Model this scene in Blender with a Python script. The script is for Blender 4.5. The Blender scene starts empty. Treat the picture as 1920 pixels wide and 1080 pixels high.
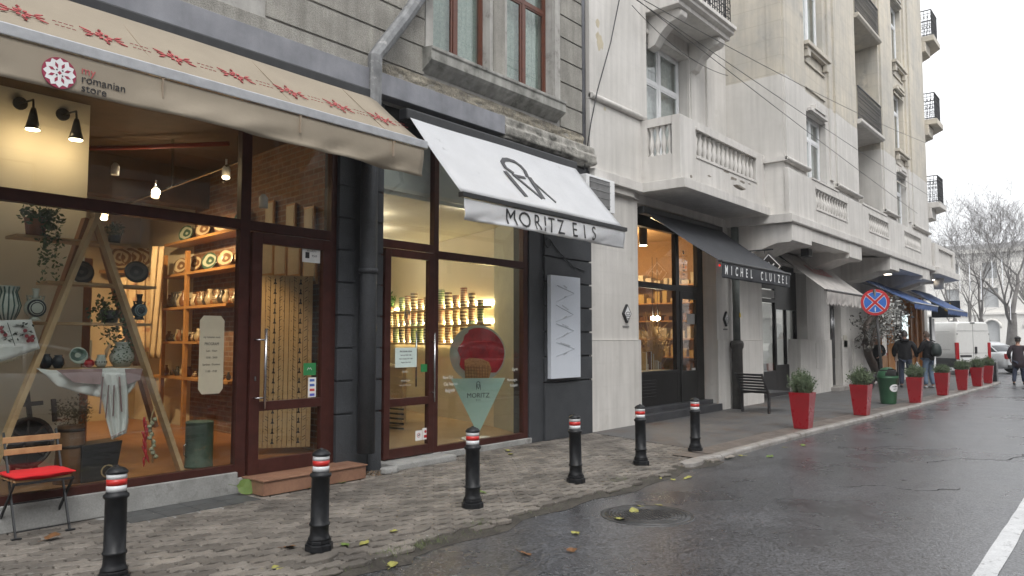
import bpy, bmesh, math, random
from mathutils import Vector, Matrix, noise
random.seed(7)
R = math.radians
sc = bpy.context.scene
C = sc.collection
# ---------------------------------------------------------------- camera
F, VX, HY, CAMH = 1420.0, 2120.0, 637.0, 1.6
vX = Vector((VX-960, 540-HY, -F)).normalized()
vZ = Vector((0, F, 540-HY)).normalized()
vY = vZ.cross(vX)
MW = Matrix((vX, vY, vZ))
cam = bpy.data.objects.new('camera', bpy.data.cameras.new('camera'))
C.objects.link(cam)
cam.data.sensor_width = 36
cam.data.lens = 36*F/1920
cam.data.clip_start = 0.05
cam.data.clip_end = 1500
cam.matrix_world = Matrix.Translation((0, 0, CAMH)) @ MW.to_4x4()
sc.camera = cam
# ---------------------------------------------------------------- sky, sun, exposure
SUN_EL, SUN_AZ = 52, 215          # soft overcast sun, behind and left of the camera
w = bpy.data.worlds.new('World'); sc.world = w; w.use_nodes = True
nt = w.node_tree; nt.nodes.clear()
sky = nt.nodes.new('ShaderNodeTexSky'); sky.sky_type = 'NISHITA'; sky.sun_disc = False
sky.sun_elevation = R(SUN_EL); sky.sun_rotation = R(SUN_AZ)
sky.air_density = 1.0; sky.dust_density = 6.0; sky.ozone_density = 1.0
hs = nt.nodes.new('ShaderNodeHueSaturation'); hs.inputs['Saturation'].default_value = 0.10
mixc = nt.nodes.new('ShaderNodeMix'); mixc.data_type = 'RGBA'
mixc.inputs[0].default_value = 0.65; mixc.inputs[7].default_value = (9.0, 9.15, 9.4, 1)   # even cloud deck
bg = nt.nodes.new('ShaderNodeBackground'); bg.inputs['Strength'].default_value = 0.10
wo = nt.nodes.new('ShaderNodeOutputWorld')
nt.links.new(sky.outputs[0], hs.inputs['Color'])
nt.links.new(hs.outputs[0], mixc.inputs[6])
nt.links.new(mixc.outputs[2], bg.inputs['Color'])
nt.links.new(bg.outputs[0], wo.inputs['Surface'])
sl = bpy.data.lights.new('sun', 'SUN'); sl.energy = 0.7; sl.angle = R(25); sl.color = (1, .97, .93)
so = bpy.data.objects.new('sun', sl); C.objects.link(so)
sd = Vector((math.sin(R(SUN_AZ))*math.cos(R(SUN_EL)), math.cos(R(SUN_AZ))*math.cos(R(SUN_EL)), math.sin(R(SUN_EL))))
so.rotation_euler = sd.to_track_quat('Z', 'Y').to_euler(); so.location = (0, -10, 30)
sc.view_settings.view_transform = 'Standard'; sc.view_settings.look = 'None'
sc.view_settings.exposure = 1.1; sc.view_settings.gamma = 1
sc.cycles.transparent_max_bounces = 24
sc.cycles.max_bounces = 6
sc.cycles.use_denoising = True
sc.cycles.sample_clamp_indirect = 4
# ---------------------------------------------------------------- pixel helpers (1920x1080 photo pixels -> world)
def ray(px, py): return MW @ Vector((px-960, 540-py, -F))
def at(px, py, Y):
    d = ray(px, py); return Vector((0, 0, CAMH)) + d*(Y/d.y)
def atz(px, py, z=0.0):
    d = ray(px, py); return Vector((0, 0, CAMH)) + d*((z-CAMH)/d.z)
def atx(px, py, X):
    d = ray(px, py); return Vector((0, 0, CAMH)) + d*(X/d.x)
def atp(px, py, p0, n):
    d = ray(px, py); o = Vector((0, 0, CAMH)); return o + d*((Vector(p0)-o).dot(n)/d.dot(n))
# ---------------------------------------------------------------- materials
MATS = {}
def new_mat(name):
    m = bpy.data.materials.new(name); m.use_nodes = True
    n = m.node_tree; n.nodes.clear(); return m, n
def rgb(c): return (c[0], c[1], c[2], 1)
def mat(name, c1, c2=None, scale=6, rough=.6, r2=None, bump=0, bscale=60, metal=0, spec=.5, fine=0, streak=0, joints=None, trans=0, coat=0, cont=(.35, .65), dirt=None, island=0):
    """procedural surface: two-tone noise, optional fine speckle, vertical streaks, joints, dirt patches"""
    if name in MATS: return MATS[name]
    m, n = new_mat(name); L = n.links.new; N = n.nodes.new
    out = N('ShaderNodeOutputMaterial'); b = N('ShaderNodeBsdfPrincipled')
    b.inputs['Metallic'].default_value = metal; b.inputs['Roughness'].default_value = rough
    b.inputs['Specular IOR Level'].default_value = spec
    b.inputs['Coat Weight'].default_value = coat
    tc = N('ShaderNodeTexCoord'); co = tc.outputs['Object']
    if c2 is None: c2 = tuple(x*.88 for x in c1)
    nz = N('ShaderNodeTexNoise'); nz.inputs['Scale'].default_value = scale; nz.inputs['Detail'].default_value = 8; nz.inputs['Roughness'].default_value = .62
    L(co, nz.inputs['Vector'])
    cr = N('ShaderNodeValToRGB'); cr.color_ramp.elements[0].position = cont[0]; cr.color_ramp.elements[1].position = cont[1]
    cr.color_ramp.elements[0].color = rgb(c1); cr.color_ramp.elements[1].color = rgb(c2)
    L(nz.outputs['Fac'], cr.inputs['Fac']); col = cr.outputs['Color']
    def mul(col, fac, a, bb):
        mp = N('ShaderNodeMapRange'); mp.inputs['To Min'].default_value = a; mp.inputs['To Max'].default_value = bb
        mp.inputs['From Min'].default_value = .3; mp.inputs['From Max'].default_value = .7
        L(fac, mp.inputs['Value'])
        v = N('ShaderNodeVectorMath'); v.operation = 'SCALE'; L(col, v.inputs[0]); L(mp.outputs[0], v.inputs['Scale'])
        return v.outputs[0]
    if streak:
        mg = N('ShaderNodeMapping'); mg.inputs['Scale'].default_value = (5, 5, .35); L(co, mg.inputs['Vector'])
        ns = N('ShaderNodeTexNoise'); ns.inputs['Scale'].default_value = 1.6; ns.inputs['Detail'].default_value = 7; L(mg.outputs[0], ns.inputs['Vector'])
        col = mul(col, ns.outputs['Fac'], 1-streak, 1+streak*.4)
    if fine:
        nf = N('ShaderNodeTexNoise'); nf.inputs['Scale'].default_value = bscale; nf.inputs['Detail'].default_value = 3; L(co, nf.inputs['Vector'])
        col = mul(col, nf.outputs['Fac'], 1-fine, 1+fine)
    if island:
        gi = N('ShaderNodeNewGeometry')
        mp = N('ShaderNodeMapRange'); mp.inputs['To Min'].default_value = 1-island; mp.inputs['To Max'].default_value = 1+island
        L(gi.outputs['Random Per Island'], mp.inputs['Value'])
        v = N('ShaderNodeVectorMath'); v.operation = 'SCALE'; L(col, v.inputs[0]); L(mp.outputs[0], v.inputs['Scale']); col = v.outputs[0]
    if dirt:
        dc, amount, ds = dirt
        nd = N('ShaderNodeTexNoise'); nd.inputs['Scale'].default_value = ds; nd.inputs['Detail'].default_value = 9; nd.inputs['Roughness'].default_value = .7
        L(co, nd.inputs['Vector'])
        rr = N('ShaderNodeValToRGB'); rr.color_ramp.elements[0].position = .62-amount; rr.color_ramp.elements[1].position = .74-amount*.6
        rr.color_ramp.elements[0].color = (0, 0, 0, 1); rr.color_ramp.elements[1].color = (1, 1, 1, 1)
        L(nd.outputs['Fac'], rr.inputs['Fac'])
        mx = N('ShaderNodeMix'); mx.data_type = 'RGBA'; mx.inputs[7].default_value = rgb(dc)
        L(rr.outputs['Color'], mx.inputs[0]); L(col, mx.inputs[6]); col = mx.outputs[2]
    bumps = []
    if joints:
        sp, off, wd, depth = joints
        sx = N('ShaderNodeSeparateXYZ'); L(tc.outputs['Object'], sx.inputs[0])
        a = N('ShaderNodeMath'); a.operation = 'ADD'; a.inputs[1].default_value = off; L(sx.outputs['Z'], a.inputs[0])
        d = N('ShaderNodeMath'); d.operation = 'DIVIDE'; d.inputs[1].default_value = sp; L(a.outputs[0], d.inputs[0])
        fr = N('ShaderNodeMath'); fr.operation = 'FRACT'; L(d.outputs[0], fr.inputs[0])
        lt = N('ShaderNodeMath'); lt.operation = 'LESS_THAN'; lt.inputs[1].default_value = wd/sp; L(fr.outputs[0], lt.inputs[0])
        mx = N('ShaderNodeMix'); mx.data_type = 'RGBA'; mx.inputs[7].default_value = rgb(tuple(x*depth for x in c1))
        L(lt.outputs[0], mx.inputs[0]); L(col, mx.inputs[6]); col = mx.outputs[2]
    L(col, b.inputs['Base Color'])
    if r2 is not None:
        mp = N('ShaderNodeMapRange'); mp.inputs['From Min'].default_value = .35; mp.inputs['From Max'].default_value = .65
        mp.inputs['To Min'].default_value = rough; mp.inputs['To Max'].default_value = r2
        L(nz.outputs['Fac'], mp.inputs['Value']); L(mp.outputs[0], b.inputs['Roughness'])
    if bump:
        nb = N('ShaderNodeTexNoise'); nb.inputs['Scale'].default_value = bscale; nb.inputs['Detail'].default_value = 5; L(co, nb.inputs['Vector'])
        bp = N('ShaderNodeBump'); bp.inputs['Strength'].default_value = min(1, bump*20); bp.inputs['Distance'].default_value = bump*.012
        L(nb.outputs['Fac'], bp.inputs['Height']); L(bp.outputs[0], b.inputs['Normal'])
    sh = b.outputs[0]
    if trans:
        t = N('ShaderNodeBsdfTranslucent'); L(col, t.inputs['Color'])
        ms = N('ShaderNodeMixShader'); ms.inputs[0].default_value = trans
        L(b.outputs[0], ms.inputs[1]); L(t.outputs[0], ms.inputs[2]); sh = ms.outputs[0]
    L(sh, out.inputs['Surface'])
    MATS[name] = m; return m
def emis(name, c, s):
    if name in MATS: return MATS[name]
    m, n = new_mat(name); o = n.nodes.new('ShaderNodeOutputMaterial'); e = n.nodes.new('ShaderNodeEmission')
    e.inputs['Color'].default_value = rgb(c); e.inputs['Strength'].default_value = s
    n.links.new(e.outputs[0], o.inputs['Surface']); MATS[name] = m; return m
def glass(name, tint=(.93, .95, .94), boost=1.0, rough=0.0, frost=0.0):
    if name in MATS: return MATS[name]
    m, n = new_mat(name); L = n.links.new; N = n.nodes.new
    o = N('ShaderNodeOutputMaterial'); t = N('ShaderNodeBsdfTransparent'); g = N('ShaderNodeBsdfGlossy')
    t.inputs['Color'].default_value = rgb(tint); g.inputs['Roughness'].default_value = rough
    lw = N('ShaderNodeLayerWeight'); lw.inputs['Blend'].default_value = .5      # Schlick reflectance, same from either side of the pane
    pw = N('ShaderNodeMath'); pw.operation = 'POWER'; pw.inputs[1].default_value = 5; L(lw.outputs['Facing'], pw.inputs[0])
    mu = N('ShaderNodeMath'); mu.operation = 'MULTIPLY_ADD'; mu.inputs[1].default_value = .95*boost; mu.inputs[2].default_value = .045*boost; mu.use_clamp = True
    L(pw.outputs[0], mu.inputs[0])
    mx = N('ShaderNodeMixShader'); L(mu.outputs[0], mx.inputs[0]); L(t.outputs[0], mx.inputs[1]); L(g.outputs[0], mx.inputs[2])
    sh = mx.outputs[0]
    if frost:
        d = N('ShaderNodeBsdfDiffuse'); d.inputs['Color'].default_value = rgb(tint)
        m2 = N('ShaderNodeMixShader'); m2.inputs[0].default_value = frost
        L(sh, m2.inputs[1]); L(d.outputs[0], m2.inputs[2]); sh = m2.outputs[0]
    L(sh, o.inputs['Surface']); MATS[name] = m; return m
def brickmat(name, c1, c2, cm, bw=.24, bh=.075, rough=.8, axis='XZ', mort=.01, bump=.5):
    if name in MATS: return MATS[name]
    m, n = new_mat(name); L = n.links.new; N = n.nodes.new
    o = N('ShaderNodeOutputMaterial'); b = N('ShaderNodeBsdfPrincipled'); b.inputs['Roughness'].default_value = rough
    tc = N('ShaderNodeTexCoord'); sx = N('ShaderNodeSeparateXYZ'); cx = N('ShaderNodeCombineXYZ')
    L(tc.outputs['Object'], sx.inputs[0]); L(sx.outputs[axis[0]], cx.inputs['X']); L(sx.outputs[axis[1]], cx.inputs['Y'])
    k = N('ShaderNodeTexBrick'); k.inputs['Scale'].default_value = 1; k.inputs['Brick Width'].default_value = bw; k.inputs['Row Height'].default_value = bh
    k.inputs['Mortar Size'].default_value = mort; k.inputs['Color1'].default_value = rgb(c1); k.inputs['Color2'].default_value = rgb(c2); k.inputs['Mortar'].default_value = rgb(cm)
    L(cx.outputs[0], k.inputs['Vector'])
    nz = N('ShaderNodeTexNoise'); nz.inputs['Scale'].default_value = 9; L(tc.outputs['Object'], nz.inputs['Vector'])
    mp = N('ShaderNodeMapRange'); mp.inputs['To Min'].default_value = .55; mp.inputs['To Max'].default_value = 1.4; L(nz.outputs['Fac'], mp.inputs['Value'])
    v = N('ShaderNodeVectorMath'); v.operation = 'SCALE'; L(k.outputs['Color'], v.inputs[0]); L(mp.outputs[0], v.inputs['Scale'])
    L(v.outputs[0], b.inputs['Base Color'])
    bp = N('ShaderNodeBump'); bp.inputs['Strength'].default_value = bump; bp.inputs['Distance'].default_value = .01; bp.invert = True
    L(k.outputs['Fac'], bp.inputs['Height']); L(bp.outputs[0], b.inputs['Normal'])
    L(b.outputs[0], o.inputs['Surface']); MATS[name] = m; return m
# ---------------------------------------------------------------- mesh builder
def wloc(o):
    v = Vector((0, 0, 0))
    while o is not None: v += o.location; o = o.parent
    return v
class MB:
    def __init__(s): s.v = []; s.f = []; s.sm = []
    def add(s, vs, fs, smooth=False):
        k = len(s.v); s.v += [tuple(p) for p in vs]
        for f in fs: s.f.append(tuple(k+i for i in f)); s.sm.append(smooth)
        return s
    def box(s, x0, x1, y0, y1, z0, z1):
        vs = [(x, y, z) for z in (z0, z1) for y in (y0, y1) for x in (x0, x1)]
        return s.add(vs, [(0, 2, 3, 1), (4, 5, 7, 6), (0, 1, 5, 4), (2, 6, 7, 3), (0, 4, 6, 2), (1, 3, 7, 5)])
    def obox(s, c, u, v, n, a, b, d):
        """oriented box: centre c, half sizes a,b,d along u,v,n"""
        c = Vector(c); u = Vector(u).normalized()*a; v = Vector(v).normalized()*b; n = Vector(n).normalized()*d
        vs = [c+i*u+j*v+k*n for k in (-1, 1) for j in (-1, 1) for i in (-1, 1)]
        return s.add(vs, [(0, 2, 3, 1), (4, 5, 7, 6), (0, 1, 5, 4), (2, 6, 7, 3), (0, 4, 6, 2), (1, 3, 7, 5)])
    def bar(s, p, q, w_, h_, up=(0, 0, 1)):
        p = Vector(p); q = Vector(q); d = q-p; L_ = d.length; d.normalize(); up = Vector(up)
        if abs(d.dot(up)) > .98: up = Vector((0, 1, 0))
        sd_ = d.cross(up).normalized(); u2 = sd_.cross(d)
        return s.obox((p+q)/2, d, sd_, u2, L_/2, w_/2, h_/2)
    def tube(s, pts, r, n=8, smooth=True, caps=True):
        pts = [Vector(p) for p in pts]; rs = r if isinstance(r, (list, tuple)) else [r]*len(pts)
        k = len(s.v); pd = None
        ref = None
        for i, p in enumerate(pts):
            d = (pts[min(i+1, len(pts)-1)]-pts[max(i-1, 0)])
            if d.length < 1e-9: d = Vector((0, 0, 1))
            d.normalize()
            if ref is None:
                ref = Vector((0, 0, 1)) if abs(d.z) < .9 else Vector((1, 0, 0))
            a = d.cross(ref)
            if a.length < 1e-5: a = d.cross(Vector((0, 1, 0)))
            a.normalize(); b = a.cross(d).normalized(); ref = b if False else ref
            for j in range(n):
                t = 2*math.pi*j/n; s.v.append(tuple(p+(a*math.cos(t)+b*math.sin(t))*rs[i]))
        for i in range(len(pts)-1):
            for j in range(n):
                s.f.append((k+i*n+j, k+i*n+(j+1) % n, k+(i+1)*n+(j+1) % n, k+(i+1)*n+j)); s.sm.append(smooth)
        if caps:
            s.f.append(tuple(k+j for j in range(n-1, -1, -1))); s.sm.append(False)
            m_ = k+(len(pts)-1)*n; s.f.append(tuple(m_+j for j in range(n))); s.sm.append(False)
        return s
    def lathe(s, c, prof, n=20, ax=(0, 0, 1), smooth=True):
        """prof: list of (radius, height) along axis ax from point c"""
        c = Vector(c); ax = Vector(ax).normalized()
        a = ax.cross(Vector((0, 1, 0)) if abs(ax.y) < .9 else Vector((1, 0, 0))).normalized(); b = ax.cross(a)
        k = len(s.v)
        for (r, h) in prof:
            for j in range(n):
                t = 2*math.pi*j/n; s.v.append(tuple(c+ax*h+(a*math.cos(t)+b*math.sin(t))*max(r, 1e-4)))
        for i in range(len(prof)-1):
            for j in range(n):
                s.f.append((k+i*n+j, k+i*n+(j+1) % n, k+(i+1)*n+(j+1) % n, k+(i+1)*n+j)); s.sm.append(smooth)
        s.f.append(tuple(k+j for j in range(n-1, -1, -1))); s.sm.append(False)
        m_ = k+(len(prof)-1)*n; s.f.append(tuple(m_+j for j in range(n))); s.sm.append(False)
        return s
    def prism(s, poly, o, u, v, n, t):
        """extrude 2-D polygon (a,b) in plane o,u,v by t along n"""
        o = Vector(o); u = Vector(u); v = Vector(v); n = Vector(n)
        k = len(poly)
        vs = [o+u*a+v*b for a, b in poly]+[o+u*a+v*b+n*t for a, b in poly]
        fs = [tuple(range(k)), tuple(range(2*k-1, k-1, -1))]+[(i, i+k, (i+1) % k+k, (i+1) % k) for i in range(k)]
        return s.add(vs, fs)
    def grid(s, fn, nu, nv, smooth=True, thick=0, nrm=None):
        k = len(s.v)
        P = [[Vector(fn(i/nu, j/nv)) for i in range(nu+1)] for j in range(nv+1)]
        for row in P:
            for p in row: s.v.append(tuple(p))
        for j in range(nv):
            for i in range(nu):
                a = k+j*(nu+1)+i; s.f.append((a, a+1, a+nu+2, a+nu+1)); s.sm.append(smooth)
        if thick:
            o_ = Vector(nrm)*thick; k2 = len(s.v)
            for row in P:
                for p in row: s.v.append(tuple(p+o_))
            for j in range(nv):
                for i in range(nu):
                    a = k2+j*(nu+1)+i; s.f.append((a, a+nu+1, a+nu+2, a+1)); s.sm.append(smooth)
            rim = [i for i in range(nu+1)]+[j*(nu+1)+nu for j in range(1, nv+1)]+[nv*(nu+1)+i for i in range(nu-1, -1, -1)]+[j*(nu+1) for j in range(nv-1, 0, -1)]
            for a, b in zip(rim, rim[1:]+rim[:1]): s.f.append((k+a, k2+a, k2+b, k+b)); s.sm.append(False)
        return s
    def build(s, name, m, parent=None, local=False, bevel=0, fix=True, rough=0):
        me = bpy.data.meshes.new(name)
        off = Vector((0, 0, 0)) if (local or parent is None) else wloc(parent)
        me.from_pydata([tuple(Vector(p)-off) for p in s.v], [], s.f); me.update()
        for i, p in enumerate(me.polygons): p.use_smooth = s.sm[i]
        if bevel or fix:
            bm = bmesh.new(); bm.from_mesh(me)
            if fix: bmesh.ops.recalc_face_normals(bm, faces=bm.faces)
            if bevel:
                es = [e for e in bm.edges if len(e.link_faces) == 2 and e.calc_face_angle(0) > .6]
                bmesh.ops.bevel(bm, geom=es, offset=bevel, segments=2, affect='EDGES', clamp_overlap=True, profile=.6)
            bm.to_mesh(me); bm.free()
        me.materials.append(m)
        o = bpy.data.objects.new(name, me); C.objects.link(o)
        if parent is not None: o.parent = parent
        return o
def tag(o, label=None, cat=None, group=None, kind=None):
    if label: o['label'] = label
    if cat: o['category'] = cat
    if group: o['group'] = group
    if kind: o['kind'] = kind
    return o
def thing(name, label, cat, loc=(0, 0, 0), rz=0, group=None):
    o = bpy.data.objects.new(name, None); C.objects.link(o); o.empty_display_size = .2
    o.location = loc; o.rotation_euler = (0, 0, rz); return tag(o, label, cat, group)
def copy_tree(o, parent=None):
    c = o.copy(); C.objects.link(c); c.parent = parent
    for ch in list(o.children): copy_tree(ch, c)
    return c
def B(name, m, parent, *boxes, bevel=0, local=False):
    q = MB()
    for b in boxes: q.box(*b)
    return q.build(name, m, parent, bevel=bevel, local=local)
def text(s, size, o, u, v, m, parent, name='lettering', ext=.003, sx=1, align='CENTER', bold=0, space=1.0, local=False, line=1.0):
    cu = bpy.data.curves.new('t', 'FONT'); cu.body = s; cu.size = size; cu.align_x = align; cu.align_y = 'CENTER'
    cu.extrude = ext; cu.offset = bold; cu.space_character = space; cu.resolution_u = 3; cu.space_line = line
    ob = bpy.data.objects.new('t', cu); C.objects.link(ob)
    me = bpy.data.meshes.new_from_object(ob); bpy.data.objects.remove(ob); bpy.data.curves.remove(cu)
    o = Vector(o); u = Vector(u).normalized(); v = Vector(v).normalized(); n = u.cross(v)
    off = Vector((0, 0, 0)) if (local or parent is None) else wloc(parent)
    for p in me.vertices: q = p.co.copy(); p.co = o+u*q.x*sx+v*q.y+n*q.z-off
    me.name = name; me.materials.clear(); me.materials.append(m)
    ob = bpy.data.objects.new(name, me); C.objects.link(ob)
    if parent: ob.parent = parent
    return ob
def each(name, m, parent, boxes, bevel=0):
    for b in boxes: B(name, m, parent, b, bevel=bevel)
UX, UZ, NF = Vector((1, 0, 0)), Vector((0, 0, 1)), Vector((0, -1, 0))
def stroke(mb, pts, wd, o, u, v, n, t=.004):
    """polyline strokes as little flat bars in plane o,u,v"""
    for a, b in zip(pts, pts[1:]):
        pa = Vector(o)+Vector(u)*a[0]+Vector(v)*a[1]; pb = Vector(o)+Vector(u)*b[0]+Vector(v)*b[1]
        d = (pb-pa); L_ = d.length
        if L_ < 1e-6: continue
        d.normalize(); mb.obox((pa+pb)/2+Vector(n)*t/2, d, Vector(n).cross(d), n, L_/2+wd*.2, wd/2, t/2)
ORD = ['first', 'second', 'third', 'fourth', 'fifth', 'sixth', 'seventh', 'eighth', 'ninth', 'tenth', 'eleventh', 'twelfth', 'thirteenth', 'fourteenth', 'fifteenth', 'sixteenth', 'seventeenth', 'eighteenth']
# palette
M_black = mat('black_paint', (.018, .019, .021), (.028, .029, .031), rough=.35, scale=12)
M_cast = mat('cast_iron_paint', (.009, .0095, .011), (.017, .018, .02), rough=.33, r2=.5, scale=20, bump=.02, bscale=90, spec=.28, dirt=((.05, .048, .045), -.03, 14))
M_white = mat('white_paint', (.75, .75, .75), (.66, .67, .68), rough=.5)
M_red = mat('red_paint', (.42, .012, .015), (.36, .01, .014), rough=.3, scale=5)
M_steel = mat('brushed_steel', (.55, .55, .56), (.42, .42, .43), rough=.25, metal=1, scale=30)
M_zinc = mat('zinc_sheet', (.27, .275, .30), (.19, .195, .215), rough=.42, r2=.6, metal=.35, scale=2, streak=.12, dirt=((.17, .17, .18), -.02, 5))
M_glass = glass('window_glass', boost=1.25)
M_wood = mat('pine_wood', (.46, .27, .13), (.34, .18, .08), rough=.5, scale=9)
M_dark = mat('dark_void', (.012, .012, .012), rough=.9)
M_paper = mat('paper', (.72, .72, .7), rough=.7)
# ================================================================ SETTING: ground, road, pavement
ZR = -0.05
M_asph = mat('wet_road_asphalt', (.050, .051, .055), (.078, .080, .087), scale=.6, rough=.23, r2=.36, bump=.25, bscale=48, fine=.95, spec=1.0, dirt=((.07, .068, .066), -.02, 3.1))
M_walk = mat('pavement_asphalt', (.075, .075, .078), (.105, .103, .1), scale=1.6, rough=.5, r2=.7, bump=.25, bscale=120, fine=.2, dirt=((.085, .062, .048), .10, .9))
M_paver = mat('concrete_paver', (.195, .175, .152), (.085, .075, .065), scale=1.5, rough=.55, r2=.8, bump=.2, bscale=70, fine=.16, dirt=((.23, .22, .205), .02, 5), island=.3)
M_dirt = mat('gutter_dirt', (.060, .053, .043), (.030, .026, .021), scale=5, rough=.85, bump=.6, bscale=50, fine=.3)
M_kerb = mat('granite_kerb', (.30, .285, .27), (.19, .175, .16), scale=4, rough=.5, r2=.7, bump=.1, bscale=60, fine=.12, dirt=((.13, .11, .095), .06, 4))
M_strip = mat('brown_paving_strip', (.165, .14, .125), (.105, .09, .08), scale=2.5, rough=.35, r2=.6, bump=.1, bscale=60, fine=.12)
tag(B('ground', mat('ground_tarmac', (.05, .05, .052), (.08, .08, .082), rough=.7, scale=.3), None, (-300, 700, -400, 400, -.5, -.11)), kind='structure')
q = MB(); q.add([(-12, -9, ZR), (140, -9, ZR), (140, 60, ZR), (37, 60, ZR), (37, 4.9, ZR), (-12, 4.9, ZR)], [(0, 1, 2, 3, 4, 5)])
tag(q.build('road', M_asph, None, fix=False), kind='structure')
# painted lane line, worn edges
q = MB(); lx = -2; random.seed(3)
zt = [(-3+i*.35) for i in range(190)]
top = [(x, .93+random.uniform(-.006, .006), ZR+.004) for x in zt]; bot = [(x, .79+random.uniform(-.006, .006), ZR+.004) for x in zt]
n_ = len(zt); q.add(top+bot, [(i, i+1, n_+i+1, n_+i) for i in range(n_-1)])
tag(q.build('lane_line', mat('worn_road_paint', (.62, .63, .64), (.5, .51, .52), rough=.45, scale=5, fine=.1, dirt=((.12, .12, .125), .045, 14)), None, fix=False), kind='structure')
random.seed(101)
for pts in ([(20.5, 3.7), (20.8, 3.1), (21.0, 2.2), (21.5, 1.2), (22.5, .2), (24, -1.2)], [(9.0, 2.6), (9.4, 2.3), (9.3, 1.9), (9.8, 1.5)], [(11.5, 2.2), (12.2, 1.9), (12.4, 1.4), (13.4, 1.2), (13.6, .9)], [(12.2, 3.2), (12.9, 3.0), (13.2, 2.6)]):
    q = MB(); P = []
    for (a, b), (c, d) in zip(pts, pts[1:]):
        for k in range(8): t = k/8; P.append((a+(c-a)*t+random.gauss(0, .018), b+(d-b)*t+random.gauss(0, .018)))
    up_, lo_ = [], []
    for i, (x, y) in enumerate(P): w_ = random.uniform(.002, .009); up_.append((x+w_, y+w_, ZR+.003)); lo_.append((x-w_, y-w_, ZR+.003))
    n_ = len(P); q.add(up_+lo_, [(i, i+1, n_+i+1, n_+i) for i in range(n_-1)]); tag(q.build('road_crack', M_dark, None, fix=False), kind='structure')
# kerb line (y as function of x)
KP = [(9.6, 4.42), (11.5, 4.42), (13.9, 4.36), (17.1, 4.2), (21.4, 4.03), (24.8, 3.97), (27.7, 3.92), (30.3, 3.86), (33.2, 3.82)]
def ky(x):
    if x <= KP[0][0]: return KP[0][1]
    for (a, b), (c, d) in zip(KP, KP[1:]):
        if x <= c: return b+(d-b)*(x-a)/(c-a)
    return KP[-1][1]
# under-pavement slab and dirt margin
q = MB(); q.add([(-12, 4.6, -.022), (11.4, 4.6, -.022), (11.4, 9, -.022), (-12, 9, -.022)], [(0, 1, 2, 3)])
def dy(x): return 4.42+.05*math.sin(x*2.3)+.04*math.sin(x*5.7+1)-(.12 if x < 4 else 0)
xs = [-3+i*.12 for i in range(108)]
vs = [(x, dy(x)-.10+.03*noise.noise((x*3, 0, 0)), ZR+.003) for x in xs]+[(x, dy(x)+.12, -.018) for x in xs]+[(x, 4.75, -.02) for x in xs]
n_ = len(xs); q.add(vs, [(i, i+1, n_+i+1, n_+i) for i in range(n_-1)]+[(n_+i, n_+i+1, 2*n_+i+1, 2*n_+i) for i in range(n_-1)])
tag(q.build('gutter', M_dirt, None, fix=False), kind='structure')
# interlocking pavers, real stones
random.seed(11)
q = MB(); LB, WB = .235, .118
def zig(n_, amp): return [0, amp, -amp, amp, 0] if n_ == 4 else [0, amp, 0]
row = 0; y = 4.36
while y < 7.42:
    x = 0.9+(row % 2)*LB/2
    while x < 11.25:
        cx, cy = x+LB/2, y+WB/2
        wedge = 11.25-(7.3-cy)*.33
        edge = dy(cx)+random.uniform(0, .06)
        if cx < wedge and cy > edge and not (3.1 < cx < 4.42 and 6.83 < cy < 7.35):
            a = .017; g = .0078
            pts = []
            for t, o_ in zip((0, .25, .5, .75), (0, a, 0, -a)): pts.append((x+g+(LB-2*g)*t, y+g+o_))
            for t, o_ in zip((0, .33, .66), (0, -a*.7, a*.7)): pts.append((x+LB-g+o_, y+g+(WB-2*g)*t))
            for t, o_ in zip((1, .75, .5, .25), (0, -a, 0, a)): pts.append((x+g+(LB-2*g)*t, y+WB-g+o_))
            for t, o_ in zip((1, .66, .33), (0, a*.7, -a*.7)): pts.append((x+g+o_, y+g+(WB-2*g)*t))
            near = max(0, 1-(cy-edge)/.35)
            h = .008*noise.noise((cx*1.3, cy*1.3, 0))+random.uniform(-.002, .002)-near*.012*random.random()
            tx, ty = random.gauss(0, .008+.03*near), random.gauss(0, .008+.04*near)
            rot = random.gauss(0, .01+.06*near)
            P = []
            for (px, py) in pts:
                ux, uy = px-cx, py-cy
                px2, py2 = cx+ux*math.cos(rot)-uy*math.sin(rot), cy+ux*math.sin(rot)+uy*math.cos(rot)
                P.append((px2, py2, h+tx*ux+ty*uy))
            n_ = len(P); c_ = (cx, cy)
            inner = [(c_[0]+(p[0]-c_[0])*.955, c_[1]+(p[1]-c_[1])*.93, p[2]) for p in P]
            outer = [(p[0], p[1], p[2]-.006) for p in P]; base = [(p[0], p[1], -.03) for p in P]
            fs = [tuple(range(n_))]+[(i, (i+1) % n_, n_+(i+1) % n_, n_+i) for i in range(n_)]+[(n_+i, n_+(i+1) % n_, 2*n_+(i+1) % n_, 2*n_+i) for i in range(n_)]
            q.add(inner+outer+base, fs)
        x += LB
    y += WB; row += 1
tag(q.build('paved_footpath', M_paver, None, fix=False), kind='structure')
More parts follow.
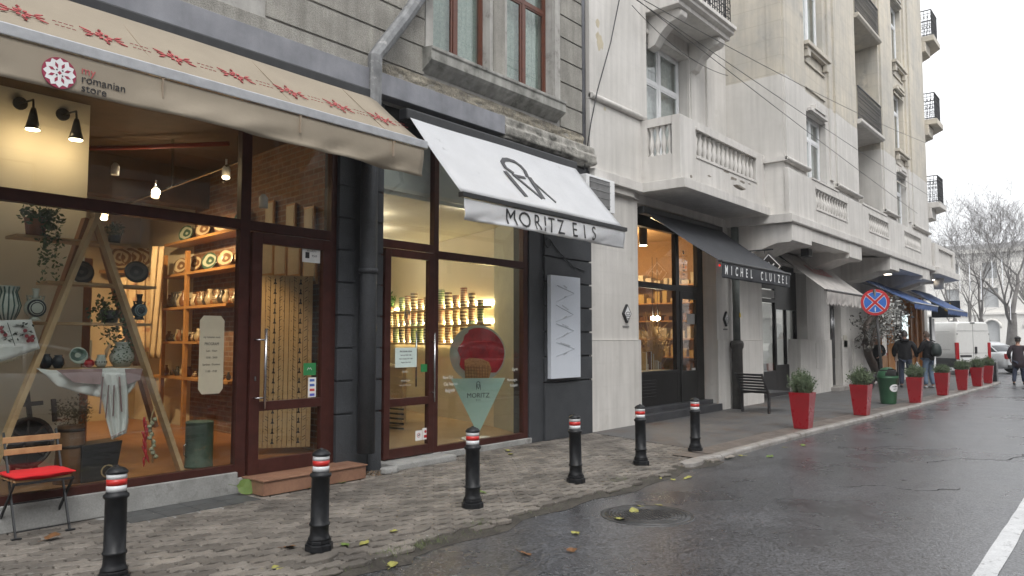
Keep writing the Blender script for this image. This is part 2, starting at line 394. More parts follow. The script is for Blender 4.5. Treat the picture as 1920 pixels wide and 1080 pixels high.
# asphalt pavement beyond
q = MB(); pl = [(11.22, 7.6, .006), (10.25, 4.6, .006)]+[(x, ky(x)+.52, .006) for x in [10.4, 11.5, 13, 15, 17, 19, 21.4, 24.8, 27.7, 30.3, 33]]+[(34.6, 4.9, .006), (35.6, 6, .006), (35.9, 9, .006), (35.9, 30, .006), (43, 30, .006), (43, 7.6, .006)]
pl = [(11.22, 7.7, .006), (10.25, 4.6, .006)]+[(x, ky(x)+.50, .006) for x in [10.4, 11.5, 13, 15, 17, 19, 21.4, 24.8, 27.7, 30.3, 33]]+[(34.3, 4.5, .006), (36.6, 5.2, .006), (38.0, 6.1, .006), (39.4, 8.1, .006), (40.1, 12, .006), (40.1, 40, .006), (39, 40, .006), (39, 7.7, .006)]
q.add(pl, [tuple(range(len(pl)))]); q.add([(p[0], p[1], -.06) for p in pl]+pl, [(i, (i+1) % len(pl), len(pl)+(i+1) % len(pl), len(pl)+i) for i in range(len(pl))])
tag(q.build('asphalt_footpath', M_walk, None), kind='structure')
ks = MB(); st = MB(); random.seed(5)
pth = [(9.55, 4.50), (10.0, 4.42)]; x = 10.95
while x < 33.0: pth.append((x, ky(x))); x += random.choice((.95, 1.0, 1.15))
pth += [(34.0, 3.88), (35.5, 4.15), (37.0, 4.75), (38.3, 5.6), (39.3, 6.7), (40.0, 8.0), (40.5, 9.8), (40.6, 12), (40.6, 20), (40.6, 40)]
for i, ((a, b), (c, d)) in enumerate(zip(pth, pth[1:])):
    p, r_ = Vector((a, b, 0)), Vector((c, d, 0)); e = (r_-p).normalized(); nn = Vector((-e.y, e.x, 0))
    g = .006; jz = random.uniform(-.006, .006) if i < 25 else 0
    p2, r2 = p+e*g, r_-e*g; W_ = .14
    zt = .022+jz
    prof = [(0, -.12), (0, zt-.03), (.008, zt-.012), (.03, zt), (W_, zt), (W_, -.12)]
    A_ = [p2+nn*u_+Vector((0, 0, z_)) for u_, z_ in prof]; B_ = [r2+nn*u_+Vector((0, 0, z_)) for u_, z_ in prof]
    m_ = len(prof); ks.add(A_+B_, [tuple(range(m_)), tuple(range(2*m_-1, m_-1, -1))]+[(k, (k+1) % m_, m_+(k+1) % m_, m_+k) for k in range(m_)])
    zs = .014
    st.add([p+nn*(W_+.003)+Vector((0, 0, zs)), r_+nn*(W_+.003)+Vector((0, 0, zs)), r_+nn*.52+Vector((0, 0, zs)), p+nn*.52+Vector((0, 0, zs))], [(0, 1, 2, 3)])
tag(ks.build('kerb', M_kerb, None, bevel=.004), kind='structure')
tag(st.build('kerb_strip', M_strip, None, fix=False), kind='structure')

# ================================================================ GREY BUILDING
FY = 7.25
M_stucco = mat('grey_pebble_stucco', (.35, .335, .30), (.25, .24, .215), scale=2.5, rough=.9, bump=1.0, bscale=95, fine=.28, streak=.25, dirt=((.15, .145, .13), .0, 2.2))
M_surr = mat('pale_window_surround', (.42, .41, .385), (.32, .31, .29), scale=4, rough=.85, bump=.15, bscale=60, streak=.2, dirt=((.17, .16, .145), .06, 4))
M_sill = mat('weathered_concrete_sill', (.36, .355, .33), (.21, .21, .19), scale=3, rough=.85, bump=.3, bscale=50, streak=.35, dirt=((.09, .09, .08), .07, 3))
M_pier = mat('charcoal_painted_stucco', (.050, .054, .060), (.036, .039, .044), scale=3, rough=.6, bump=.5, bscale=75, fine=.18, dirt=((.10, .10, .10), -.02, 9))
M_frame = mat('brown_window_frame', (.060, .020, .016), (.042, .014, .011), spec=.3, rough=.35, scale=9)
M_woodfr = mat('chestnut_window_frame', (.13, .042, .022), (.09, .03, .017), rough=.4, scale=14, streak=.15)
M_conc = mat('grey_cement_base', (.30, .30, .29), (.21, .21, .2), scale=3, rough=.8, bump=.15, bscale=60, fine=.1, dirt=((.14, .135, .125), .05, 5))
gb = thing('grey_building', 'grey pebble stucco building with chestnut windows above two dark shopfronts', 'building', (5, 9, 0))
# upper wall: backing with openings for the two windows, then proud stucco courses
ZT = 13.0
O1, O2 = (7.18, 8.40), (8.80, 10.00)
WZ0, WZ1 = 5.50, 7.75
def wallrow(q, x0, x1, y0, y1, z0, z1, holes):
    """wall slab with rectangular holes [(xa,xb,za,zb)]"""
    xs = sorted({x0, x1, *[h[0] for h in holes], *[h[1] for h in holes]}); zs = sorted({z0, z1, *[h[2] for h in holes], *[h[3] for h in holes]})
    for i in range(len(xs)-1):
        run = None
        for j in range(len(zs)-1):
            mx, mz = (xs[i]+xs[i+1])/2, (zs[j]+zs[j+1])/2
            hole = any(h[0] < mx < h[1] and h[2] < mz < h[3] for h in holes)
            if hole:
                if run is not None: q.box(xs[i], xs[i+1], y0, y1, run, zs[j]); run = None
            elif run is None: run = zs[j]
        if run is not None: q.box(xs[i], xs[i+1], y0, y1, run, zs[-1])
q = MB(); up = []
holes = [(O1[0], O1[1], WZ0, WZ1), (O2[0], O2[1], WZ0, WZ1), (O1[0], O1[1], WZ0+4.2, WZ1+4.2), (O2[0], O2[1], WZ0+4.2, WZ1+4.2), (1.6, 2.8, WZ0, WZ1), (3.2, 4.4, WZ0, WZ1)]
wallrow(q, -6, 10.86, FY+.022, FY+.45, 4.60, ZT, holes)
q.build('wall', M_surr, gb)
q = MB(); random.seed(21)
zc = [4.97, 5.16]+[5.16+.388*i for i in range(1, 21)]
for a, b in zip(zc, zc[1:]):
    xr = [(-6, 1.45), (4.6, 7.02), (10.19, 10.84)] if b > 5.45 else [(-6, 10.84)]
    if a >= 7.9 and a < 9.3: xr = [(-6, 10.84)]
    for x0, x1 in xr: q.box(x0, x1, FY, FY+.06, a+.014, b-.014)
q.build('stucco_course', M_stucco, gb, bevel=.008)
for z0, z1 in ((WZ0, WZ1), (WZ0+4.2, WZ1+4.2)):
    B('window_pillar', M_stucco, gb, (8.47, 8.73, FY+.004, FY+.1, z0, z1))
# window surround margins
for zz in (0, 4.2):
    s = MB(); s.box(7.03, 7.17, FY-.012, FY+.3, WZ0+zz, WZ1+.15+zz); s.box(10.02, 10.17, FY-.012, FY+.3, WZ0+zz, WZ1+.15+zz); s.box(7.17, 10.02, FY-.010, FY+.3, WZ1+zz+.002, WZ1+.15+zz)
    s.build('window_surround', M_surr, gb, bevel=.006)
# the big sill
q = MB(); sy = FY-.19
q.prism([(FY+.02, 5.55), (sy, 5.53), (sy, 5.49), (sy+.02, 5.47), (sy+.02, 5.35), (sy+.06, 5.31), (FY-.06, 5.27), (FY+.02, 5.20)], (6.98, 0, 0), (0, 1, 0), (0, 0, 1), (1, 0, 0), 3.12)
q.build('window_sill', M_sill, gb, bevel=.006)
q = MB(); q.prism([(FY+.02, 9.75), (sy, 9.73), (sy, 9.6), (FY+.02, 9.45)], (6.98, 0, 0), (0, 1, 0), (0, 0, 1), (1, 0, 0), 3.12); q.build('window_sill', M_sill, gb)
M_curt = mat('net_curtain', (.46, .53, .49), (.33, .40, .37), rough=.9, scale=20, trans=.3)
M_room = mat('dim_room', (.10, .11, .105), (.07, .075, .07), rough=.9)
def wood_window(x0, x1, z0, z1, parent, y=FY+.17, fm=None, split=2, tz=.70, curtain=True, fw=.055, cm=None, lab=None):
    fm = fm or M_woodfr
    q = MB(); q.box(x0, x0+fw, y, y+.07, z0, z1); q.box(x1-fw, x1, y, y+.07, z0, z1); q.box(x0+fw, x1-fw, y, y+.07, z0, z0+fw); q.box(x0+fw, x1-fw, y, y+.07, z1-fw, z1)
    zt_ = z0+(z1-z0)*tz
    for i in range(1, split):
        xm = x0+(x1-x0)*i/split; q.box(xm-fw*.55, xm+fw*.55, y+.002, y+.068, z0+fw, z1-fw)
    q.box(x0+fw, x1-fw, y+.004, y+.066, zt_-fw/2, zt_+fw/2)
    # casement rails
    for i in range(split):
        xa = x0+(x1-x0)*i/split+fw*.7; xb = x0+(x1-x0)*(i+1)/split-fw*.7
        for za, zb in ((z0+fw*.8, zt_-fw*.4), (zt_+fw*.4, z1-fw*.8)):
            q.box(xa, xa+fw*.6, y+.012, y+.05, za, zb); q.box(xb-fw*.6, xb, y+.012, y+.05, za, zb); q.box(xa+fw*.6, xb-fw*.6, y+.012, y+.05, za, za+fw*.6); q.box(xa+fw*.6, xb-fw*.6, y+.012, y+.05, zb-fw*.6, zb)
    fr = q.build('window', fm, parent, bevel=.004)
    B('pane', M_glass, fr, (x0+fw, x1-fw, y+.028, y+.032, z0+fw, z1-fw))
    if curtain:
        c = MB()
        def fn(u, v): return (x0+(x1-x0)*u, y+.16+.018*math.sin(u*(x1-x0)*55)+.008*math.sin(u*31+1), z0+(z1-z0)*v)
        c.grid(fn, 60, 1); c.build('curtain', cm or M_curt, fr, fix=False)
    B('room_back', M_room, fr, (x0-.1, x1+.1, y+.75, y+.8, z0-.2, z1+.2))
    return fr
for zz in (0, 4.2):
    for o_ in (O1, O2): wood_window(o_[0], o_[1]+.0, WZ0+zz, WZ1+zz, gb)
for xa, xb in ((1.6, 2.8), (3.2, 4.4)): wood_window(xa, xb, WZ0, WZ1, gb)
# zinc fascia and its ruined concrete continuation
q = MB(); q.prism([(FY+.1, 4.975), (FY-.05, 4.955), (FY-.15, 4.93), (FY-.15, 4.66), (FY-.13, 4.65), (FY+.1, 4.65)], (-6, 0, 0), (0, 1, 0), (0, 0, 1), (1, 0, 0), 14.55)
q.build('fascia', M_zinc, gb, bevel=.004)
q = MB(); random.seed(9)
nx, prof = 40, [(FY+.1, 4.975), (FY-.06, 4.97), (FY-.13, 4.93), (FY-.13, 4.82), (FY-.17, 4.78), (FY-.17, 4.66), (FY-.12, 4.62), (FY+.1, 4.60)]
def led(u, v):
    i = v*(len(prof)-1); k = min(int(i), len(prof)-2); t = i-k
    yy = prof[k][0]+(prof[k+1][0]-prof[k][0])*t; zz = prof[k][1]+(prof[k+1][1]-prof[k][1])*t
    X = 8.56+u*(11.02-8.56); nn = noise.noise((X*3, v*6, 1))*.03+noise.noise((X*11, v*14, 3))*.012
    return (X, yy+(nn if 0 < v < 1 else 0), zz+nn*.5)
q.grid(led, 90, 28); q.add([led(1, v/28) for v in range(29)], [tuple(range(29))]); q.add([led(0, v/28) for v in range(29)], [tuple(range(29))])
q.build('cornice', mat('crumbling_cornice', (.38, .365, .33), (.20, .195, .175), scale=5, rough=.95, bump=1.2, bscale=40, streak=.3, dirt=((.07, .068, .06), .09, 5)), gb, fix=False)
# rough exposed strip above the fascia
def rough_strip(u, v):
    X = 6.1+u*4.74; return (X, FY-.012+.03*noise.noise((X*4, v*3, 5))+.012*noise.noise((X*16, v*9, 2)), 4.975+v*.17)
q = MB(); q.grid(rough_strip, 120, 8); q.build('bare_render', mat('bare_render', (.33, .30, .235), (.17, .155, .13), scale=7, rough=.95, bump=1.2, bscale=45, fine=.3), gb, fix=False)
# solid structure: lintel over shops, piers, party return
B('lintel', M_dark, gb, (-6, 10.9, FY+.02, FY+.4, 4.30, 4.60))  # near-black colour puts the dark void behind the awnings into the lintel
PIERS = [(5.64, 5.87), (6.12, 6.33)]
pq = MB(); 
for a, b in PIERS:
    z = 0.0
    for k in range(11):
        z2 = .72 if k == 0 else z+.39
        pq.box(a, b, FY, FY+.3, z if k == 0 else z+.012, min(z2, 4.45)-.012 if z2 < 4.4 else 4.6); z = z2
        if z > 4.4: break
pq.box(5.66, 6.31, FY+.02, FY+.32, 0, 4.62)
pq.build('pillar', M_pier, gb, bevel=.006)
pq = MB(); z = 0.0
pq.box(9.36, 11.06, FY+.03, FY+.35, 0, 4.62)
for k in range(11):
    z2 = .92 if k == 0 else z+.405
    pq.box(9.72, 11.08, FY-.012, FY+.1, z+(.0 if k == 0 else .013), min(z2-.013, 4.6)); z = z2
    if z > 4.3: break
pq.build('pillar', M_pier, gb, bevel=.008)
q = MB(); q.box(10.88, 11.04, FY+.06, FY+.5, 0, ZT)   # return between the two houses, its shade put into the dark colour
q.build('party_wall', mat('shade_toned_concrete', (.10, .10, .095), (.05, .05, .048), scale=4, rough=.9, bump=.3, streak=.3), gb)
# bottom plinth under shop windows
B('plinth', M_conc, gb, (-6, 4.40, FY+.02, FY+.3, 0, .225), (7.42, 9.40, FY+.01, FY+.3, 0, .085), (4.40, 5.64, FY+.03, FY+.3, 0, .16), (6.33, 7.42, FY+.03, FY+.3, 0, .09), bevel=.01)
# ---- shopfront glazing
GY = FY+.05
def shopfront(pieces, parent, name, m, y0=GY, y1=GY+.09):
    q = MB()
    for x0, x1, z0, z1 in pieces: q.box(x0, x1, y0, y1, z0, z1)
    return q.build(name, m, parent, bevel=.005)
TZ0, TZ1 = 2.775, 2.885
sf1 = shopfront([(-6, 4.38, .225, .30), (-6, 4.38, TZ0, TZ1), (4.38, 4.50, .16, 4.35), (5.56, 5.64, .16, 4.35), (-6, 4.38, 4.27, 4.35), (4.50, 5.56, TZ0+.0, TZ1), (4.50, 5.56, 4.27, 4.35), (1.2, 1.28, .3, TZ0), (-2.2, -2.12, .3, TZ0)], gb, 'shop_window', M_frame)
B('pane', M_glass, sf1, (-6, 4.38, GY+.04, GY+.046, .30, TZ0), (-6, 4.38, GY+.04, GY+.046, TZ1, 4.27), (4.5, 5.56, GY+.04, GY+.046, TZ1, 4.27))
def glazed_door(x0, x1, z0, z1, parent, fw=.12, mid=.86, gap=.0, y0=GY-.03):
    q = MB(); q.box(x0, x0+fw, y0, y0+.075, z0, z1); q.box(x1-fw, x1, y0, y0+.075, z0, z1)
    q.box(x0+fw, x1-fw, y0, y0+.075, z0, z0+fw*1.25); q.box(x0+fw, x1-fw, y0, y0+.075, z1-fw, z1); q.box(x0+fw, x1-fw, y0, y0+.075, mid-.05, mid+.05)
    d = q.build('shop_door', M_frame, parent, bevel=.006)
    B('pane', M_glass, d, (x0+fw, x1-fw, y0+.035, y0+.041, z0+fw, mid-.05), (x0+fw, x1-fw, y0+.035, y0+.041, mid+.05, z1-fw))
    return d
dr1 = glazed_door(4.515, 5.555, .17, 2.765, gb, mid=.885)
sf2 = shopfront([(7.28, 7.37, .085, 4.35), (9.24, 9.35, .085, 4.35), (6.33, 6.37, .09, 4.35), (7.37, 9.24, .085, .17), (7.37, 9.24, TZ0-.07, TZ1-.07), (7.37, 9.24, 4.27, 4.35), (6.37, 7.28, TZ0, TZ1), (6.37, 7.28, 4.27, 4.35)], gb, 'shop_window', M_frame)
B('pane', M_glass, sf2, (7.37, 9.24, GY+.04, GY+.046, .17, TZ0-.07), (7.37, 9.24, GY+.04, GY+.046, TZ1-.07, 4.27), (6.37, 7.28, GY+.04, GY+.046, TZ1, 4.27))
dr2 = glazed_door(6.385, 7.265, .10, 2.765, gb, fw=.10, mid=.80)
def pull(parent, x, z0, z1, y=GY-.03, back=True, r=.013):
    q = MB(); q.tube([(x, y-.06, z0), (x, y-.06, z1)], r, 10)
    for z in (z0+.12, z1-.12): q.tube([(x, y-.06, z), (x, y+.005, z)], .008, 8)
    return q.build('handle', M_steel, parent)
q = MB(); q.tube([(4.66, GY-.09, .86), (4.66, GY-.09, 1.72)], .014, 10)
for z in (.98, 1.60): q.tube([(4.66, GY-.09, z), (4.57, GY-.085, z), (4.56, GY-.02, z)], .009, 8)
q.build('handle', M_steel, dr1)
B('keyhole_plate', M_steel, dr1, (4.565, 4.585, GY-.034, GY-.03, 1.16, 1.21))
pull(dr2, 7.215, .78, 1.69)
q = MB(); q.tube([(7.02, GY+.06, .98), (7.02, GY+.06, 1.72)], .013, 10); q.build('handle', M_steel, dr2)
# stickers on the door glass (outer face)
M_green = mat('green_sticker', (.03, .22, .07), rough=.5); M_ink = mat('black_ink', (.015, .015, .018), rough=.5)
gy = GY-.03+.034
def sticker(parent, px0, py0, px1, py1, m, y=None, name='sticker'):
    y = gy if y is None else y
    a = at(px0, py0, y); b = at(px1, py1, y); return B(name, m, parent, (min(a.x, b.x), max(a.x, b.x), y-.0015, y, min(a.z, b.z), max(a.z, b.z)))
s1 = sticker(dr1, 567, 466, 600, 494, M_paper)
a = at(584, 480, gy); B('shield', M_ink, s1, (a.x-.085, a.x-.03, gy-.003, gy-.0016, a.z-.03, a.z+.04))
text('SECURITY', .03, (a.x, gy-.0017, a.z+.056), UX, UZ, M_ink, s1, ext=.0004); text('9569', .036, (a.x+.04, gy-.0017, a.z-.0), UX, UZ, M_ink, s1, ext=.0004)
s2 = sticker(dr1, 569, 681, 592, 703, M_green); a = at(580, 692, gy)
q = MB(); stroke(q, [(-.03, -.01), (-.015, .015), (0, .0), (.015, .015), (.03, -.01)], .006, (a.x, gy-.0017, a.z), UX, UZ, NF, .001); q.build('emblem', M_paper, s2)
s3 = sticker(dr1, 578, 708, 592, 744, M_paper)
for k, cc in enumerate(((.05, .12, .4), (.05, .1, .35), (.5, .05, .05), (.08, .1, .5))):
    a = at(585, 713+k*9, gy); B('card_logo', mat('card%d' % k, cc), s3, (a.x-.033, a.x+.033, gy-.003, gy-.0016, a.z-.014, a.z+.014))
s4 = sticker(dr2, 741, 652, 781, 688, mat('pale_mint_paper', (.62, .72, .68)), name='opening_hours_sign'); a = at(761, 670, gy)
for k, (t_, sz) in enumerate((('PROGRAM IARNA', .03), ('Luni - Joi: 12:00 - 21:00', .022), ('Vineri - Duminica: 12:00 - 22:00', .02), ('Program: 12:00 - 22:00', .02))):
    text(t_, sz, (a.x, gy-.0017, a.z+.075-.047*k), UX, UZ, M_ink, s4, ext=.0004, sx=.9, bold=.0006)
s5 = sticker(dr2, 789, 683, 801, 697, M_green)
s6 = sticker(dr2, 779, 808, 791, 825, M_paper); s7 = sticker(dr2, 792, 803, 803, 823, M_paper)
a = at(785, 816, gy); q = MB(); q.lathe((a.x, gy-.0016, a.z), [(.03, 0), (.03, .001)], 20, (0, -1, 0)); q.build('no_dogs_emblem', M_red, s6)
q = MB(); q.lathe((a.x, gy-.0028, a.z), [(.023, 0), (.023, .001)], 20, (0, -1, 0)); q.build('disc', M_paper, s6)
q = MB(); q.obox((a.x, gy-.0045, a.z), (1, 0, 0), (0, 0, 1), (0, 1, 0), .014, .007, .0004); q.obox((a.x+.01, gy-.0045, a.z+.009), (1, 0, 0), (0, 0, 1), (0, 1, 0), .006, .006, .0003); q.build('dog_shape', M_ink, s6)
a = at(797.5, 809, gy); q = MB(); q.lathe((a.x, gy-.0016, a.z), [(.02, 0), (.02, .001)], 20, (0, -1, 0)); q.lathe((a.x, gy-.0028, a.z), [(.001, 0), (.001, .001)], 8, (0, -1, 0)); q.build('no_smoking_emblem', M_red, s7)
a2 = at(797.5, 818, gy); B('red_note', M_red, s7, (a2.x-.028, a2.x+.028, gy-.003, gy-.0016, a2.z-.018, a2.z+.018))
# logo strokes (unit height 1, width ~1) used on awning, sign, door
LOGO = [[(-.5, -.02), (-.42, .5), (0, -.5), (.42, .5), (.5, -.5)], [(-.5, -.5), (-.42, .5)]]
def logo(o, u, v, n, h, m, parent, name='logo', wd=.09, t=.002, sh=1.0):
    q = MB(); o = Vector(o); u = Vector(u); v = Vector(v); s_ = h/1.55
    base = [(-.38, -.62), (-.30, .28), (0.02, -.5), (.33, .28), (.42, -.62)]
    stroke(q, [(a*s_, b*s_) for a, b in base], wd*s_, o, u, v, n, t)
    arc = [(.30*math.cos(k), .42+.42*math.sin(k)*1.0) for k in [math.pi*(-.12+1.24*i/18) for i in range(19)]]
    stroke(q, [(a*s_, b*s_) for a, b in arc], wd*s_*.95, o+Vector(n)*t*.3, u, v, n, t)
    stroke(q, [(-.3*s_, .27*s_), (.33*s_, .27*s_)], wd*s_*.8, o+Vector(n)*t*.6, u, v, n, t)
    return q.build(name, m, parent)
M_decal = mat('grey_glass_decal', (.10, .11, .10), rough=.5)
a = at(763, 590, gy); lg = logo((a.x, gy-.001, a.z+.02), UX, UZ, NF, .20, M_decal, dr2, 'door_decal')
a = at(763, 607, gy); text('MORITZ', .115, (a.x+.02, gy-.001, a.z), UX, UZ, M_decal, dr2, 'door_lettering', ext=.0005)
M_wdecal = mat('white_glass_decal', (.6, .62, .6), rough=.6)
for t_, px, py, sz in (('ADRESA', 760, 697, .03), ('MORITZ EIS', 760, 714, .03), ('www.moritzeis.com', 760, 722, .026)):
    a = at(px, py, gy); text(t_, sz, (a.x, gy-.001, a.z), UX, UZ, M_wdecal, dr2, 'white_lettering', ext=.0003)
gw = GY+.039
for t_, px, py in (('Novi Sad', 838, 708), ('Cluj Napoca', 843, 720), ('Belgrade', 842, 732)):
    a = at(px, py, gw); text(t_, .068, (a.x+.02, gw-.001, a.z), UX, UZ, M_wdecal, sf2, 'white_lettering', ext=.0003, sx=.8)
for t_, px, py in (('Zagreb', 970, 692), ('Montenegro', 965, 712), ('Budapest', 968, 722)):
    a = at(px, py, gw); text(t_, .06, (a.x-.06, gw-.001, a.z), UX, UZ, M_wdecal, sf2, 'white_lettering', ext=.0003, sx=.8)
# notice sheets on first shop window (inside face)
a = at(394, 665, GY+.06); hw, hh = .135, .40
oct_ = [(-hw, -hh+.05), (-hw+.04, -hh), (hw-.04, -hh), (hw, -hh+.05), (hw, hh-.05), (hw-.04, hh), (-hw+.04, hh), (-hw, hh-.05)]
q = MB(); q.prism(oct_, (a.x, GY+.034, a.z), UX, UZ, NF, .002)
pn = q.build('octagonal_notice', mat('cream_notice', (.60, .55, .42), (.55, .5, .38), trans=.35), sf1)
for k, t_ in enumerate(('my romanian store', 'PROGRAM', 'Luni - Vineri', '10:00 - 20:00', 'Sambata - Duminica', '11:00 - 19:00')):
    text(t_, .030 if k != 1 else .042, (a.x, GY+.0315, a.z+.18-.07*k), UX, UZ, M_ink, pn, ext=.0004, sx=.8)
# cable coil and loose cable on right pillar
gbx = MB(); a = at(1028, 455, FY-.03)
pts = [a+Vector((.09*math.cos(t*.9), -.0, .08*math.sin(t*.9))) for t in range(16)]+[at(1040, 462, FY-.03), at(1060, 485, FY-.03), at(1075, 500, FY-.03), at(1097, 508, FY-.03)]
gbx.tube(pts, .009, 6); gbx.build('loose_cable', M_pier, gb)
# ================================================================ CREAM BUILDING
M_cream = mat('cream_painted_render', (.61, .59, .56), (.53, .513, .483), scale=1.2, rough=.75, bump=.06, bscale=70, streak=.13, joints=(.41, .05, .005, .80), dirt=((.47, .45, .41), .02, 2.2))
M_cream2 = mat('cream_render_plain', (.62, .60, .57), (.535, .515, .485), scale=1.2, rough=.75, bump=.06, bscale=70, streak=.15, dirt=((.40, .37, .33), -.01, 4))
M_old = mat('weathered_render', (.58, .53, .44), (.43, .41, .37), scale=.8, rough=.85, bump=.1, bscale=60, streak=.15, joints=(.41, .05, .008, .6), dirt=((.26, .255, .24), .03, 1.3))
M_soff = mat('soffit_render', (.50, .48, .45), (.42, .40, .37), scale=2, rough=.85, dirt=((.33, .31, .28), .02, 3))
M_bframe = mat('black_joinery', (.010, .0095, .0095), (.016, .015, .015), spec=.3, rough=.35, scale=8)
M_wfr = mat('white_window_frame', (.74, .75, .76), (.66, .67, .68), rough=.4)
M_wcurt = mat('white_curtain', (.72, .73, .72), (.55, .57, .57), rough=.9, scale=12, trans=.3)
M_iron = mat('wrought_iron', (.02, .02, .022), (.03, .03, .032), rough=.5)
cb = thing('cream_building', 'long cream rendered corner building with bay fronts and balustraded balconies', 'building', (24, 9, 0))
WY = 7.3
B2Z = 19.0
# ground floor piers
q = MB()
wallrow(q, 11.08, 28.6, WY, WY+.5, 0, 4.42, [(12.80, 16.35, 0, 4.25), (19.12, 22.6, 0, 3.7), (24.75, 25.95, 0, 3.3)])
q.box(28.6, 30.2, WY, WY+.5, 0, 4.42); q.box(30.2, 39.6, WY+.02, WY+.5, 3.5, 4.42); q.box(33.35, 34.2, WY, WY+.5, 0, 3.5); q.box(38.9, 39.6, WY, WY+.5, 0, 3.5)
q.build('wall', M_cream, cb)
wl = []   # proud wainscot
for x0, x1 in ((11.10, 12.84), (16.33, 18.98), (21.9, 24.80), (25.93, 26.6), (27.2, 28.9)): wl.append((x0, x1, WY-.03, WY+.01, 0, 1.585))
for x0, x1 in ((11.10, 12.82), (16.34, 19.0), (21.92, 24.78)): B('wainscot_cap', M_cream2, cb, (x0, x1, WY-.034, WY+.01, 1.587, 1.60))
each('wainscot', M_cream, cb, wl, .008)
B('low_wall', M_cream2, cb, (21.88, 22.62, WY+.0, WY+.33, 0, 1.62))
# side return at x=41
B('end_wall', M_cream, cb, (39.1, 39.6, WY+.5, 20, 0, B2Z))
# rotten foot of the wall, fuse boxes
q = MB(); q.box(23.2, 23.9, WY-.045, WY-.03, .75, 1.5); q.build('meter_cover', M_cream2, cb, bevel=.004)
B('doorbell_panel', mat('beige_plastic', (.55, .53, .46)), cb, (26.1, 26.5, WY-.03, WY, 1.35, 1.75), bevel=.004)
# upper wall left of the bay
q = MB()
wallrow(q, 11.06, 17.2, WY, WY+.5, 4.42, B2Z, [(13.22, 15.05, 4.6, 7.75), (13.22, 15.05, 8.4, 11.6), (13.22, 15.05, 12.4, 15.4)])
q.box(11.06, 13.12, WY-.06, WY, 5.99, B2Z); q.box(11.06, 13.0, WY-.06, WY, 4.60, 5.86)
q.box(15.12, 15.5, WY-.06, WY, 4.6, B2Z); q.box(15.95, 16.2, WY-.05, WY, 4.6, B2Z)
q.build('wall', M_cream, cb)
q = MB(); q.tube([(11.06, WY-.085, 5.925), (13.0, WY-.085, 5.925)], .055, 10); q.box(11.06, 13.0, WY-.07, WY, 5.87, 5.985); q.build('string_moulding', M_cream2, cb)
for z0, z1 in ((4.6, 7.75), (8.4, 11.6), (12.4, 15.4)):
    wood_window(13.24, 15.03, z0, z1, cb, y=WY+.20, fm=M_wfr, tz=.74, fw=.07, cm=M_wcurt)
q = MB(); q.box(15.06, 15.12, WY-.03, WY-.001, 4.6, 7.76); q.box(13.22, 15.12, WY-.03, WY-.001, 7.762, 7.85); q.build('window_moulding', M_cream2, cb)
# ledge running into the first balcony
PB = 6.40     # balcony parapet plane
LP = 6.25     # balcony ledge plane
q = MB(); q.prism([(11.04, WY+.1), (11.04, WY-.17), (12.72, WY-.17), (12.72, LP), (17.15, LP), (17.15, WY+.1)], (0, 0, 4.42), (1, 0, 0), (0, 1, 0), (0, 0, 1), .185)
q.build('ledge', M_cream2, cb, bevel=.01)
q = MB(); q.prism([(11.06, WY+.1), (11.06, WY-.10), (12.5, WY-.10), (12.62, WY-.05), (12.84, WY-.02), (12.84, WY+.1)], (0, 0, 4.30), (1, 0, 0), (0, 1, 0), (0, 0, 1), .12)
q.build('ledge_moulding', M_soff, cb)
def baluster(mb, x, y, z0, z1, r=.062):
    h = z1-z0; mb.lathe((x, y, z0), [(r*.95, 0), (r*.95, .05*h), (r*.55, .10*h), (r*.62, .18*h), (r*1.0, .36*h), (r*.92, .48*h), (r*.5, .68*h), (r*.42, .82*h), (r*.75, .88*h), (r*.75, .92*h), (r*.9, .94*h), (r*.9, h)], 12)
def parapet(x0, x1, y, z0, z1, ops, oz0, oz1, depth=.18, m=None, nb=None):
    """parapet along x with balustrade openings; balusters are parts"""
    q = MB(); wallrow(q, x0, x1, y, y+depth, z0, z1, [(a, b, oz0, oz1) for a, b in ops])
    p = q.build('parapet', m or M_cream2, cb, bevel=.008)
    for a, b in ops: B('handrail_moulding', M_cream2, p, (a-.0, b, y-.022, y+.03, oz1-.028, oz1+.02), (a, b, y-.02, y+.03, oz0-.02, oz0+.03))
    for a, b in ops:
        n_ = max(3, int((b-a)/.215)); st_ = (b-a)/n_
        for k in range(n_):
            g = MB(); baluster(g, a+st_*(k+.5), y+depth*.5, oz0, oz1-.028); g.build('baluster', M_cream2, p)
    return p
pz1 = 5.86
parapet(12.86, 17.12, PB, 4.605, pz1, [(13.52, 16.6)], 5.15, 5.72)
q = MB(); 
for (y0, y1, z0, z1) in ((PB+.18, 6.58, 4.605, pz1), (7.1, WY, 4.605, pz1), (6.58, 7.1, 4.605, 5.12), (6.58, 7.1, 5.70, pz1)): q.box(12.86, 13.03, y0, y1, z0, z1)
sp_ = q.build('parapet', M_cream2, cb, bevel=.006)
for k in range(4):
    g = MB(); baluster(g, 12.94, 6.65+.13*k, 5.12, 5.70, .055); g.build('baluster', M_cream2, sp_)
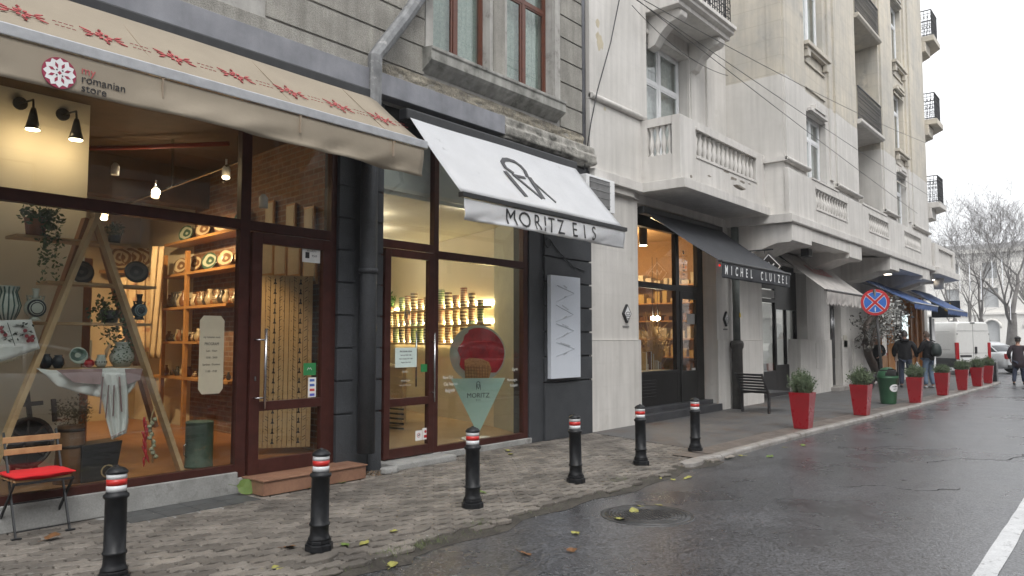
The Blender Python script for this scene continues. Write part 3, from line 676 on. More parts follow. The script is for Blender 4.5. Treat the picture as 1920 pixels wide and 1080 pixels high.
# peeled patches and rust at the balcony
# upper balcony with scroll corbels and iron rail
q = MB(); q.prism([(WY, 8.12), (6.52, 8.12), (6.52, 8.2), (6.42, 8.24), (6.42, 8.3), (6.36, 8.32), (6.36, 8.40), (WY, 8.40)], (13.1, 0, 0), (0, 1, 0), (0, 0, 1), (1, 0, 0), 2.45)
bs = q.build('balcony_slab', M_cream2, cb, bevel=.008)
for x in (13.3, 15.1):
    g = MB(); g.prism([(WY, 7.45), (7.15, 7.5), (7.0, 7.72), (6.8, 7.88), (6.62, 7.92), (6.56, 7.98), (6.55, 8.06), (6.6, 8.12), (WY, 8.12)], (x, 0, 0), (0, 1, 0), (0, 0, 1), (1, 0, 0), .26)
    g.tube([(x-.02, 6.66, 8.02), (x+.28, 6.66, 8.02)], .09, 14); g.build('scroll_corbel', M_cream2, bs, bevel=.008)
M_bx = None
def iron_rail(x0, x1, y0, y1, z, h, parent, sides=True):
    g = MB(); sp = .11
    def run(p, r_):
        p = Vector(p); r_ = Vector(r_); L_ = (r_-p).length; n_ = max(2, int(L_/sp)); e = (r_-p)/n_
        g.bar(p+Vector((0, 0, h)), r_+Vector((0, 0, h)), .04, .03); g.bar(p+Vector((0, 0, .06)), r_+Vector((0, 0, .06)), .025, .025); g.bar(p+Vector((0, 0, h-.14)), r_+Vector((0, 0, h-.14)), .018, .018)
        for k in range(n_+1):
            a = p+e*k; g.bar(a+Vector((0, 0, 0)), a+Vector((0, 0, h)), .016, .016)
            if k < n_:
                c_ = a+e*.5
                for zc_, rr in ((.24, .06), (.46, .07), (.7, .05)):
                    ps = [c_+e.normalized()*rr*math.cos(t)+Vector((0, 0, zc_*h/.95+rr*1.3*math.sin(t))) for t in [i*math.pi/4 for i in range(9)]]
                    g.tube(ps, .008, 4, caps=False)
    run((x0, y0, z), (x1, y0, z))
    if sides: run((x0, y0, z), (x0, y1, z)); run((x1, y0, z), (x1, y1, z))
    return g.build('iron_railing', M_iron, parent)
iron_rail(13.2, 15.45, 6.46, WY-.02, 8.40, .95, bs)
# ---------------- bay A  (x 17.1 .. 23.25) and bay B (26.0 .. 33.0)
BY = 5.94
def zones(x0, x1, holes, nm):
    ql, qh = MB(), MB(); ZP = 7.70
    wallrow(ql, x0, x1, BY, BY+.35, 4.44, ZP, [h for h in holes if h[2] < ZP]); wallrow(qh, x0, x1, BY+.012, BY+.35, ZP, B2Z, [(h[0], h[1], max(h[2], ZP), h[3]) for h in holes if h[3] > ZP])
    ql.box(x0, x0+.3, BY+.35, WY, 4.44, ZP); qh.box(x0+.012, x0+.3, BY+.35, WY, ZP, B2Z); ql.box(x1-.3, x1, BY+.35, WY+.1, 4.44, ZP); qh.box(x1-.3, x1-.01, BY+.35, WY+.1, ZP, B2Z)
    ql.build('bay_wall', M_cream, cb); qh.build('bay_wall', M_old, cb)
wa = [(18.72, 20.25, 5.3, 7.22), (18.72, 20.25, 8.95, 11.3), (18.72, 20.25, 13, 15.4)]
zones(17.1, 23.27, wa, 'a')
wb = [(28.0, 29.4, 5.3, 7.3), (28.0, 29.4, 8.1, 10.2), (28.0, 29.4, 11.2, 13.4), (28, 29.4, 14.6, 17)]
zones(26.0, 33.0, wb, 'b')
for h in wa+wb: wood_window(h[0]+.02, h[1]-.02, h[2], h[3], cb, y=BY+.16, fm=M_wfr if h[2] < 12 else M_bframe, tz=.7, fw=.07, cm=M_wcurt)
q = MB(); qo = MB()
for x0, x1 in ((17.1, 18.55), (20.45, 20.75), (21.0, 23.1), (26.1, 27.7), (29.6, 29.9), (30.3, 32.85)):
    B('pilaster', M_cream, cb, (x0+.06, x1-.0, BY-.05, BY, 5.78, 7.695)); B('pilaster', M_old, cb, (x0+.06, x1, BY-.045, BY+.012, 7.705, B2Z))
q = MB()   # moulded feet of the pilasters
for x0, x1 in ((17.02, 18.62), (20.9, 23.2), (26.0, 27.8), (30.2, 32.95)):
    q = MB(); q.box(x0, x1, BY-.09, BY, 5.66, 5.76); q.tube([(x0, BY-.09, 5.71), (x1, BY-.09, 5.71)], .045, 8)
    if x0 < 18: q.box(17.02, 17.1, BY, 6.45, 5.66, 5.76)
    q.build('pilaster_moulding', M_cream2, cb)
q = MB()   # window sills, hoods, panels
for h in wa+wb:
    x0, x1, z0, z1 = h; q = MB()
    if z0 > 5.5:
        q.box(x0-.15, x1+.15, BY-.16, BY+.15, z0-.12, z0-.02); q.box(x0-.08, x1+.08, BY-.10, BY, z0-.2, z0-.12)
        q.box(x0-.05, x0+.12, BY-.12, BY, z0-.38, z0-.2); q.box(x1-.12, x1+.05, BY-.12, BY, z0-.38, z0-.2)
        q.box(x0, x1, BY-.03, BY, z0-1.15, z0-1.1); q.box(x0, x1, BY-.03, BY, z0-.5, z0-.45)
    q.build('window_sill', M_old if z0 > 7.6 else M_cream2, cb, bevel=.01) if q.v else None
    q = MB(); q.box(x0+.1, x1-.1, BY-.10, BY, z1+.02, z1+.10); q.box(x0+.35, x1-.35, BY-.13, BY, z1+.10, z1+.22); q.build('window_hood', M_old if z1 > 7.6 else M_cream2, cb, bevel=.01)
# recessed loggia between the bays + its balconies
q = MB(); wallrow(q, 23.2, 26.1, WY, WY+.4, 4.44, B2Z, [(23.9, 25.4, 5.3, 7.6), (23.9, 25.4, 8.6, 11.0), (23.9, 25.4, 12.2, 14.6)]); q.build('wall', M_old, cb)
for z0, z1 in ((5.3, 7.6), (8.6, 11.0), (12.2, 14.6)): wood_window(23.92, 25.38, z0, z1, cb, y=WY+.15, fm=M_wfr, fw=.07)
for z in (8.05, 11.25, 14.4):
    q = MB(); q.prism([(WY, z-.30), (6.3, z-.16), (5.86, z-.14), (5.80, z-.08), (5.80, z), (WY, z)], (23.27, 0, 0), (0, 1, 0), (0, 0, 1), (1, 0, 0), 2.73)
    s_ = q.build('balcony_slab', M_old if z > 9 else M_cream2, cb, bevel=.01); iron_rail(23.3, 25.97, 5.9, WY, z, 1.0, s_, sides=False)
# iron balconies beyond the far corner
for z in (6.95, 10.25, 13.6):
    q = MB(); q.prism([(33.0, BY+.6), (33.0, BY-.45), (34.3, BY-.45), (35.2, BY+.2), (35.2, BY+1)], (0, 0, z-.22), (1, 0, 0), (0, 1, 0), (0, 0, 1), .22)
    q.prism([(33.0, BY+.6), (33.0, BY-.15), (33.9, BY-.15), (34.4, BY+.3), (34.4, BY+1)], (0, 0, z-.62), (1, 0, 0), (0, 1, 0), (0, 0, 1), .40)
    s_ = q.build('balcony_slab', M_old if z > 9 else M_cream2, cb, bevel=.02); iron_rail(33.08, 34.2, BY-.36, BY+.5, z, 1.05, s_)
B('wall', M_old, cb, (33.0, 39.6, WY, WY+.4, 4.44, B2Z))
# lower ledge, parapet and brackets of the bays
q = MB(); q.prism([(BY+.2, 4.235), (5.76, 4.235), (5.74, 4.26), (5.74, 4.42), (5.78, 4.44), (BY+.2, 4.44)], (16.95, 0, 0), (0, 1, 0), (0, 0, 1), (1, 0, 0), 16.15)
q.box(16.95, 17.3, BY+.2, WY+.02, 4.24, 4.438)
q.build('ledge', M_cream2, cb, bevel=.008)
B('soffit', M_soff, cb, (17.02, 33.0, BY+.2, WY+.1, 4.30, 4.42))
parapet(17.08, 33.0, BY-.10, 4.44, 5.50, [(18.95, 21.65), (23.85, 26.2), (28.4, 31.0)], 4.80, 5.33, depth=.098)
q = MB(); q.box(18.7, 20.85, BY-.12, BY, 5.50, 5.54); q.box(23.2, 26.0, BY-.12, BY+.1, 5.50, 5.56); q.build('coping', M_cream2, cb)
B('parapet', M_cream2, cb, (23.2, 26.1, BY-.0, BY+.15, 4.44, 5.50))
bp_ = [(BY+.2, 4.23), (5.80, 4.23), (5.80, 3.84), (5.86, 3.80), (6.15, 3.80), (6.5, 3.68), (6.9, 3.55), (WY+.02, 3.50), (WY+.02, 4.3)]
bp2 = [(5.81, 4.23), (5.81, 3.95), (6.2, 3.95), (6.2, 4.23)]
for x0, x1 in ((17.10, 18.45), (21.6, 22.8), (26.1, 27.3), (31.0, 32.2)):
    q = MB(); q.prism(bp_, (x0, 0, 0), (0, 1, 0), (0, 0, 1), (1, 0, 0), x1-x0); q.build('bracket', M_cream2, cb, bevel=.01)
for x0, x1 in ((18.45, 21.6), (27.3, 31.0)):
    q = MB(); q.prism(bp2, (x0, 0, 0), (0, 1, 0), (0, 0, 1), (1, 0, 0), x1-x0); q.box(x0, x1, 6.2, WY, 4.0, 4.06); q.build('bay_beam', M_cream2, cb)
# corner balcony at the far end
q = MB(); q.prism([(33.0, 5.62), (37.6, 5.62), (39.2, 6.6), (39.2, WY+.1), (33.0, WY+.1)], (0, 0, 4.15), (1, 0, 0), (0, 1, 0), (0, 0, 1), .26); q.build('ledge', M_cream2, cb, bevel=.01)
q = MB(); wallrow(q, 33.0, 37.4, 5.74, 5.9, 4.41, 5.36, [(33.8, 36.9, 4.62, 5.2)]); q.box(33.8, 36.9, 5.82, 5.88, 4.62, 5.2)
q.prism([(37.4, 5.74), (38.9, 6.7), (38.9, WY), (38.75, WY), (38.75, 6.8), (37.3, 5.9)], (0, 0, 4.41), (1, 0, 0), (0, 1, 0), (0, 0, 1), .95); q.build('parapet', M_cream2, cb, bevel=.01)
q = MB(); q.prism([(5.9, 4.15), (5.95, 3.9), (6.3, 3.78), (6.3, 3.7), (6.8, 3.55), (WY, 3.5), (WY, 4.15)], (33.0, 0, 0), (0, 1, 0), (0, 0, 1), (1, 0, 0), .5); q.build('bracket', M_cream2, cb, bevel=.01)
q = MB(); q.lathe((35.6, 6.1, 3.7), [(.18, 0), (.2, .3), (.22, .45)], 16); q.build('hanging_boss', M_cream2, cb)
# ---------------- chocolate shop front
SY = 7.60
B('doorstep', mat('dark_stone', (.055, .057, .062), (.035, .036, .04), rough=.5, scale=4, fine=.1, bump=.05), cb, (12.80, 16.45, WY-.06, SY+.1, 0, .16), (12.82, 16.36, WY+.12, SY+.1, .16, .25), bevel=.01)
SX0, SX1 = 12.75, 16.30
q = MB(); MX = 15.05
q.box(SX0, SX0+.07, SY, SY+.1, .25, 4.2); q.box(MX-.09, MX+.07, SY, SY+.1, .25, 4.2); q.box(SX1-.28, SX1, SY, SY+.1, .25, 4.2)
q.box(SX0+.07, MX-.09, SY+.002, SY+.098, 2.66, 2.78); q.box(MX+.07, SX1-.28, SY+.002, SY+.098, 2.66, 2.80); q.box(SX0, SX1, SY-.03, SY+.1, 3.9, 4.25)
q.box(SX0+.07, MX-.09, SY+.002, SY+.098, .25, .93); q.box(SX0+.02, MX-.05, SY-.03, SY, .90, .96)
for k in range(6): q.box(13.3, 14.0, SY-.02, SY+.01, .42+.065*k, .455+.065*k)
q.box(MX+.07, MX+.17, SY-.015, SY+.06, .25, 2.66); q.box(SX1-.40, SX1-.28, SY-.015, SY+.06, .25, 2.66); q.box(MX+.17, SX1-.40, SY-.015, SY+.06, .25, .92); q.box(MX+.17, SX1-.40, SY-.015, SY+.06, 2.5, 2.66)
cf = q.build('shop_window', M_bframe, cb, bevel=.006)
B('pane', M_glass, cf, (SX0+.07, MX-.09, SY+.05, SY+.055, .96, 2.66), (SX0+.07, MX-.09, SY+.05, SY+.055, 2.78, 3.9), (MX+.17, SX1-.40, SY+.03, SY+.035, .92, 2.5), (MX+.07, SX1-.28, SY+.05, SY+.055, 2.8, 3.9))
text('M I C H E L', .12, (15.42, SY+.045, 3.3), (0, 0, -1), (1, 0, 0), M_white, cf, ext=.002, bold=.002)
st_ = sticker(cf, 1287, 588, 1303, 608, M_paper, y=SY+.028); st_ = sticker(cf, 1297, 690, 1305, 694, M_paper, y=SY+.028); sticker(cf, 1305, 672, 1308, 695, M_paper, y=SY+.028)
# recessed black door of next shop
q = MB(); ry = WY+.30
q.box(19.1, 19.75, ry, ry+.1, 0.05, 3.7); q.box(20.95, 22.6, ry, ry+.1, 2.45, 3.7); q.box(19.75, 20.95, ry, ry+.1, 3.0, 3.7); q.box(20.85, 20.95, ry, ry+.1, .05, 3.0)
q.box(19.75, 20.85, ry, ry+.1, .05, .75); q.box(20.95, 22.6, ry, ry+.1, 0.05, .9)
q.box(19.75, 19.85, ry, ry+.1, .75, 2.65); q.box(19.75, 20.85, ry, ry+.1, 2.62, 2.72); q.box(22.5, 22.6, ry, ry+.1, .9, 2.45); q.box(21.7, 21.76, ry, ry+.1, .9, 2.45)
kd = q.build('shop_door', M_bframe, cb, bevel=.006)
B('pane', M_glass, kd, (19.85, 20.85, ry+.04, ry+.045, .75, 2.62), (20.95, 22.5, ry+.04, ry+.045, .9, 2.45), (19.75, 20.85, ry+.04, ry+.045, 2.72, 3.0))
B('pull_handle', M_steel, kd, (19.45, 19.48, ry-.06, ry-.03, 1.0, 1.75))
B('white_blind', mat('white_blind', (.6, .6, .58)), kd, (19.87, 20.83, ry+.10, ry+.11, 1.5, 2.6))
B('number_plate', M_paper, kd, (19.85, 20.8, ry-.01, ry, 2.74, 2.95))
B('room_back', M_room, kd, (19.1, 22.6, ry+1.6, ry+1.65, 0, 3.7)); B('counter', M_soff, kd, (20, 22.4, ry+.8, ry+1.2, 0, .9))
# tall dark street door
q = MB(); q.box(24.75, 25.95, WY+.22, WY+.3, .12, 3.3)
for x in (24.85, 25.4): q.box(x, x+.45, WY+.20, WY+.22, .2, .9)
q.build('street_door', M_bframe, cb, bevel=.01)
q = MB()
for x in (24.95, 25.1, 25.25, 25.5, 25.65, 25.8): q.tube([(x, WY+.18, 1.0), (x, WY+.18, 2.6)], .014, 6)
q.build('door_bars', M_steel, cb)
B('doorstep', M_kerb, cb, (24.6, 26.2, WY-.28, WY+.3, 0, .13), bevel=.015)
# luxury shop at the far end: orange timber, white lit cases
M_orange = mat('orange_timber', (.50, .215, .05), (.40, .16, .035), rough=.4, scale=5, streak=.2)
q = MB(); fy = WY+.05
q.box(30.2, 33.35, fy, fy+.1, .3, 3.5); q.box(34.2, 38.9, fy+.1, fy+.2, .1, 3.5)
for x in (31.2, 32.2, 35.2, 36.3, 37.4, 38.5): q.box(x-.05, x+.05, fy-.03, fy+.15, .1, 3.5)
q.build('timber_front', M_orange, cb, bevel=.01)
B('glazed_panel', M_glass, cb, (31.3, 32.1, fy-.02, fy-.012, 1.0, 2.6))
# wall-mounted things inside shops come later
# downpipes
dp = MB(); dp.tube([(17.30, WY-.13, 3.4), (17.30, WY-.13, B2Z)], .085, 12)
for z in (5.2, 7.2, 9.2): dp.lathe((17.30, WY-.13, z), [(.098, 0), (.098, .05)], 12)
r1 = tag(None or dp.build('drainpipe', M_zinc, None), 'silver zinc drainpipe running up the cream wall beside the balustraded balcony', 'drainpipe')
dp2 = thing('drainpipe', 'slim grey green drainpipe in a rusty cast iron foot beside the black bench', 'drainpipe', (17.04, 7.05, 0))
g = MB(); g.lathe((17.04, 7.12, 0), [(.125, 0), (.125, 1.38), (.15, 1.42), (.16, 1.5), (.14, 1.56), (.10, 1.58)], 14); g.build('cast_foot', mat('old_iron', (.09, .085, .08), (.05, .046, .043), rough=.7, scale=5, streak=.3, bump=.3), dp2)
g = MB(); g.tube([(17.04, 7.12, 1.55), (17.04, 7.12, 4.3)], .085, 12); g.lathe((17.04, 7.12, 3.0), [(.1, 0), (.1, .05)], 12); g.build('pipe', mat('grey_green_pipe', (.16, .18, .17), (.10, .115, .11), rough=.55, streak=.2), dp2)
B('yellow_sticker', mat('yellow_sticker', (.5, .38, .05)), dp2, (17.0, 17.06, 7.02, 7.035, 2.12, 2.22))
# grey building pipe: dark painted lower run, galvanised dog-leg above
gp = thing('drainpipe', 'old grey drainpipe bending diagonally over the zinc fascia between the two shops', 'drainpipe', (6.0, 7.1, 0))
g = MB(); g.tube([(5.99, FY-.12, .25), (5.99, FY-.12, 4.5)], .105, 14); g.lathe((5.99, FY-.12, 2.4), [(.12, 0), (.12, .06)], 14); g.build('lower_pipe', M_pier, gp)
a = Vector((6.02, FY-.15, 4.45)); b = Vector((6.03, FY-.15, 5.12)); 
g = MB(); c1 = at(712, 103, FY-.15); c2 = at(800, -25, FY-.15); e_ = (c2-c1)
g.tube([a, b-Vector((0, 0, .02)), c1+Vector((.02, 0, .08)), c1+e_*.5, c1+e_*1.0, c1+e_*1.5], .092, 10, smooth=False); g.build('upper_pipe', mat('rusty_galvanised', (.27, .275, .28), (.15, .155, .16), rough=.6, metal=.3, scale=6, streak=.3, dirt=((.35, .35, .34), .05, 9)), gp)
q = MB(); q.tube([(10.87, FY+.0, 4.7), (10.87, FY+.0, ZT)], .035, 8); tag(q.build('thin_pipe', M_zinc, None), 'thin grey pipe down the edge where the grey and cream buildings meet', 'pipe')
q = MB(); q.tube([at(1165, -20, 7.1), at(1145, 80, 7.1), at(1120, 170, 7.12), at(1108, 230, 7.15), at(1095, 320, 7.15)], .012, 6); tag(q.build('hanging_cable', M_iron, None), 'black cable hanging slack across the cream wall next to the grey house', 'cable')
# overhead wires
def wire(name, lab, p0, p1, sag=.25):
    a, b = at(*p0), at(*p1); g = MB(); ps = [a.lerp(b, i/30)-Vector((0, 0, sag*4*(i/30)*(1-i/30))) for i in range(31)]
    g.tube(ps, .0065, 5); tag(g.build(name, M_iron, None), lab, 'cable')
wire('overhead_cable', 'topmost thin overhead cable crossing in front of the balconies to the far trees', (1193, -8, 5.8), (1800, 290, 5.3), .25)
wire('overhead_cable', 'middle overhead cable sloping past the silver drainpipe and first bay', (1165, -20, 5.8), (1800, 402, 5.2), .10)
wire('overhead_cable', 'lowest overhead cable running down past the paint line on the bay', (1193, -2, 5.8), (1720, 400, 5.4), .05)
wire('telephone_cable', 'black telephone cable looped under the scroll bracketed balcony', (1185, 10, 7.0), (1365, 142, 7.0), .22)
# peeled paint and rust on the first balcony
random.seed(61)
def patch(name, px, py, Y_, w_, h_, m_, par):
    c_ = at(px, py, Y_); pts = [(w_*math.cos(k*.571)*random.uniform(.6, 1.1), h_*math.sin(k*.571)*random.uniform(.5, 1.1)) for k in range(11)]
    g = MB(); g.prism(pts, (c_.x, Y_+.004, c_.z), UX, UZ, NF, .007); return g.build(name, m_, par)
M_peel = mat('exposed_concrete', (.30, .27, .23), (.14, .12, .10), scale=14, rough=.95, bump=.5)
for px, py, Y_, w_, h_ in ((1362, 322, PB, .16, .035), (1375, 335, PB, .22, .05), (1392, 341, PB, .14, .04), (1350, 314, PB, .10, .02), (1385, 352, PB, .16, .03), (1296, 331, LP, .05, .03), (1330, 330, PB, .1, .02), (1405, 345, PB, .08, .02)): patch('peeled_patch', px, py, Y_, w_, h_, M_peel, cb)
M_yp = mat('yellowed_patch', (.50, .44, .32), (.44, .39, .29))
for px, py, w_, h_ in ((1121, 42, .07, .10), (1125, 78, .11, .22), (1119, 66, .05, .08), (1134, 205, .04, .05)): patch('flaked_patch', px, py, WY-.06, w_, h_, M_yp, cb)
q = MB(); q.prism([(-.24, .02), (-.1, .03), (.05, .012), (.24, .0), (.18, -.03), (-.02, -.022), (-.15, -.012)], at(1383, 352, LP), UX, UZ, NF, .09); q.build('broken_edge', M_peel, cb)
# ================================================================ AWNINGS
M_beige = mat('beige_awning_canvas', (.365, .312, .24), (.325, .278, .215), scale=2, rough=.8, trans=.18, fine=.04, bscale=200, bump=.05)
M_wcanvas = mat('white_awning_canvas', (.76, .77, .79), (.70, .71, .73), scale=2, rough=.8, trans=.42, dirt=((.48, .49, .5), -.01, 5))
M_bcanvas = mat('black_awning_canvas', (.020, .022, .026), (.032, .034, .040), scale=3, rough=.65, trans=.02)
M_pcanvas = mat('old_white_canvas', (.56, .53, .50), (.44, .42, .40), scale=3, rough=.85, trans=.2, streak=.2)
M_blue = mat('blue_canvas', (.045, .10, .27), (.03, .07, .19), scale=3, rough=.7, trans=.1)
M_alu = mat('aluminium_bar', (.55, .56, .58), (.45, .46, .48), rough=.35, metal=.6, scale=10)
VAL = {}
def conform(o, t, lift=.006):
    """lay printed lettering onto the waving flap"""
    val, x0, x1, za, zb = VAL[t.name]; off = wloc(t); ys = [v.co.y for v in o.data.vertices]; mid = (min(ys)+max(ys))/2
    for v in o.data.vertices:
        X, Z = v.co.x+off.x, v.co.z+off.z; u = min(1, max(0, (X-x0-.01)/(x1-x0-.02))); w_ = min(1, max(0, (za-Z)/(za-zb)))
        v.co.y = val(u, w_)[1]-off.y-lift+(v.co.y-mid)
    return o
def subdiv(o, n_=1):
    bm = bmesh.new(); bm.from_mesh(o.data); bmesh.ops.triangulate(bm, faces=bm.faces); bmesh.ops.subdivide_edges(bm, edges=[e for e in bm.edges if e.calc_length() > .012], cuts=n_); bm.to_mesh(o.data); bm.free(); return o
def awning(name, label, x0, x1, y0, z0, y1, z1, zv, mf, mb_, mv=None, cassette=None, scallop=0, arms=True, barh=.07, sag=.02, drop=.0, wave=.02, flat=None):
    t = thing(name, label, 'awning', ((x0+x1)/2, y0, z0))
    q = MB()
    def top(u, v): return (x0+(x1-x0)*u, y0+(y1-y0)*v, z0+(z1-z0)*v-sag*math.sin(math.pi*v)-.006*math.sin(u*9))
    nrm = Vector((0, -(z0-z1), -(y0-y1))).normalized()
    q.grid(top, 30, 10, thick=.004, nrm=nrm); q.build('canopy', mf, t)
    B('front_bar', mb_, t, (x0-.03, x1+.03, y1-.05, y1+.03, z1-barh+.005, z1+.012), bevel=.008)
    q = MB(); ph = random.random()*6
    n_ = 80 if not scallop else 160
    def val(u, v):
        X = x0+.01+(x1-x0-.02)*u
        zb = zv+drop*math.sin(math.pi*u)+(-abs(math.sin(math.pi*u*scallop))*.07+.07 if scallop else 0)
        w_ = v*v*wave*(noise.noise((X*1.3+ph+v*.9, v*.8, 0))*1.6+noise.noise((X*4.2+v*2.2, ph, v*1.5))*.9)
        if flat: w_ *= 1-.97*max(0, min(1, (min(X-flat[0], flat[1]-X)+.25)/.25))
        return (X, y1-.03-w_, (z1-barh)+(zb-(z1-barh))*v)
    q.grid(val, n_, 8, thick=.003, nrm=(0, 1, 0)); q.build('valance', mv or mf, t); VAL[t.name] = (val, x0, x1, z1-barh, zv)
    if cassette: B('cassette', mb_ if cassette is True else cassette, t, (x0-.06, x1+.06, y0-.05, y0+.1, z0-.09, z0+.06), bevel=.02)
    if arms:
        q = MB()
        for x, s_ in ((x0+.25, 1), (x1-.25, -1)):
            el = Vector((x+s_*.55, (y0+y1)/2+.05, (z0+z1)/2-.06)); q.bar((x, y0-.02, z0-.12), el, .05, .035); q.bar(el, (x+s_*.1, y1+.02, z1-.05), .045, .03)
        q.build('folding_arm', mb_, t)
    return t
AX1 = 5.99
aw1 = awning('awning', 'long beige awning with red folk motifs and a white flower emblem on its flap', .2, AX1, 7.12, 4.60, 6.20, 3.86, 3.46, M_beige, M_alu, cassette=M_black, barh=.085, drop=.02, wave=.06, flat=(1.9, 2.75))
M_rprint = mat('red_print', (.42, .09, .09), rough=.7)
def plane_uv(t0, t1):
    a = Vector((0, t0[0], t0[1])); b = Vector((0, t1[0], t1[1])); v = (a-b).normalized(); n = UX.cross(v); return n, v
n1, v1 = plane_uv((7.12, 4.60), (6.20, 3.86))
if n1.z < 0: n1 = -n1
def rh(q, c, a, ln, wd, u, v, n, o, t=.002):
    d = (math.cos(a), math.sin(a)); p = (-d[1], d[0])
    q.prism([(c[0]+d[0]*ln/2, c[1]+d[1]*ln/2), (c[0]+p[0]*wd/2, c[1]+p[1]*wd/2), (c[0]-d[0]*ln/2, c[1]-d[1]*ln/2), (c[0]-p[0]*wd/2, c[1]-p[1]*wd/2)], o, u, v, n, t)
q = MB(); p0 = Vector((0, 6.2, 3.86))
mot = [atp(px, py, p0, n1) for px, py in ((48, 27), (197, 72), (328, 105), (443, 142), (547, 172), (636, 199), (715, 222))]
print('MOTIFS', [tuple(round(c, 2) for c in m_) for m_ in mot])
x_a, x_b = mot[1].x, mot[6].x; dx = (x_b-x_a)/5
vo = .41
for k in range(-3, 6):
    q = MB(); X = x_a+dx*k; o = Vector((X, 6.2, 3.86))+v1*vo-n1*.004
    for i in range(8):
        a = i*math.pi/4+math.pi/8*0
        if i % 2 == 0: rh(q, (math.cos(a)*.05, math.sin(a)*.065), a, .065, .032, UX, v1, n1, o, .008)
        else:
            rh(q, (math.cos(a)*.045, math.sin(a)*.06), a, .05, .035, UX, v1, n1, o, .008)
    for s in (-1, 1):
        for j in (-1, 0, 1): rh(q, (s*(.115+.016*abs(j)), j*.055), s*j*.6, .095, .024, UX, v1, n1, o, .008)
        for j in (-1, 1): rh(q, (s*.0, j*.125), 1.57, .06, .03, UX, v1, n1, o, .008)
    for j in range(4):
        for s in (-.04, .04): rh(q, (.24+j*(dx-.48)/3, s), 0, .03, .0022, UX, v1, n1, o, .006)
    q.build('printed_motif', M_rprint, aw1)

# seams
q = MB()
for x in (1.6, 2.95, 4.3, 5.5):
    q = MB(); q.obox(Vector((x, 6.66, 4.23))-n1*-.006+Vector((0, 0, -.018)), v1, UX, n1, .57, .004, .003); q.box(x-.003, x+.003, 6.14, 6.168, 3.60, 3.77)
    q.build('seam', mat('beige_seam', (.33, .265, .20), rough=.8), aw1)
# round emblem on the flap
vy = 6.20-.055
c = at(113, 136, vy); rr = .118
q = MB(); q.lathe((c.x, vy, c.z), [(rr, -.004), (rr, .006)], 36, (0, -1, 0)); em = conform(q.build('round_emblem', mat('plum_print', (.30, .03, .07), rough=.7), aw1), aw1, .006)
pts = []
for i in range(24): a = i*math.pi/12; r_ = rr*(.96 if i % 2 == 0 else .78); pts.append((r_*math.cos(a), r_*math.sin(a)))
q = MB(); q.prism(pts, (c.x, vy-.0062, c.z), UX, UZ, NF, .001); conform(q.build('white_star', M_white, em), aw1, .013)
q = MB(); q2 = MB()
for i in range(8):
    a = i*math.pi/4+math.pi/8; rh(q, (rr*.50*math.cos(a), rr*.50*math.sin(a)), a, rr*.42, rr*.2, UX, UZ, NF, (c.x, vy-.0073, c.z), .001)
for i in range(4): a = i*math.pi/2; rh(q, (0, 0), a, .001, .001, UX, UZ, NF, (c.x, vy-.0073, c.z), .001); rh(q2, (rr*.24*math.cos(a+.78), rr*.24*math.sin(a+.78)), a+.78, rr*.13, rr*.13, UX, UZ, NF, (c.x, vy-.0073, c.z), .001)
rh(q, (0, 0), 0, rr*.26, rr*.26, UX, UZ, NF, (c.x, vy-.0073, c.z), .001)
conform(q.build('emblem_petals', mat('plum_print', (.3, .03, .07)), em), aw1, .0145); conform(q2.build('emblem_dots', M_ink, em), aw1, .0147)
for t_, px, py, sz, mm in (('my', 155, 130, .09, M_rprint), ('romanian', 155, 146, .09, M_ink), ('store', 154, 163, .09, M_ink)):
    a = at(px, py, vy); conform(subdiv(text(t_, sz, (at(154, py, vy).x, vy, at(154, py, vy).z), UX, UZ, mm, aw1, ext=.001, align='LEFT', sx=.98)), aw1)
aw2 = awning('awning', 'white awning of the ice cream parlour with black letters on its flap', 6.56, 10.30, 7.08, 4.50, 6.12, 3.35, 3.03, M_wcanvas, M_black, cassette=True, barh=.055, wave=.05)
n2, v2 = plane_uv((7.08, 4.50), (6.12, 3.35))
if n2.z < 0: n2 = -n2
p2_ = Vector((0, 6.12, 3.35))+n2*.004
def onaw(px, py, p=p2_, n=n2): return atp(px, py, p, n)
q = MB()
def seg(p_, r_, wd, q=q, lift=.0):
    a, b = onaw(*p_), onaw(*r_); d = b-a; q.obox((a+b)/2+n2*(.0+lift), d, n2.cross(d), n2, d.length/2+wd*.15, wd/2, .003)
seg((948, 322), (986, 367), .085); seg((965, 329), (1016, 372), .055); seg((1018, 371), (993, 333), .085, lift=.001); seg((992, 334), (1042, 379), .045, lift=-.001)
seg((962, 328), (984, 333), .05)
arc = [onaw(*p_) for p_ in ((962, 324), (948, 314), (942, 304), (945, 299), (953, 299), (965, 303), (976, 311), (984, 320), (989, 331))]
for a, b in zip(arc, arc[1:]): d = b-a; q.obox((a+b)/2, d, n2.cross(d), n2, d.length/2+.015, .035, .0028)
M_grey_print = mat('dark_grey_print', (.07, .07, .075), rough=.7)
q.build('printed_logo', M_grey_print, aw2)
vy2 = 6.12-.055
for ch, px in (('M', 960), ('O', 986), ('R', 1009.5), ('I', 1024), ('T', 1036), ('Z', 1053), ('E', 1079), ('I', 1097), ('S', 1115)):
    zc_ = at(px, 403+(px-968)*.249, vy2).z; X = at(px, 410, vy2).x
    conform(subdiv(text(ch, .295, (X, vy2, 3.155), UX, UZ, M_ink, aw2, ext=.001, sx={'O': 1.12, 'M': 1.0}.get(ch, .88), bold=.0)), aw2)
aw3 = awning('awning', 'black awning with white lettering over the chocolate shop window', 12.96, 16.50, 7.25, 4.14, 5.70, 3.03, 2.72, M_bcanvas, M_black, cassette=True, barh=.03, sag=.05, wave=.02)
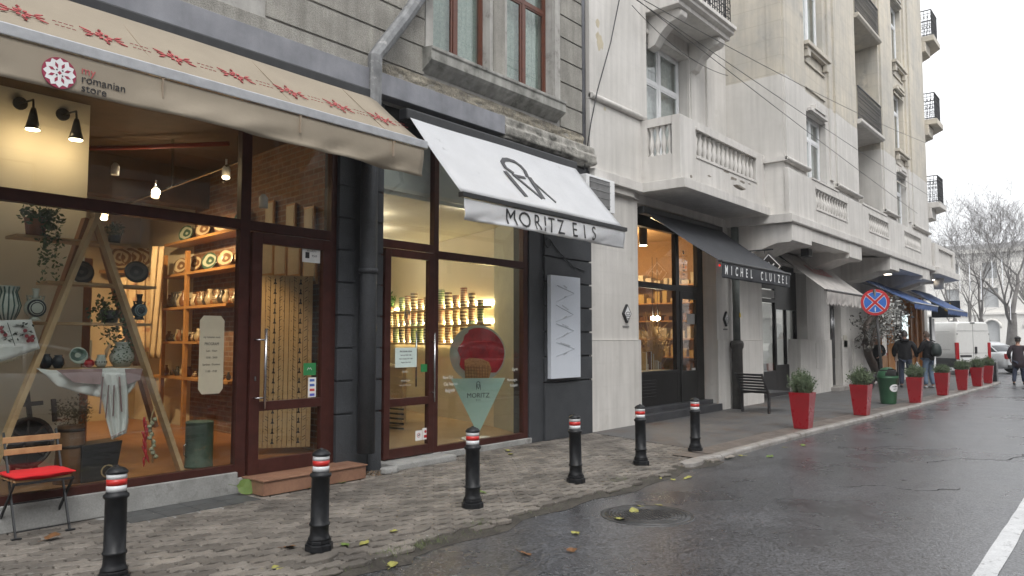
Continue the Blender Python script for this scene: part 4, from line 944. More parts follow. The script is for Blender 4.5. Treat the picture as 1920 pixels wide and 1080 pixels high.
for k, ch in enumerate('MICHEL CLUIZEL'):
    if ch == ' ': continue
    conform(subdiv(text(ch, .235, (13.15+.236*k+(.06 if k > 6 else 0), 5.655, 2.865), UX, UZ, M_white, aw3, ext=.001, sx=.72, bold=.003)), aw3)
aw4 = awning('awning', 'faded white awning with scalloped flap and pink script over the black door', 19.75, 23.45, 7.25, 4.0, 5.9, 2.86, 2.46, M_pcanvas, M_black, cassette=False, barh=.03, scallop=14, wave=.05)
n4, v4 = plane_uv((7.25, 4.0), (5.9, 2.86)); n4 = n4 if n4.z > 0 else -n4
text('Rosalli', .62, Vector((21.6, 6.62, 3.475))+n4*.006, UX, v4, mat('faded_pink_print', (.42, .16, .15)), aw4, ext=.002)
aw5 = awning('awning', 'blue awning nearer the camera over the orange timber shopfront', 28.2, 32.2, 7.3, 3.75, 5.6, 2.86, 2.62, M_blue, M_alu, barh=.03, scallop=18)
aw6 = awning('awning', 'blue awning farthest along the street above the white van', 33.9, 38.6, 7.0, 3.7, 5.55, 2.82, 2.58, M_blue, M_alu, barh=.03, scallop=20)
# dark board with yellow emblem under far balcony
bb = thing('hanging_board', 'dark board with yellow crest hanging behind the farthest blue awning', 'sign', (38.9, 6.2, 2.7))
B('board', mat('navy_board', (.012, .02, .035)), bb, (38.9, 38.95, 5.85, 7.0, 2.6, 3.35), bevel=.005)
q = MB(); q.lathe((38.89, 6.35, 3.02), [(.14, 0), (.14, .01)], 14, (-1, 0, 0)); q.prism([(-.18, .1), (.18, .1), (.1, .25), (0, .12), (-.1, .25)], (38.89, 6.35, 3.02), (0, -1, 0), UZ, (-1, 0, 0), .01); q.build('crest', mat('yellow_crest', (.5, .36, .03)), bb)
# AC unit
ac = thing('air_conditioner', 'white outdoor air conditioning unit between the white awning and cream wall', 'air conditioner', (11, 7.1, 4.0))
B('casing', M_white, ac, (10.55, 11.45, 6.98, 7.26, 3.82, 4.40), bevel=.012)
q = MB()
for k in range(17): q.box(10.66+.037*k, 10.672+.037*k, 6.965, 6.98, 3.88, 4.34)
for k in range(4): q.box(10.64, 11.28, 6.96, 6.975, 3.92+.12*k, 3.93+.12*k)
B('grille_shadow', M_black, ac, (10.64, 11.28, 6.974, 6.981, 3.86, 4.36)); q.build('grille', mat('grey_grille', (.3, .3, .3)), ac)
# white menu panel on right pillar
a = at(1033, 514, 7.16); b = at(1089, 707, 7.16)
mp_ = thing('menu_panel', 'tall white menu panel with zigzag lines of small text on the dark pillar', 'sign', (a.x, 7.2, b.z))
B('panel', mat('white_acrylic', (.62, .66, .72), (.6, .64, .7), rough=.25), mp_, (a.x, b.x, 7.16, 7.235, b.z, a.z-.01), bevel=.006)
pc = [(1045, 535), (1076, 550), (1043, 566), (1043, 572), (1075, 590), (1043, 603), (1043, 607), (1076, 620), (1043, 636), (1043, 642), (1077, 654), (1043, 668)]
q = MB()
for p_, r_ in zip(pc[::1], pc[1:]): 
    A_, B_ = at(*p_, 7.158), at(*r_, 7.158); q.bar(A_, B_, .004, .010, up=(0, 1, 0)) if (A_-B_).length > .12 else None
q.build('zigzag_line', mat('pale_grey_print', (.42, .46, .5)), mp_)
for t_, (px, py, ang) in zip(('RASPBERRY', 'LEMON', 'WHITE CHOCOLATE', 'BLUEBERRY', 'DARK CHOCOLATE', 'COOKIES & CREAM', 'VANILLA FROM MADAGASCAR', 'HAZELNUT'), ((1060, 538, -22), (1060, 557, 22), (1060, 577, -20), (1060, 595, 20), (1060, 611, -14), (1060, 628, 24), (1060, 646, -10), (1060, 663, 18))):
    o = at(px, py, 7.157); u = Vector((math.cos(R(ang)), 0, math.sin(R(ang)))); text(t_, .034, o, u, Vector((0, -1, 0)).cross(u), mat('grey_ink', (.34, .35, .37)), mp_, ext=.0004, sx=.6)
# lozenge wall signs
for px, py, lab in ((1178, 588, 'black and white diamond wall sign left of the chocolate shop window'), (1364, 598, 'black and white diamond wall sign between the chocolate shop and the drainpipe')):
    c = at(px, py, WY-.06); t = thing('diamond_sign', lab, 'sign', c, group=None)
    hx, hz = .135, .175
    q = MB(); q.prism([(-hx, 0), (0, hz), (hx, 0), (0, -hz)], c+Vector((0, .06, 0)), UX, UZ, NF, .05); q.build('case', M_black, t)
    q = MB(); q.prism([(-hx*.78, 0), (0, hz*.78), (hx*.78, 0), (0, -hz*.78)], c+Vector((0, .0095, 0)), UX, UZ, NF, .004); f_ = q.build('white_face', M_white, t)
    q = MB(); stroke(q, [(-.06, -.02), (-.06, .02), (.0, .03), (.06, .02), (.06, -.02), (-.06, -.02)], .01, c+Vector((0, .005, 0)), UX, UZ, NF, .003); q.prism([(-.03, -.085), (.03, -.085), (0, -.115)], c+Vector((0, .005, 0)), UX, UZ, NF, .003); q.build('cup_emblem', M_ink, f_)
    text('CHOCOLAT', .026, c+Vector((0, .004, -.05)), UX, UZ, M_ink, f_, ext=.001)
    tg = B('name_plate', mat('grey_plate', (.2, .2, .2)), t, (c.x-.11, c.x+.11, WY-.012, WY, c.z-.255, c.z-.225))
# bracket sign above black awning
hs_ = thing('bracket_sign', 'black and white lozenge sign hanging from a bracket above the black awning', 'sign', (16.9, 6.3, 3.2))
q = MB(); q.bar((16.85, WY, 3.63), (16.85, 6.15, 3.63), .03, .03); q.bar((16.85, 6.35, 3.62), (16.85, 6.35, 3.55), .015, .015); q.build('bracket', M_black, hs_)
q = MB(); q.prism([(-.30, 0), (0, .32), (.30, 0), (0, -.32)], (16.83, 6.25, 3.24), (0, -1, 0), UZ, (1, 0, 0), .05); q.build('lozenge', M_black, hs_)
q = MB(); stroke(q, [(-.26, 0), (0, .28), (.26, 0), (0, -.28), (-.26, 0)], .018, (16.828, 6.25, 3.24), (0, -1, 0), UZ, (-1, 0, 0), .003)
stroke(q, [(-.12, .06), (-.06, -.03), (0, .1), (.05, -.02), (.12, .06)], .03, (16.828, 6.25, 3.24), (0, -1, 0), UZ, (-1, 0, 0), .004); q.build('white_lines', M_white, hs_)
# soffit lamps of the far balcony; black box lamp under bay
for p_, lab in ((Vector((29.2, 6.6, 3.97)), 'round lit lamp in the soffit over the nearer blue awning'), (Vector((35.2, 6.3, 4.12)), 'round lit lamp in the soffit of the far corner balcony')):
    t = thing('soffit_lamp', lab, 'lamp', p_); q = MB(); q.lathe(p_, [(.16, -.05), (.17, .03)], 16); q.build('rim', M_white, t); q = MB(); q.lathe(p_+Vector((0, 0, -.053)), [(.13, -.01), (.13, 0)], 16); q.build('bulb', emis('lamp_glow', (1, .86, .7), 6), t)
t = thing('box_lamp', 'small black box lamp fixed under the cream bay beam', 'lamp', (19.9, 6.5, 3.9)); B('lamp_box', M_black, t, (19.75, 20.05, 6.3, 6.5, 3.74, 3.94), bevel=.01); B('lens', M_room, t, (19.78, 20.02, 6.295, 6.3, 3.77, 3.91))
ra = thing('alarm_light', 'tiny red alarm light under the black awning beside the shop opening', 'lamp', (16.0, 7.2, 3.1)); q = MB(); q.lathe((16.40, 7.24, 3.30), [(.025, 0), (.025, .02), (.01, .03)], 12, (0, -1, 0)); q.build('dome', emis('red_alarm', (1, .03, .02), .6), ra)

# ================================================================ INTERIOR 1: craft shop
def dirv(vx): d = MW @ Vector((vx-960, 540-HY, -F)); return Vector((d.x, d.y, 0)).normalized()
def inter(A, d, px):
    r = ray(px, 600); r = r.x/r.y; t = (A[0]-r*A[1])/(r*d.y-d.x); return Vector((A[0]+t*d.x, A[1]+t*d.y, 0))
M_brick = brickmat('old_brick', (.26, .135, .07), (.18, .09, .05), (.26, .2, .15), axis='YZ')
M_ceil = mat('brown_ceiling', (.09, .052, .028), (.065, .04, .022), rough=.8)
M_wallb = mat('warm_plaster', (.50, .42, .30), (.46, .38, .27), scale=1, rough=.85)
M_floor1 = mat('orange_floor_boards', (.36, .17, .06), (.27, .12, .045), scale=3, rough=.3, streak=.1)
r1_ = B('craft_shop_room', M_floor1, gb, (-3, 6.3, 7.40, 14, .12, .2))
db = dirv(-440)
W0 = Vector((5.84, 7.42, 0)); W1 = W0+db*6.9
q = MB(); q.add([(W0.x, W0.y, .2), (W1.x, W1.y, .2), (W1.x, W1.y, 4.35), (W0.x, W0.y, 4.35)], [(0, 1, 2, 3)]); q.build('brick_wall', M_brick, r1_, fix=False)
B('back_wall', M_wallb, r1_, (-3, 7, 13.9, 14.0, .2, 4.35)); B('ceiling', M_ceil, r1_, (-3, 7, 7.40, 14, 4.3, 4.4)); B('side_wall', M_wallb, r1_, (-3.1, -3, 7.4, 14, .2, 4.3))
B('white_partition', mat('cream_partition', (.62, .56, .44), (.58, .52, .41), scale=1), r1_, (-3, 3.58, 9.2, 9.3, .2, 4.3))
B('timber_post', mat('orange_post', (.40, .17, .06), (.30, .12, .04)), r1_, (3.62, 3.95, 9.9, 10.1, .2, 2.6))
B('beam', M_ceil, r1_, (3.58, 6.6, 11.4, 11.7, 3.7, 4.3))
q = MB()
q.tube([(3.9, 11.3, 4.2), (4.5, 10.2, 4.15), (5.2, 9.0, 4.15)], .03, 8); q.build('red_pipe', mat('dull_red_pipe', (.25, .03, .02)), r1_)
def lamp_pt(name, p, e, col=(1, .78, .5), r=.06, parent=None):
    l = bpy.data.lights.new(name, 'POINT'); l.energy = e; l.color = col; l.shadow_soft_size = r
    o = bpy.data.objects.new(name, l); C.objects.link(o); o.location = Vector(p)-(wloc(parent) if parent else Vector()); o.parent = parent; return o
def lamp_spot(name, p, target, e, ang, col, parent):
    l = bpy.data.lights.new(name, 'SPOT'); l.energy = e; l.color = col; l.spot_size = R(ang); l.spot_blend = .7; l.shadow_soft_size = .05
    o = bpy.data.objects.new(name, l); C.objects.link(o); o.location = Vector(p)-wloc(parent); o.rotation_euler = (Vector(p)-Vector(target)).to_track_quat('Z', 'Y').to_euler(); o.parent = parent; return o
def lamp_area(name, p, e, sx, sy, rot, col, parent):
    l = bpy.data.lights.new(name, 'AREA'); l.energy = e; l.color = col; l.shape = 'RECTANGLE'; l.size = sx; l.size_y = sy
    o = bpy.data.objects.new(name, l); C.objects.link(o); o.location = Vector(p)-wloc(parent); o.rotation_euler = rot; o.parent = parent; return o
M_glow = emis('warm_bulb', (1, .82, .55), 12)
# two cone lamps on the partition
for k, (px, py) in enumerate(((62, 225), (143, 245))):
    p_ = at(px, py, 8.85); t = thing('cone_lamp', '%s black cone wall lamp glowing on the cream partition in the craft shop' % ('left' if k == 0 else 'right'), 'lamp', p_, group='cone lamps in the craft shop')
    q = MB(); q.lathe(p_, [(.075, -.10), (.05, 0), (.03, .10), (.022, .13)], 16); q.build('lamp_shade', M_black, t)
    q = MB(); q.tube([p_+Vector((0, 0, .13)), p_+Vector((.0, .02, .22)), p_+Vector((-.02, .33, .24))], .012, 6); q.lathe((p_.x-.02, 9.2, p_.z+.24), [(.07, 0), (.07, .03)], 16, (0, -1, 0)); q.build('arm', M_black, t)
    q = MB(); q.lathe(p_+Vector((0, 0, -.101)), [(.066, -.006), (.066, 0)], 16); q.build('bulb', M_glow, t)
    lamp_pt('lamp_light', p_+Vector((0, .0, -.16)), 3.5, (1, .74, .42), .05, t)
# track with spots
tr = thing('ceiling_track', 'thin ceiling track holding spotlights across the craft shop', 'track', (5, 9.5, 3.4))
T0, T1 = at(235, 383, 11.5), at(455, 300, 8.2)
q = MB(); q.bar(T0, T1, .02, .03); q.bar(at(324, 255, 9.9), at(324, 350, 9.9), .03, .03); q.bar(at(448, 255, 8.3), at(448, 300, 8.3), .03, .03); q.build('rail', M_steel, tr)
for k, (px, py, Y_, e) in enumerate(((292, 360, 10.2, 4), (424, 322, 8.6, 1), (196, 400, 10.8, 2))):
    p_ = at(px, py, Y_); t = thing('spotlight', ('bright bare spotlight glowing on the ceiling track', 'white spotlight near the mullion on the ceiling track', 'small spotlight behind the top of the wooden ladder')[k], 'spotlight', p_)
    q = MB(); q.lathe(p_, [(.05, -.08), (.05, .04), (.03, .08)], 12, (.2, .3, 1)); q.tube([p_+Vector((0, 0, .05)), p_+Vector((0, 0, .16))], .012, 6); q.build('head', M_white, t)
    q = MB(); q.lathe(p_, [(.04, -.09), (.04, -.082)], 12, (.2, .3, 1)); 
    if k == 0:
        q = MB(); q.lathe(p_+Vector((-.03, -.07, -.02)), [(.001, -.055), (.04, -.03), (.055, 0), (.04, .04), (.001, .055)], 12)
    q.build('bulb', emis('bright_bulb', (1, .85, .6), 40) if k == 0 else M_glow, t)
    lamp_pt('lamp_light', p_+Vector((-.05, -.12, -.18)), e, (1, .68, .36), .06, t)
for p_, e, k in (((4.3, 10.2, 3.75), 230, 0), ((4.0, 11.2, 3.6), 120, 1), ((4.85, 7.62, 3.1), 40, 2)):
    t = thing('spotlight', ('spotlight aimed at the pottery shelves on the brick wall', 'spotlight at the back aimed at the hanging cloths', 'small spotlight just inside above the craft shop door')[k], 'spotlight', p_)
    q = MB(); q.lathe(p_, [(.05, 0), (.05, .12), (.02, .16)], 12); q.build('head', M_white, t); lamp_spot('lamp_light', Vector(p_)+Vector((0, 0, -.06)), ((6.1, 11.3, 1.7), (4.6, 13.7, 1.4), (5.0, 8.2, 1.0))[k], e, (95, 80, 75)[k], (1, .66, .34), t)
# ladder display
M_lad = mat('ladder_timber', (.54, .38, .21), (.44, .29, .15), scale=7, rough=.5, streak=.12)
ld = thing('ladder_display', 'tall wooden A-frame ladder with plank shelves in the craft shop window', 'ladder shelf', at(175, 880, 7.9))
YF, YB = 7.72, 8.35
for pts in (((182, 400), (18, 800)), ((176, 400), (340, 886))):
    q = MB(); q.bar(at(*pts[0], YF), at(*pts[1], YF)+(at(*pts[1], YF)-at(*pts[0], YF))*.0, .045, .105, up=(0, 1, 0)); q.build('leg', M_lad, ld, bevel=.004)
q = MB(); q.bar(at(18, 800, YF), at(-20, 895, YF), .045, .105, up=(0, 1, 0)); q.build('leg', M_lad, ld)
for pts in (((160, 410), (60, 700)), ((178, 410), (290, 800))):
    q = MB(); q.bar(at(*pts[0], YB), at(*pts[1], YB), .04, .11, up=(0, 1, 0)); q.build('leg', mat('ladder_dark', (.30, .14, .06), (.24, .10, .045)), ld)
SH = []
for (x0, y0_, x1, y1_) in ((22, 440, 236, 464), (80, 528, 284, 541), (60, 609, 275, 606), (75, 692, 268, 690)):
    A_, B_ = at(x0, y0_, 7.95), at(x1, y1_, 7.95); z = (A_.z+B_.z)/2
    q = MB(); q.box(A_.x, B_.x, 7.83, 8.12, z-.015, z+.012); q.build('shelf_board', M_lad, ld, bevel=.003); SH.append(z+.012)
# potted plants
M_leaf = mat('dark_green_leaf', (.035, .075, .025), (.07, .12, .045), scale=20, rough=.5)
M_leafv = mat('variegated_leaf', (.10, .15, .06), (.035, .07, .025), scale=30, rough=.5)
M_clay = mat('terracotta', (.30, .12, .06), (.24, .09, .045), rough=.7)
def leafcluster(q, c, n_, rad, s, flat=1, rnd=random):
    for _ in range(n_):
        d = Vector((rnd.gauss(0, 1), rnd.gauss(0, 1), rnd.gauss(0, 1)*flat)); d = d.normalized()*rad*rnd.random()**.4
        leaf(q, Vector(c)+d, s*rnd.uniform(.6, 1.3), rnd)
def leaf(q, p, s, rnd=random):
    u = Vector((rnd.gauss(0, 1), rnd.gauss(0, 1), rnd.gauss(0, 1))).normalized(); v = u.cross(Vector((rnd.gauss(0, 1), rnd.gauss(0, 1), rnd.gauss(0, 1)))).normalized()
    q.add([p, p+u*s*.5+v*s*.28, p+u*s, p+u*s*.5-v*s*.28], [(0, 1, 2, 3)])
random.seed(4)
a = at(75, 440, 7.92); t = thing('trailing_plant', 'variegated trailing plant spilling from a pot on the top ladder shelf', 'potted plant', (a.x, a.y, SH[0]))
q = MB(); q.lathe((a.x-.04, a.y, SH[0]), [(.075, 0), (.095, .16), (.10, .17)], 14); q.build('pot', M_clay, t)
q = MB(); leafcluster(q, (a.x, a.y-.02, SH[0]+.2), 240, .17, .06, .6)
for k in range(13):
    x = a.x+random.uniform(-.04, .12); y = a.y-.1+random.uniform(-.04, .06); L_ = random.uniform(.25, .62); z = SH[0]+.15
    for j in range(int(L_/.022)): leaf(q, Vector((x+random.gauss(0, .018), y+random.gauss(0, .018), z-j*.022)), .05)
q.build('foliage', M_leafv, t, fix=False)
a = at(215, 440, 7.98); t = thing('potted_bush', 'round grey green bush in a dark pot on the top ladder shelf', 'potted plant', (a.x, a.y, SH[0]))
q = MB(); q.lathe((a.x, a.y, SH[0]), [(.05, 0), (.065, .09)], 14); q.build('pot', M_black, t); q = MB(); leafcluster(q, (a.x, a.y, SH[0]+.15), 420, .09, .022); q.build('foliage', mat('sage_leaf', (.10, .13, .07), (.06, .09, .05), scale=30), t, fix=False)
a = at(205, 608, 7.95); t = thing('ivy_plant', 'dark ivy plant in the middle of the ladder shelves', 'potted plant', (a.x, a.y, SH[2]))
q = MB(); q.lathe((a.x, a.y, SH[2]), [(.07, 0), (.09, .13)], 14); q.build('pot', M_black, t); q = MB(); leafcluster(q, (a.x, a.y, SH[2]+.1), 330, .2, .045, .8); leafcluster(q, (a.x+.1, a.y, SH[2]-.15), 160, .16, .04, 1); q.build('foliage', M_leaf, t, fix=False)
# pottery
def lathe_thing(name, label, cat, c, prof, m, n=20, group=None, handle=None):
    t = thing(name, label, cat, c, group=group); q = MB(); q.lathe(c, prof, n); q.build('body', m, t)
    if handle:
        q = MB()
        for s in handle: q.tube([Vector(c)+Vector((s*r_, 0, z_)) for r_, z_ in handle[s]], .012, 6)
        q.build('handle', m, t)
    return t
def ringmat(name, c1, c2, sc_=60, axis_noise=1.5, rough=.25):
    if name in MATS: return MATS[name]
    m, n = new_mat(name); L = n.links.new; N = n.nodes.new; o = N('ShaderNodeOutputMaterial'); b = N('ShaderNodeBsdfPrincipled'); b.inputs['Roughness'].default_value = rough
    tc = N('ShaderNodeTexCoord'); w_ = N('ShaderNodeTexWave'); w_.wave_type = 'RINGS'; w_.rings_direction = 'SPHERICAL'; w_.inputs['Scale'].default_value = sc_; w_.inputs['Distortion'].default_value = axis_noise; w_.inputs['Detail'].default_value = 3
    L(tc.outputs['Object'], w_.inputs['Vector']); cr = N('ShaderNodeValToRGB'); cr.color_ramp.elements[0].position = .35; cr.color_ramp.elements[1].position = .6
    cr.color_ramp.elements[0].color = rgb(c1); cr.color_ramp.elements[1].color = rgb(c2); L(w_.outputs['Fac'], cr.inputs['Fac']); L(cr.outputs[0], b.inputs['Base Color']); L(b.outputs[0], o.inputs['Surface']); MATS[name] = m; return m
M_plate = ringmat('painted_plate', (.55, .47, .33), (.20, .11, .06), 3.2, 5.0); M_plate2 = ringmat('green_plate', (.45, .50, .42), (.06, .12, .09), 3.5, 5); M_plate3 = ringmat('dark_plate', (.10, .09, .08), (.03, .03, .03), 4, 4)
def plate(label, c, r, m, face=(0, -1, .25), group=None, cat='plate'):
    """a shallow glazed plate standing on edge, built round its own centre"""
    o = MB(); q = o; q.lathe((0, 0, 0), [(r*.25, -.0), (r*.55, .004), (r*.95, .028), (r, .032), (r*.97, .036), (r*.55, .012), (r*.2, .009), (.001, .009)], 24, (0, 0, 1))
    t = q.build('plate', m, None); t.location = Vector(c); t.rotation_euler = Vector(face).to_track_quat('Z', 'Y').to_euler(); return tag(t, label, cat, group)
a = at(17, 600, 7.7); t = lathe_thing('striped_vase', 'tall white vase with dark green vertical stripes beside the canteen bottle', 'vase', (a.x, 7.75, a.z), [(.055, 0), (.085, .07), (.10, .13), (.075, .22), (.065, .25), (.085, .30), (.088, .305), (.07, .30), (.06, .25)], mat('glazed_white', (.50, .54, .48), rough=.25))
q = MB()
for k in range(14):
    an = k*math.pi/7; ps = [(.0565, .003), (.0865, .07), (.1015, .13), (.0765, .22), (.0665, .25), (.0865, .295)]
    q.tube([(a.x+r_*math.cos(an), 7.75+r_*math.sin(an), a.z+h_) for r_, h_ in ps], .007, 5)
q.build('glaze_stripes', mat('green_glaze', (.03, .085, .07), rough=.25), t)
def canteen(label, px, py, r, m1, m2):
    c = at(px, py, 7.8); t = thing('canteen_bottle', label, 'pottery', (c.x, 7.8, c.z-r))
    q = MB(); q.lathe((c.x, 7.80, c.z), [(.001, -.055), (r*.6, -.05), (r*.92, -.028), (r, 0), (r*.92, .028), (r*.6, .05), (.001, .055)], 28, (0, -1, 0)); q.lathe((c.x, 7.8, c.z+r*.92), [(.03, 0), (.022, .04), (.03, .09), (.035, .095)], 14); q.lathe((c.x, 7.8, c.z-r-.02), [(.05, 0), (.035, .04)], 14); q.build('body', m1, t)
    q = MB()
    for rr_ in (.55, .72, .80): q.tube([(c.x+r*rr_*math.cos(i*math.pi/14), 7.80-.052+.012*max(0, rr_-.55)/.25, c.z+r*rr_*math.sin(i*math.pi/14)) for i in range(29)], .005, 5, caps=False)
    q.build('painted_rings', m2, t)
    q = MB()
    for s in (-1, 1): q.tube([(c.x+s*r*.62, 7.8, c.z+r*.75), (c.x+s*r*.75, 7.8, c.z+r*1.2), (c.x+s*r*.35, 7.8, c.z+r*1.15), (c.x+s*.03, 7.8, c.z+r*1.05)], .011, 6)
    q.build('handle', m1, t)
canteen('white round canteen bottle with black rings beside the striped vase', 66, 578, .095, mat('glazed_white', (.5, .54, .48)), mat('dark_glaze', (.02, .03, .04), rough=.25))
canteen('dark blue round canteen bottle at the right end of a ladder shelf', 261, 582, .075, mat('dark_glaze', (.02, .03, .04)), mat('pale_glaze', (.2, .28, .3), rough=.25))
plate('large dark plate standing on the second ladder shelf at the right', at(255, 511, 7.95), .115, M_plate3, (-.25, -1, .15))
plate('dark round plate behind the left ladder leg', at(152, 511, 8.2), .115, M_plate3, (0, -1, .1))
plate('green glazed plate leaning between the dark pots and the red apple', at(145, 668, 7.9), .085, M_plate2)
for k, (px, py, r_) in enumerate(((86, 672, .06), (110, 676, .055))):
    c = at(px, 692, 7.9); lathe_thing('dark_pot', ('rounder dark glazed pot at the left of the lower ladder shelf', 'dark glazed pot next to the green plate on the lower ladder shelf')[k], 'pot', (c.x, 7.92, SH[3]), [(r_*.6, 0), (r_, r_*.8), (r_*.9, r_*1.6), (r_*.55, r_*2.1), (r_*.7, r_*2.3)], mat('dark_glaze', (.02, .03, .04)))
c = at(167, 688, 7.85); q = MB(); q.lathe((c.x, 7.85, SH[3]), [(.015, 0), (.042, .02), (.048, .045), (.035, .075), (.012, .078), (.002, .07)], 18); q.tube([(c.x, 7.85, SH[3]+.07), (c.x+.005, 7.85, SH[3]+.10)], .003, 5); tag(q.build('red_apple', M_red, None), 'shiny red apple on the lower ladder shelf under a cream candle', 'ornament')
for k, (px, hh_) in enumerate(((172, .17), (203, .11))):
    c = at(px, 670, 7.87); q = MB(); 
    if k == 0: q.tube([(c.x, 7.9, SH[3]+.05), (c.x, 7.9, SH[3]+.27)], .012, 8)
    else: q.tube([(c.x-.01, 7.9, SH[3]+.09), (c.x-.005, 7.9, SH[3]+.16), (c.x+.03, 7.9, SH[3]+.23)], [.008, .02, .012], 8)
    tag(q.build('candle' if k == 0 else 'dried_gourd', mat('cream_wax', (.6, .42, .24), rough=.5), None), ('slender cream candle standing behind the red apple', 'twisted cream gourd beside the white bowl')[k], ('candle', 'ornament')[k])
c = at(189, 688, 7.85); t = lathe_thing('dotted_bowl', 'small white jug with a band of dark dots on the lower ladder shelf', 'jug', (c.x, 7.85, SH[3]), [(.03, 0), (.05, .03), (.052, .06), (.035, .11), (.04, .125)], mat('glazed_white', (.5, .54, .48)))
q = MB()
for i in range(14): an = i*math.pi/7; q.lathe((c.x+.0515*math.cos(an), 7.85+.0515*math.sin(an), SH[3]+.055), [(.007, -.004), (.007, .004)], 6, (math.cos(an), math.sin(an), 0))
q.build('painted_dots', M_ink, t)
c = at(232, 688, 7.9); t = lathe_thing('flowered_vase', 'large pale vase with painted leaf sprigs at the right of the lower ladder shelf', 'vase', (c.x, 7.95, SH[3]-.02), [(.06, 0), (.11, .08), (.115, .13), (.07, .22), (.065, .25), (.08, .27)], mat('glazed_white', (.5, .54, .48)))
q = MB(); random.seed(8)
for i in range(70):
    an = random.uniform(-2.9, -.2); h_ = random.uniform(.04, .2); r_ = .113 if h_ < .14 else .113-(h_-.14)*.5; p_ = Vector((c.x+r_*math.cos(an), 7.95+r_*math.sin(an), SH[3]+h_)); q.lathe(p_, [(random.uniform(.004, .009), -.004), (.004, .004)], 6, (math.cos(an), math.sin(an), 0))
q.build('painted_sprigs', M_leaf, t)
# embroidered runner hanging at the left
M_linen = mat('white_linen', (.76, .77, .74), (.68, .69, .67), scale=5, rough=.9, trans=.15)
t = thing('embroidered_runner', 'white cloth with bird and flower embroidery and fringe at the left of the window', 'cloth', at(35, 640, 7.66))
q = MB()
def rn(u, v):
    p_ = at(-70+u*130+v*15*u, 602+u*(-3)+v*(100-u*45), 7.64+.01*math.sin(u*9)); return p_+Vector((0, .01*math.sin(u*14+v*2), 0))
q.grid(rn, 24, 8, thick=.003, nrm=(0, 1, 0)); q.build('cloth', M_linen, t)
q = MB()
for i in range(46): p_ = Vector(rn(i/46, 1)); q.tube([p_, p_+Vector((random.gauss(0, .004), 0, -.028))], .0018, 4)
q.build('fringe', mat('cream_fringe', (.45, .43, .33)), t)
q = MB(); qr = MB(); Yr = 7.628
for (x0, y0_, x1, y1_, w_) in ((14, 605, 28, 648, .012), (2, 634, 60, 620, .008), (24, 612, 45, 608, .02), (30, 608, 52, 614, .016)): A_, B_ = at(x0, y0_, Yr), at(x1, y1_, Yr); q.bar(A_, B_, .002, w_, up=(0, 1, 0))
for (px, py) in ((56, 634), (50, 630), (61, 631), (53, 639), (60, 638), (10, 628), (4, 622), (47, 620), (2, 615)):
    p_ = at(px, py, Yr); qr.lathe(p_, [(.017, 0), (.017, .003)], 9, (0, -1, 0))
random.seed(2)
for _ in range(26):
    px, py = random.uniform(0, 66), random.uniform(604, 640); leaf(q, at(px, py, Yr-.002), .035)
q.build('embroidery', mat('dark_thread', (.05, .06, .05)), t, fix=False); qr.build('red_embroidery', mat('red_thread', (.28, .03, .04)), t)
# the embroidered blouse
t = thing('folk_blouse', 'white folk blouse with dark red embroidery hung spread from the lower ladder shelf', 'blouse', at(195, 760, 7.66))
def blouse_edge(px_list_top, px_list_bot, n_):
    pass
def polyl(P, u):
    k = u*(len(P)-1); i = min(int(k), len(P)-2); f_ = k-i; return (P[i][0]+(P[i+1][0]-P[i][0])*f_, P[i][1]+(P[i+1][1]-P[i][1])*f_)
TOPS = [(68, 690), (95, 694), (125, 694), (165, 692), (200, 690), (240, 690), (268, 692)]; BOTS = [(80, 700), (108, 724), (140, 734), (170, 742), (182, 744), (238, 742), (250, 728)]
def bl(u, v):
    a_ = polyl(TOPS, u); b_ = polyl(BOTS, u); px, py = a_[0]+(b_[0]-a_[0])*v, a_[1]+(b_[1]-a_[1])*v; return at(px, py, 7.66-.02*math.sin(u*26+v*3)*v-.015*math.sin(v*3))
q = MB(); q.grid(bl, 60, 10, thick=.003, nrm=(0, 1, 0))
TB = [(182, 742), (205, 742), (238, 740)]; BB = [(208, 823), (217, 825), (235, 812)]
TB = [(172, 700), (190, 742), (200, 790), (210, 825)]; RB = [(236, 700), (240, 742), (241, 790), (237, 812)]
def bod(u, v):
    a_ = polyl(TB, v); b_ = polyl(RB, v); px, py = a_[0]+(b_[0]-a_[0])*u, a_[1]+(b_[1]-a_[1])*u; return at(px, py, 7.645-.012*math.sin(u*20+v*4)-.02*math.sin(u*3))
q.grid(bod, 30, 30, thick=.003, nrm=(0, 1, 0)); q.build('linen', M_linen, t)
q = MB()
for (x0, y0_, x1, y1_, w_) in ((193, 706, 187, 776, .035), (204, 722, 198, 784, .022), (214, 722, 212, 780, .022), (224, 706, 228, 772, .035), (208, 820, 236, 806, .02)): q.bar(at(x0, y0_, 7.605), at(x1, y1_, 7.605), .003, w_, up=(0, 1, 0))
q.prism([(-.1, 0), (.30, 0), (.29, -.15), (.05, -.12)], at(128, 693, 7.61), UX, UZ, NF, .003)
q.prism([(0, 0), (.17, 0), (.15, -.11), (.03, -.15)], at(234, 692, 7.61), UX, UZ, NF, .003)
q.build('embroidery', brickmat('wine_embroidery', (.10, .02, .035), (.16, .05, .06), (.30, .2, .2), .02, .02), t)
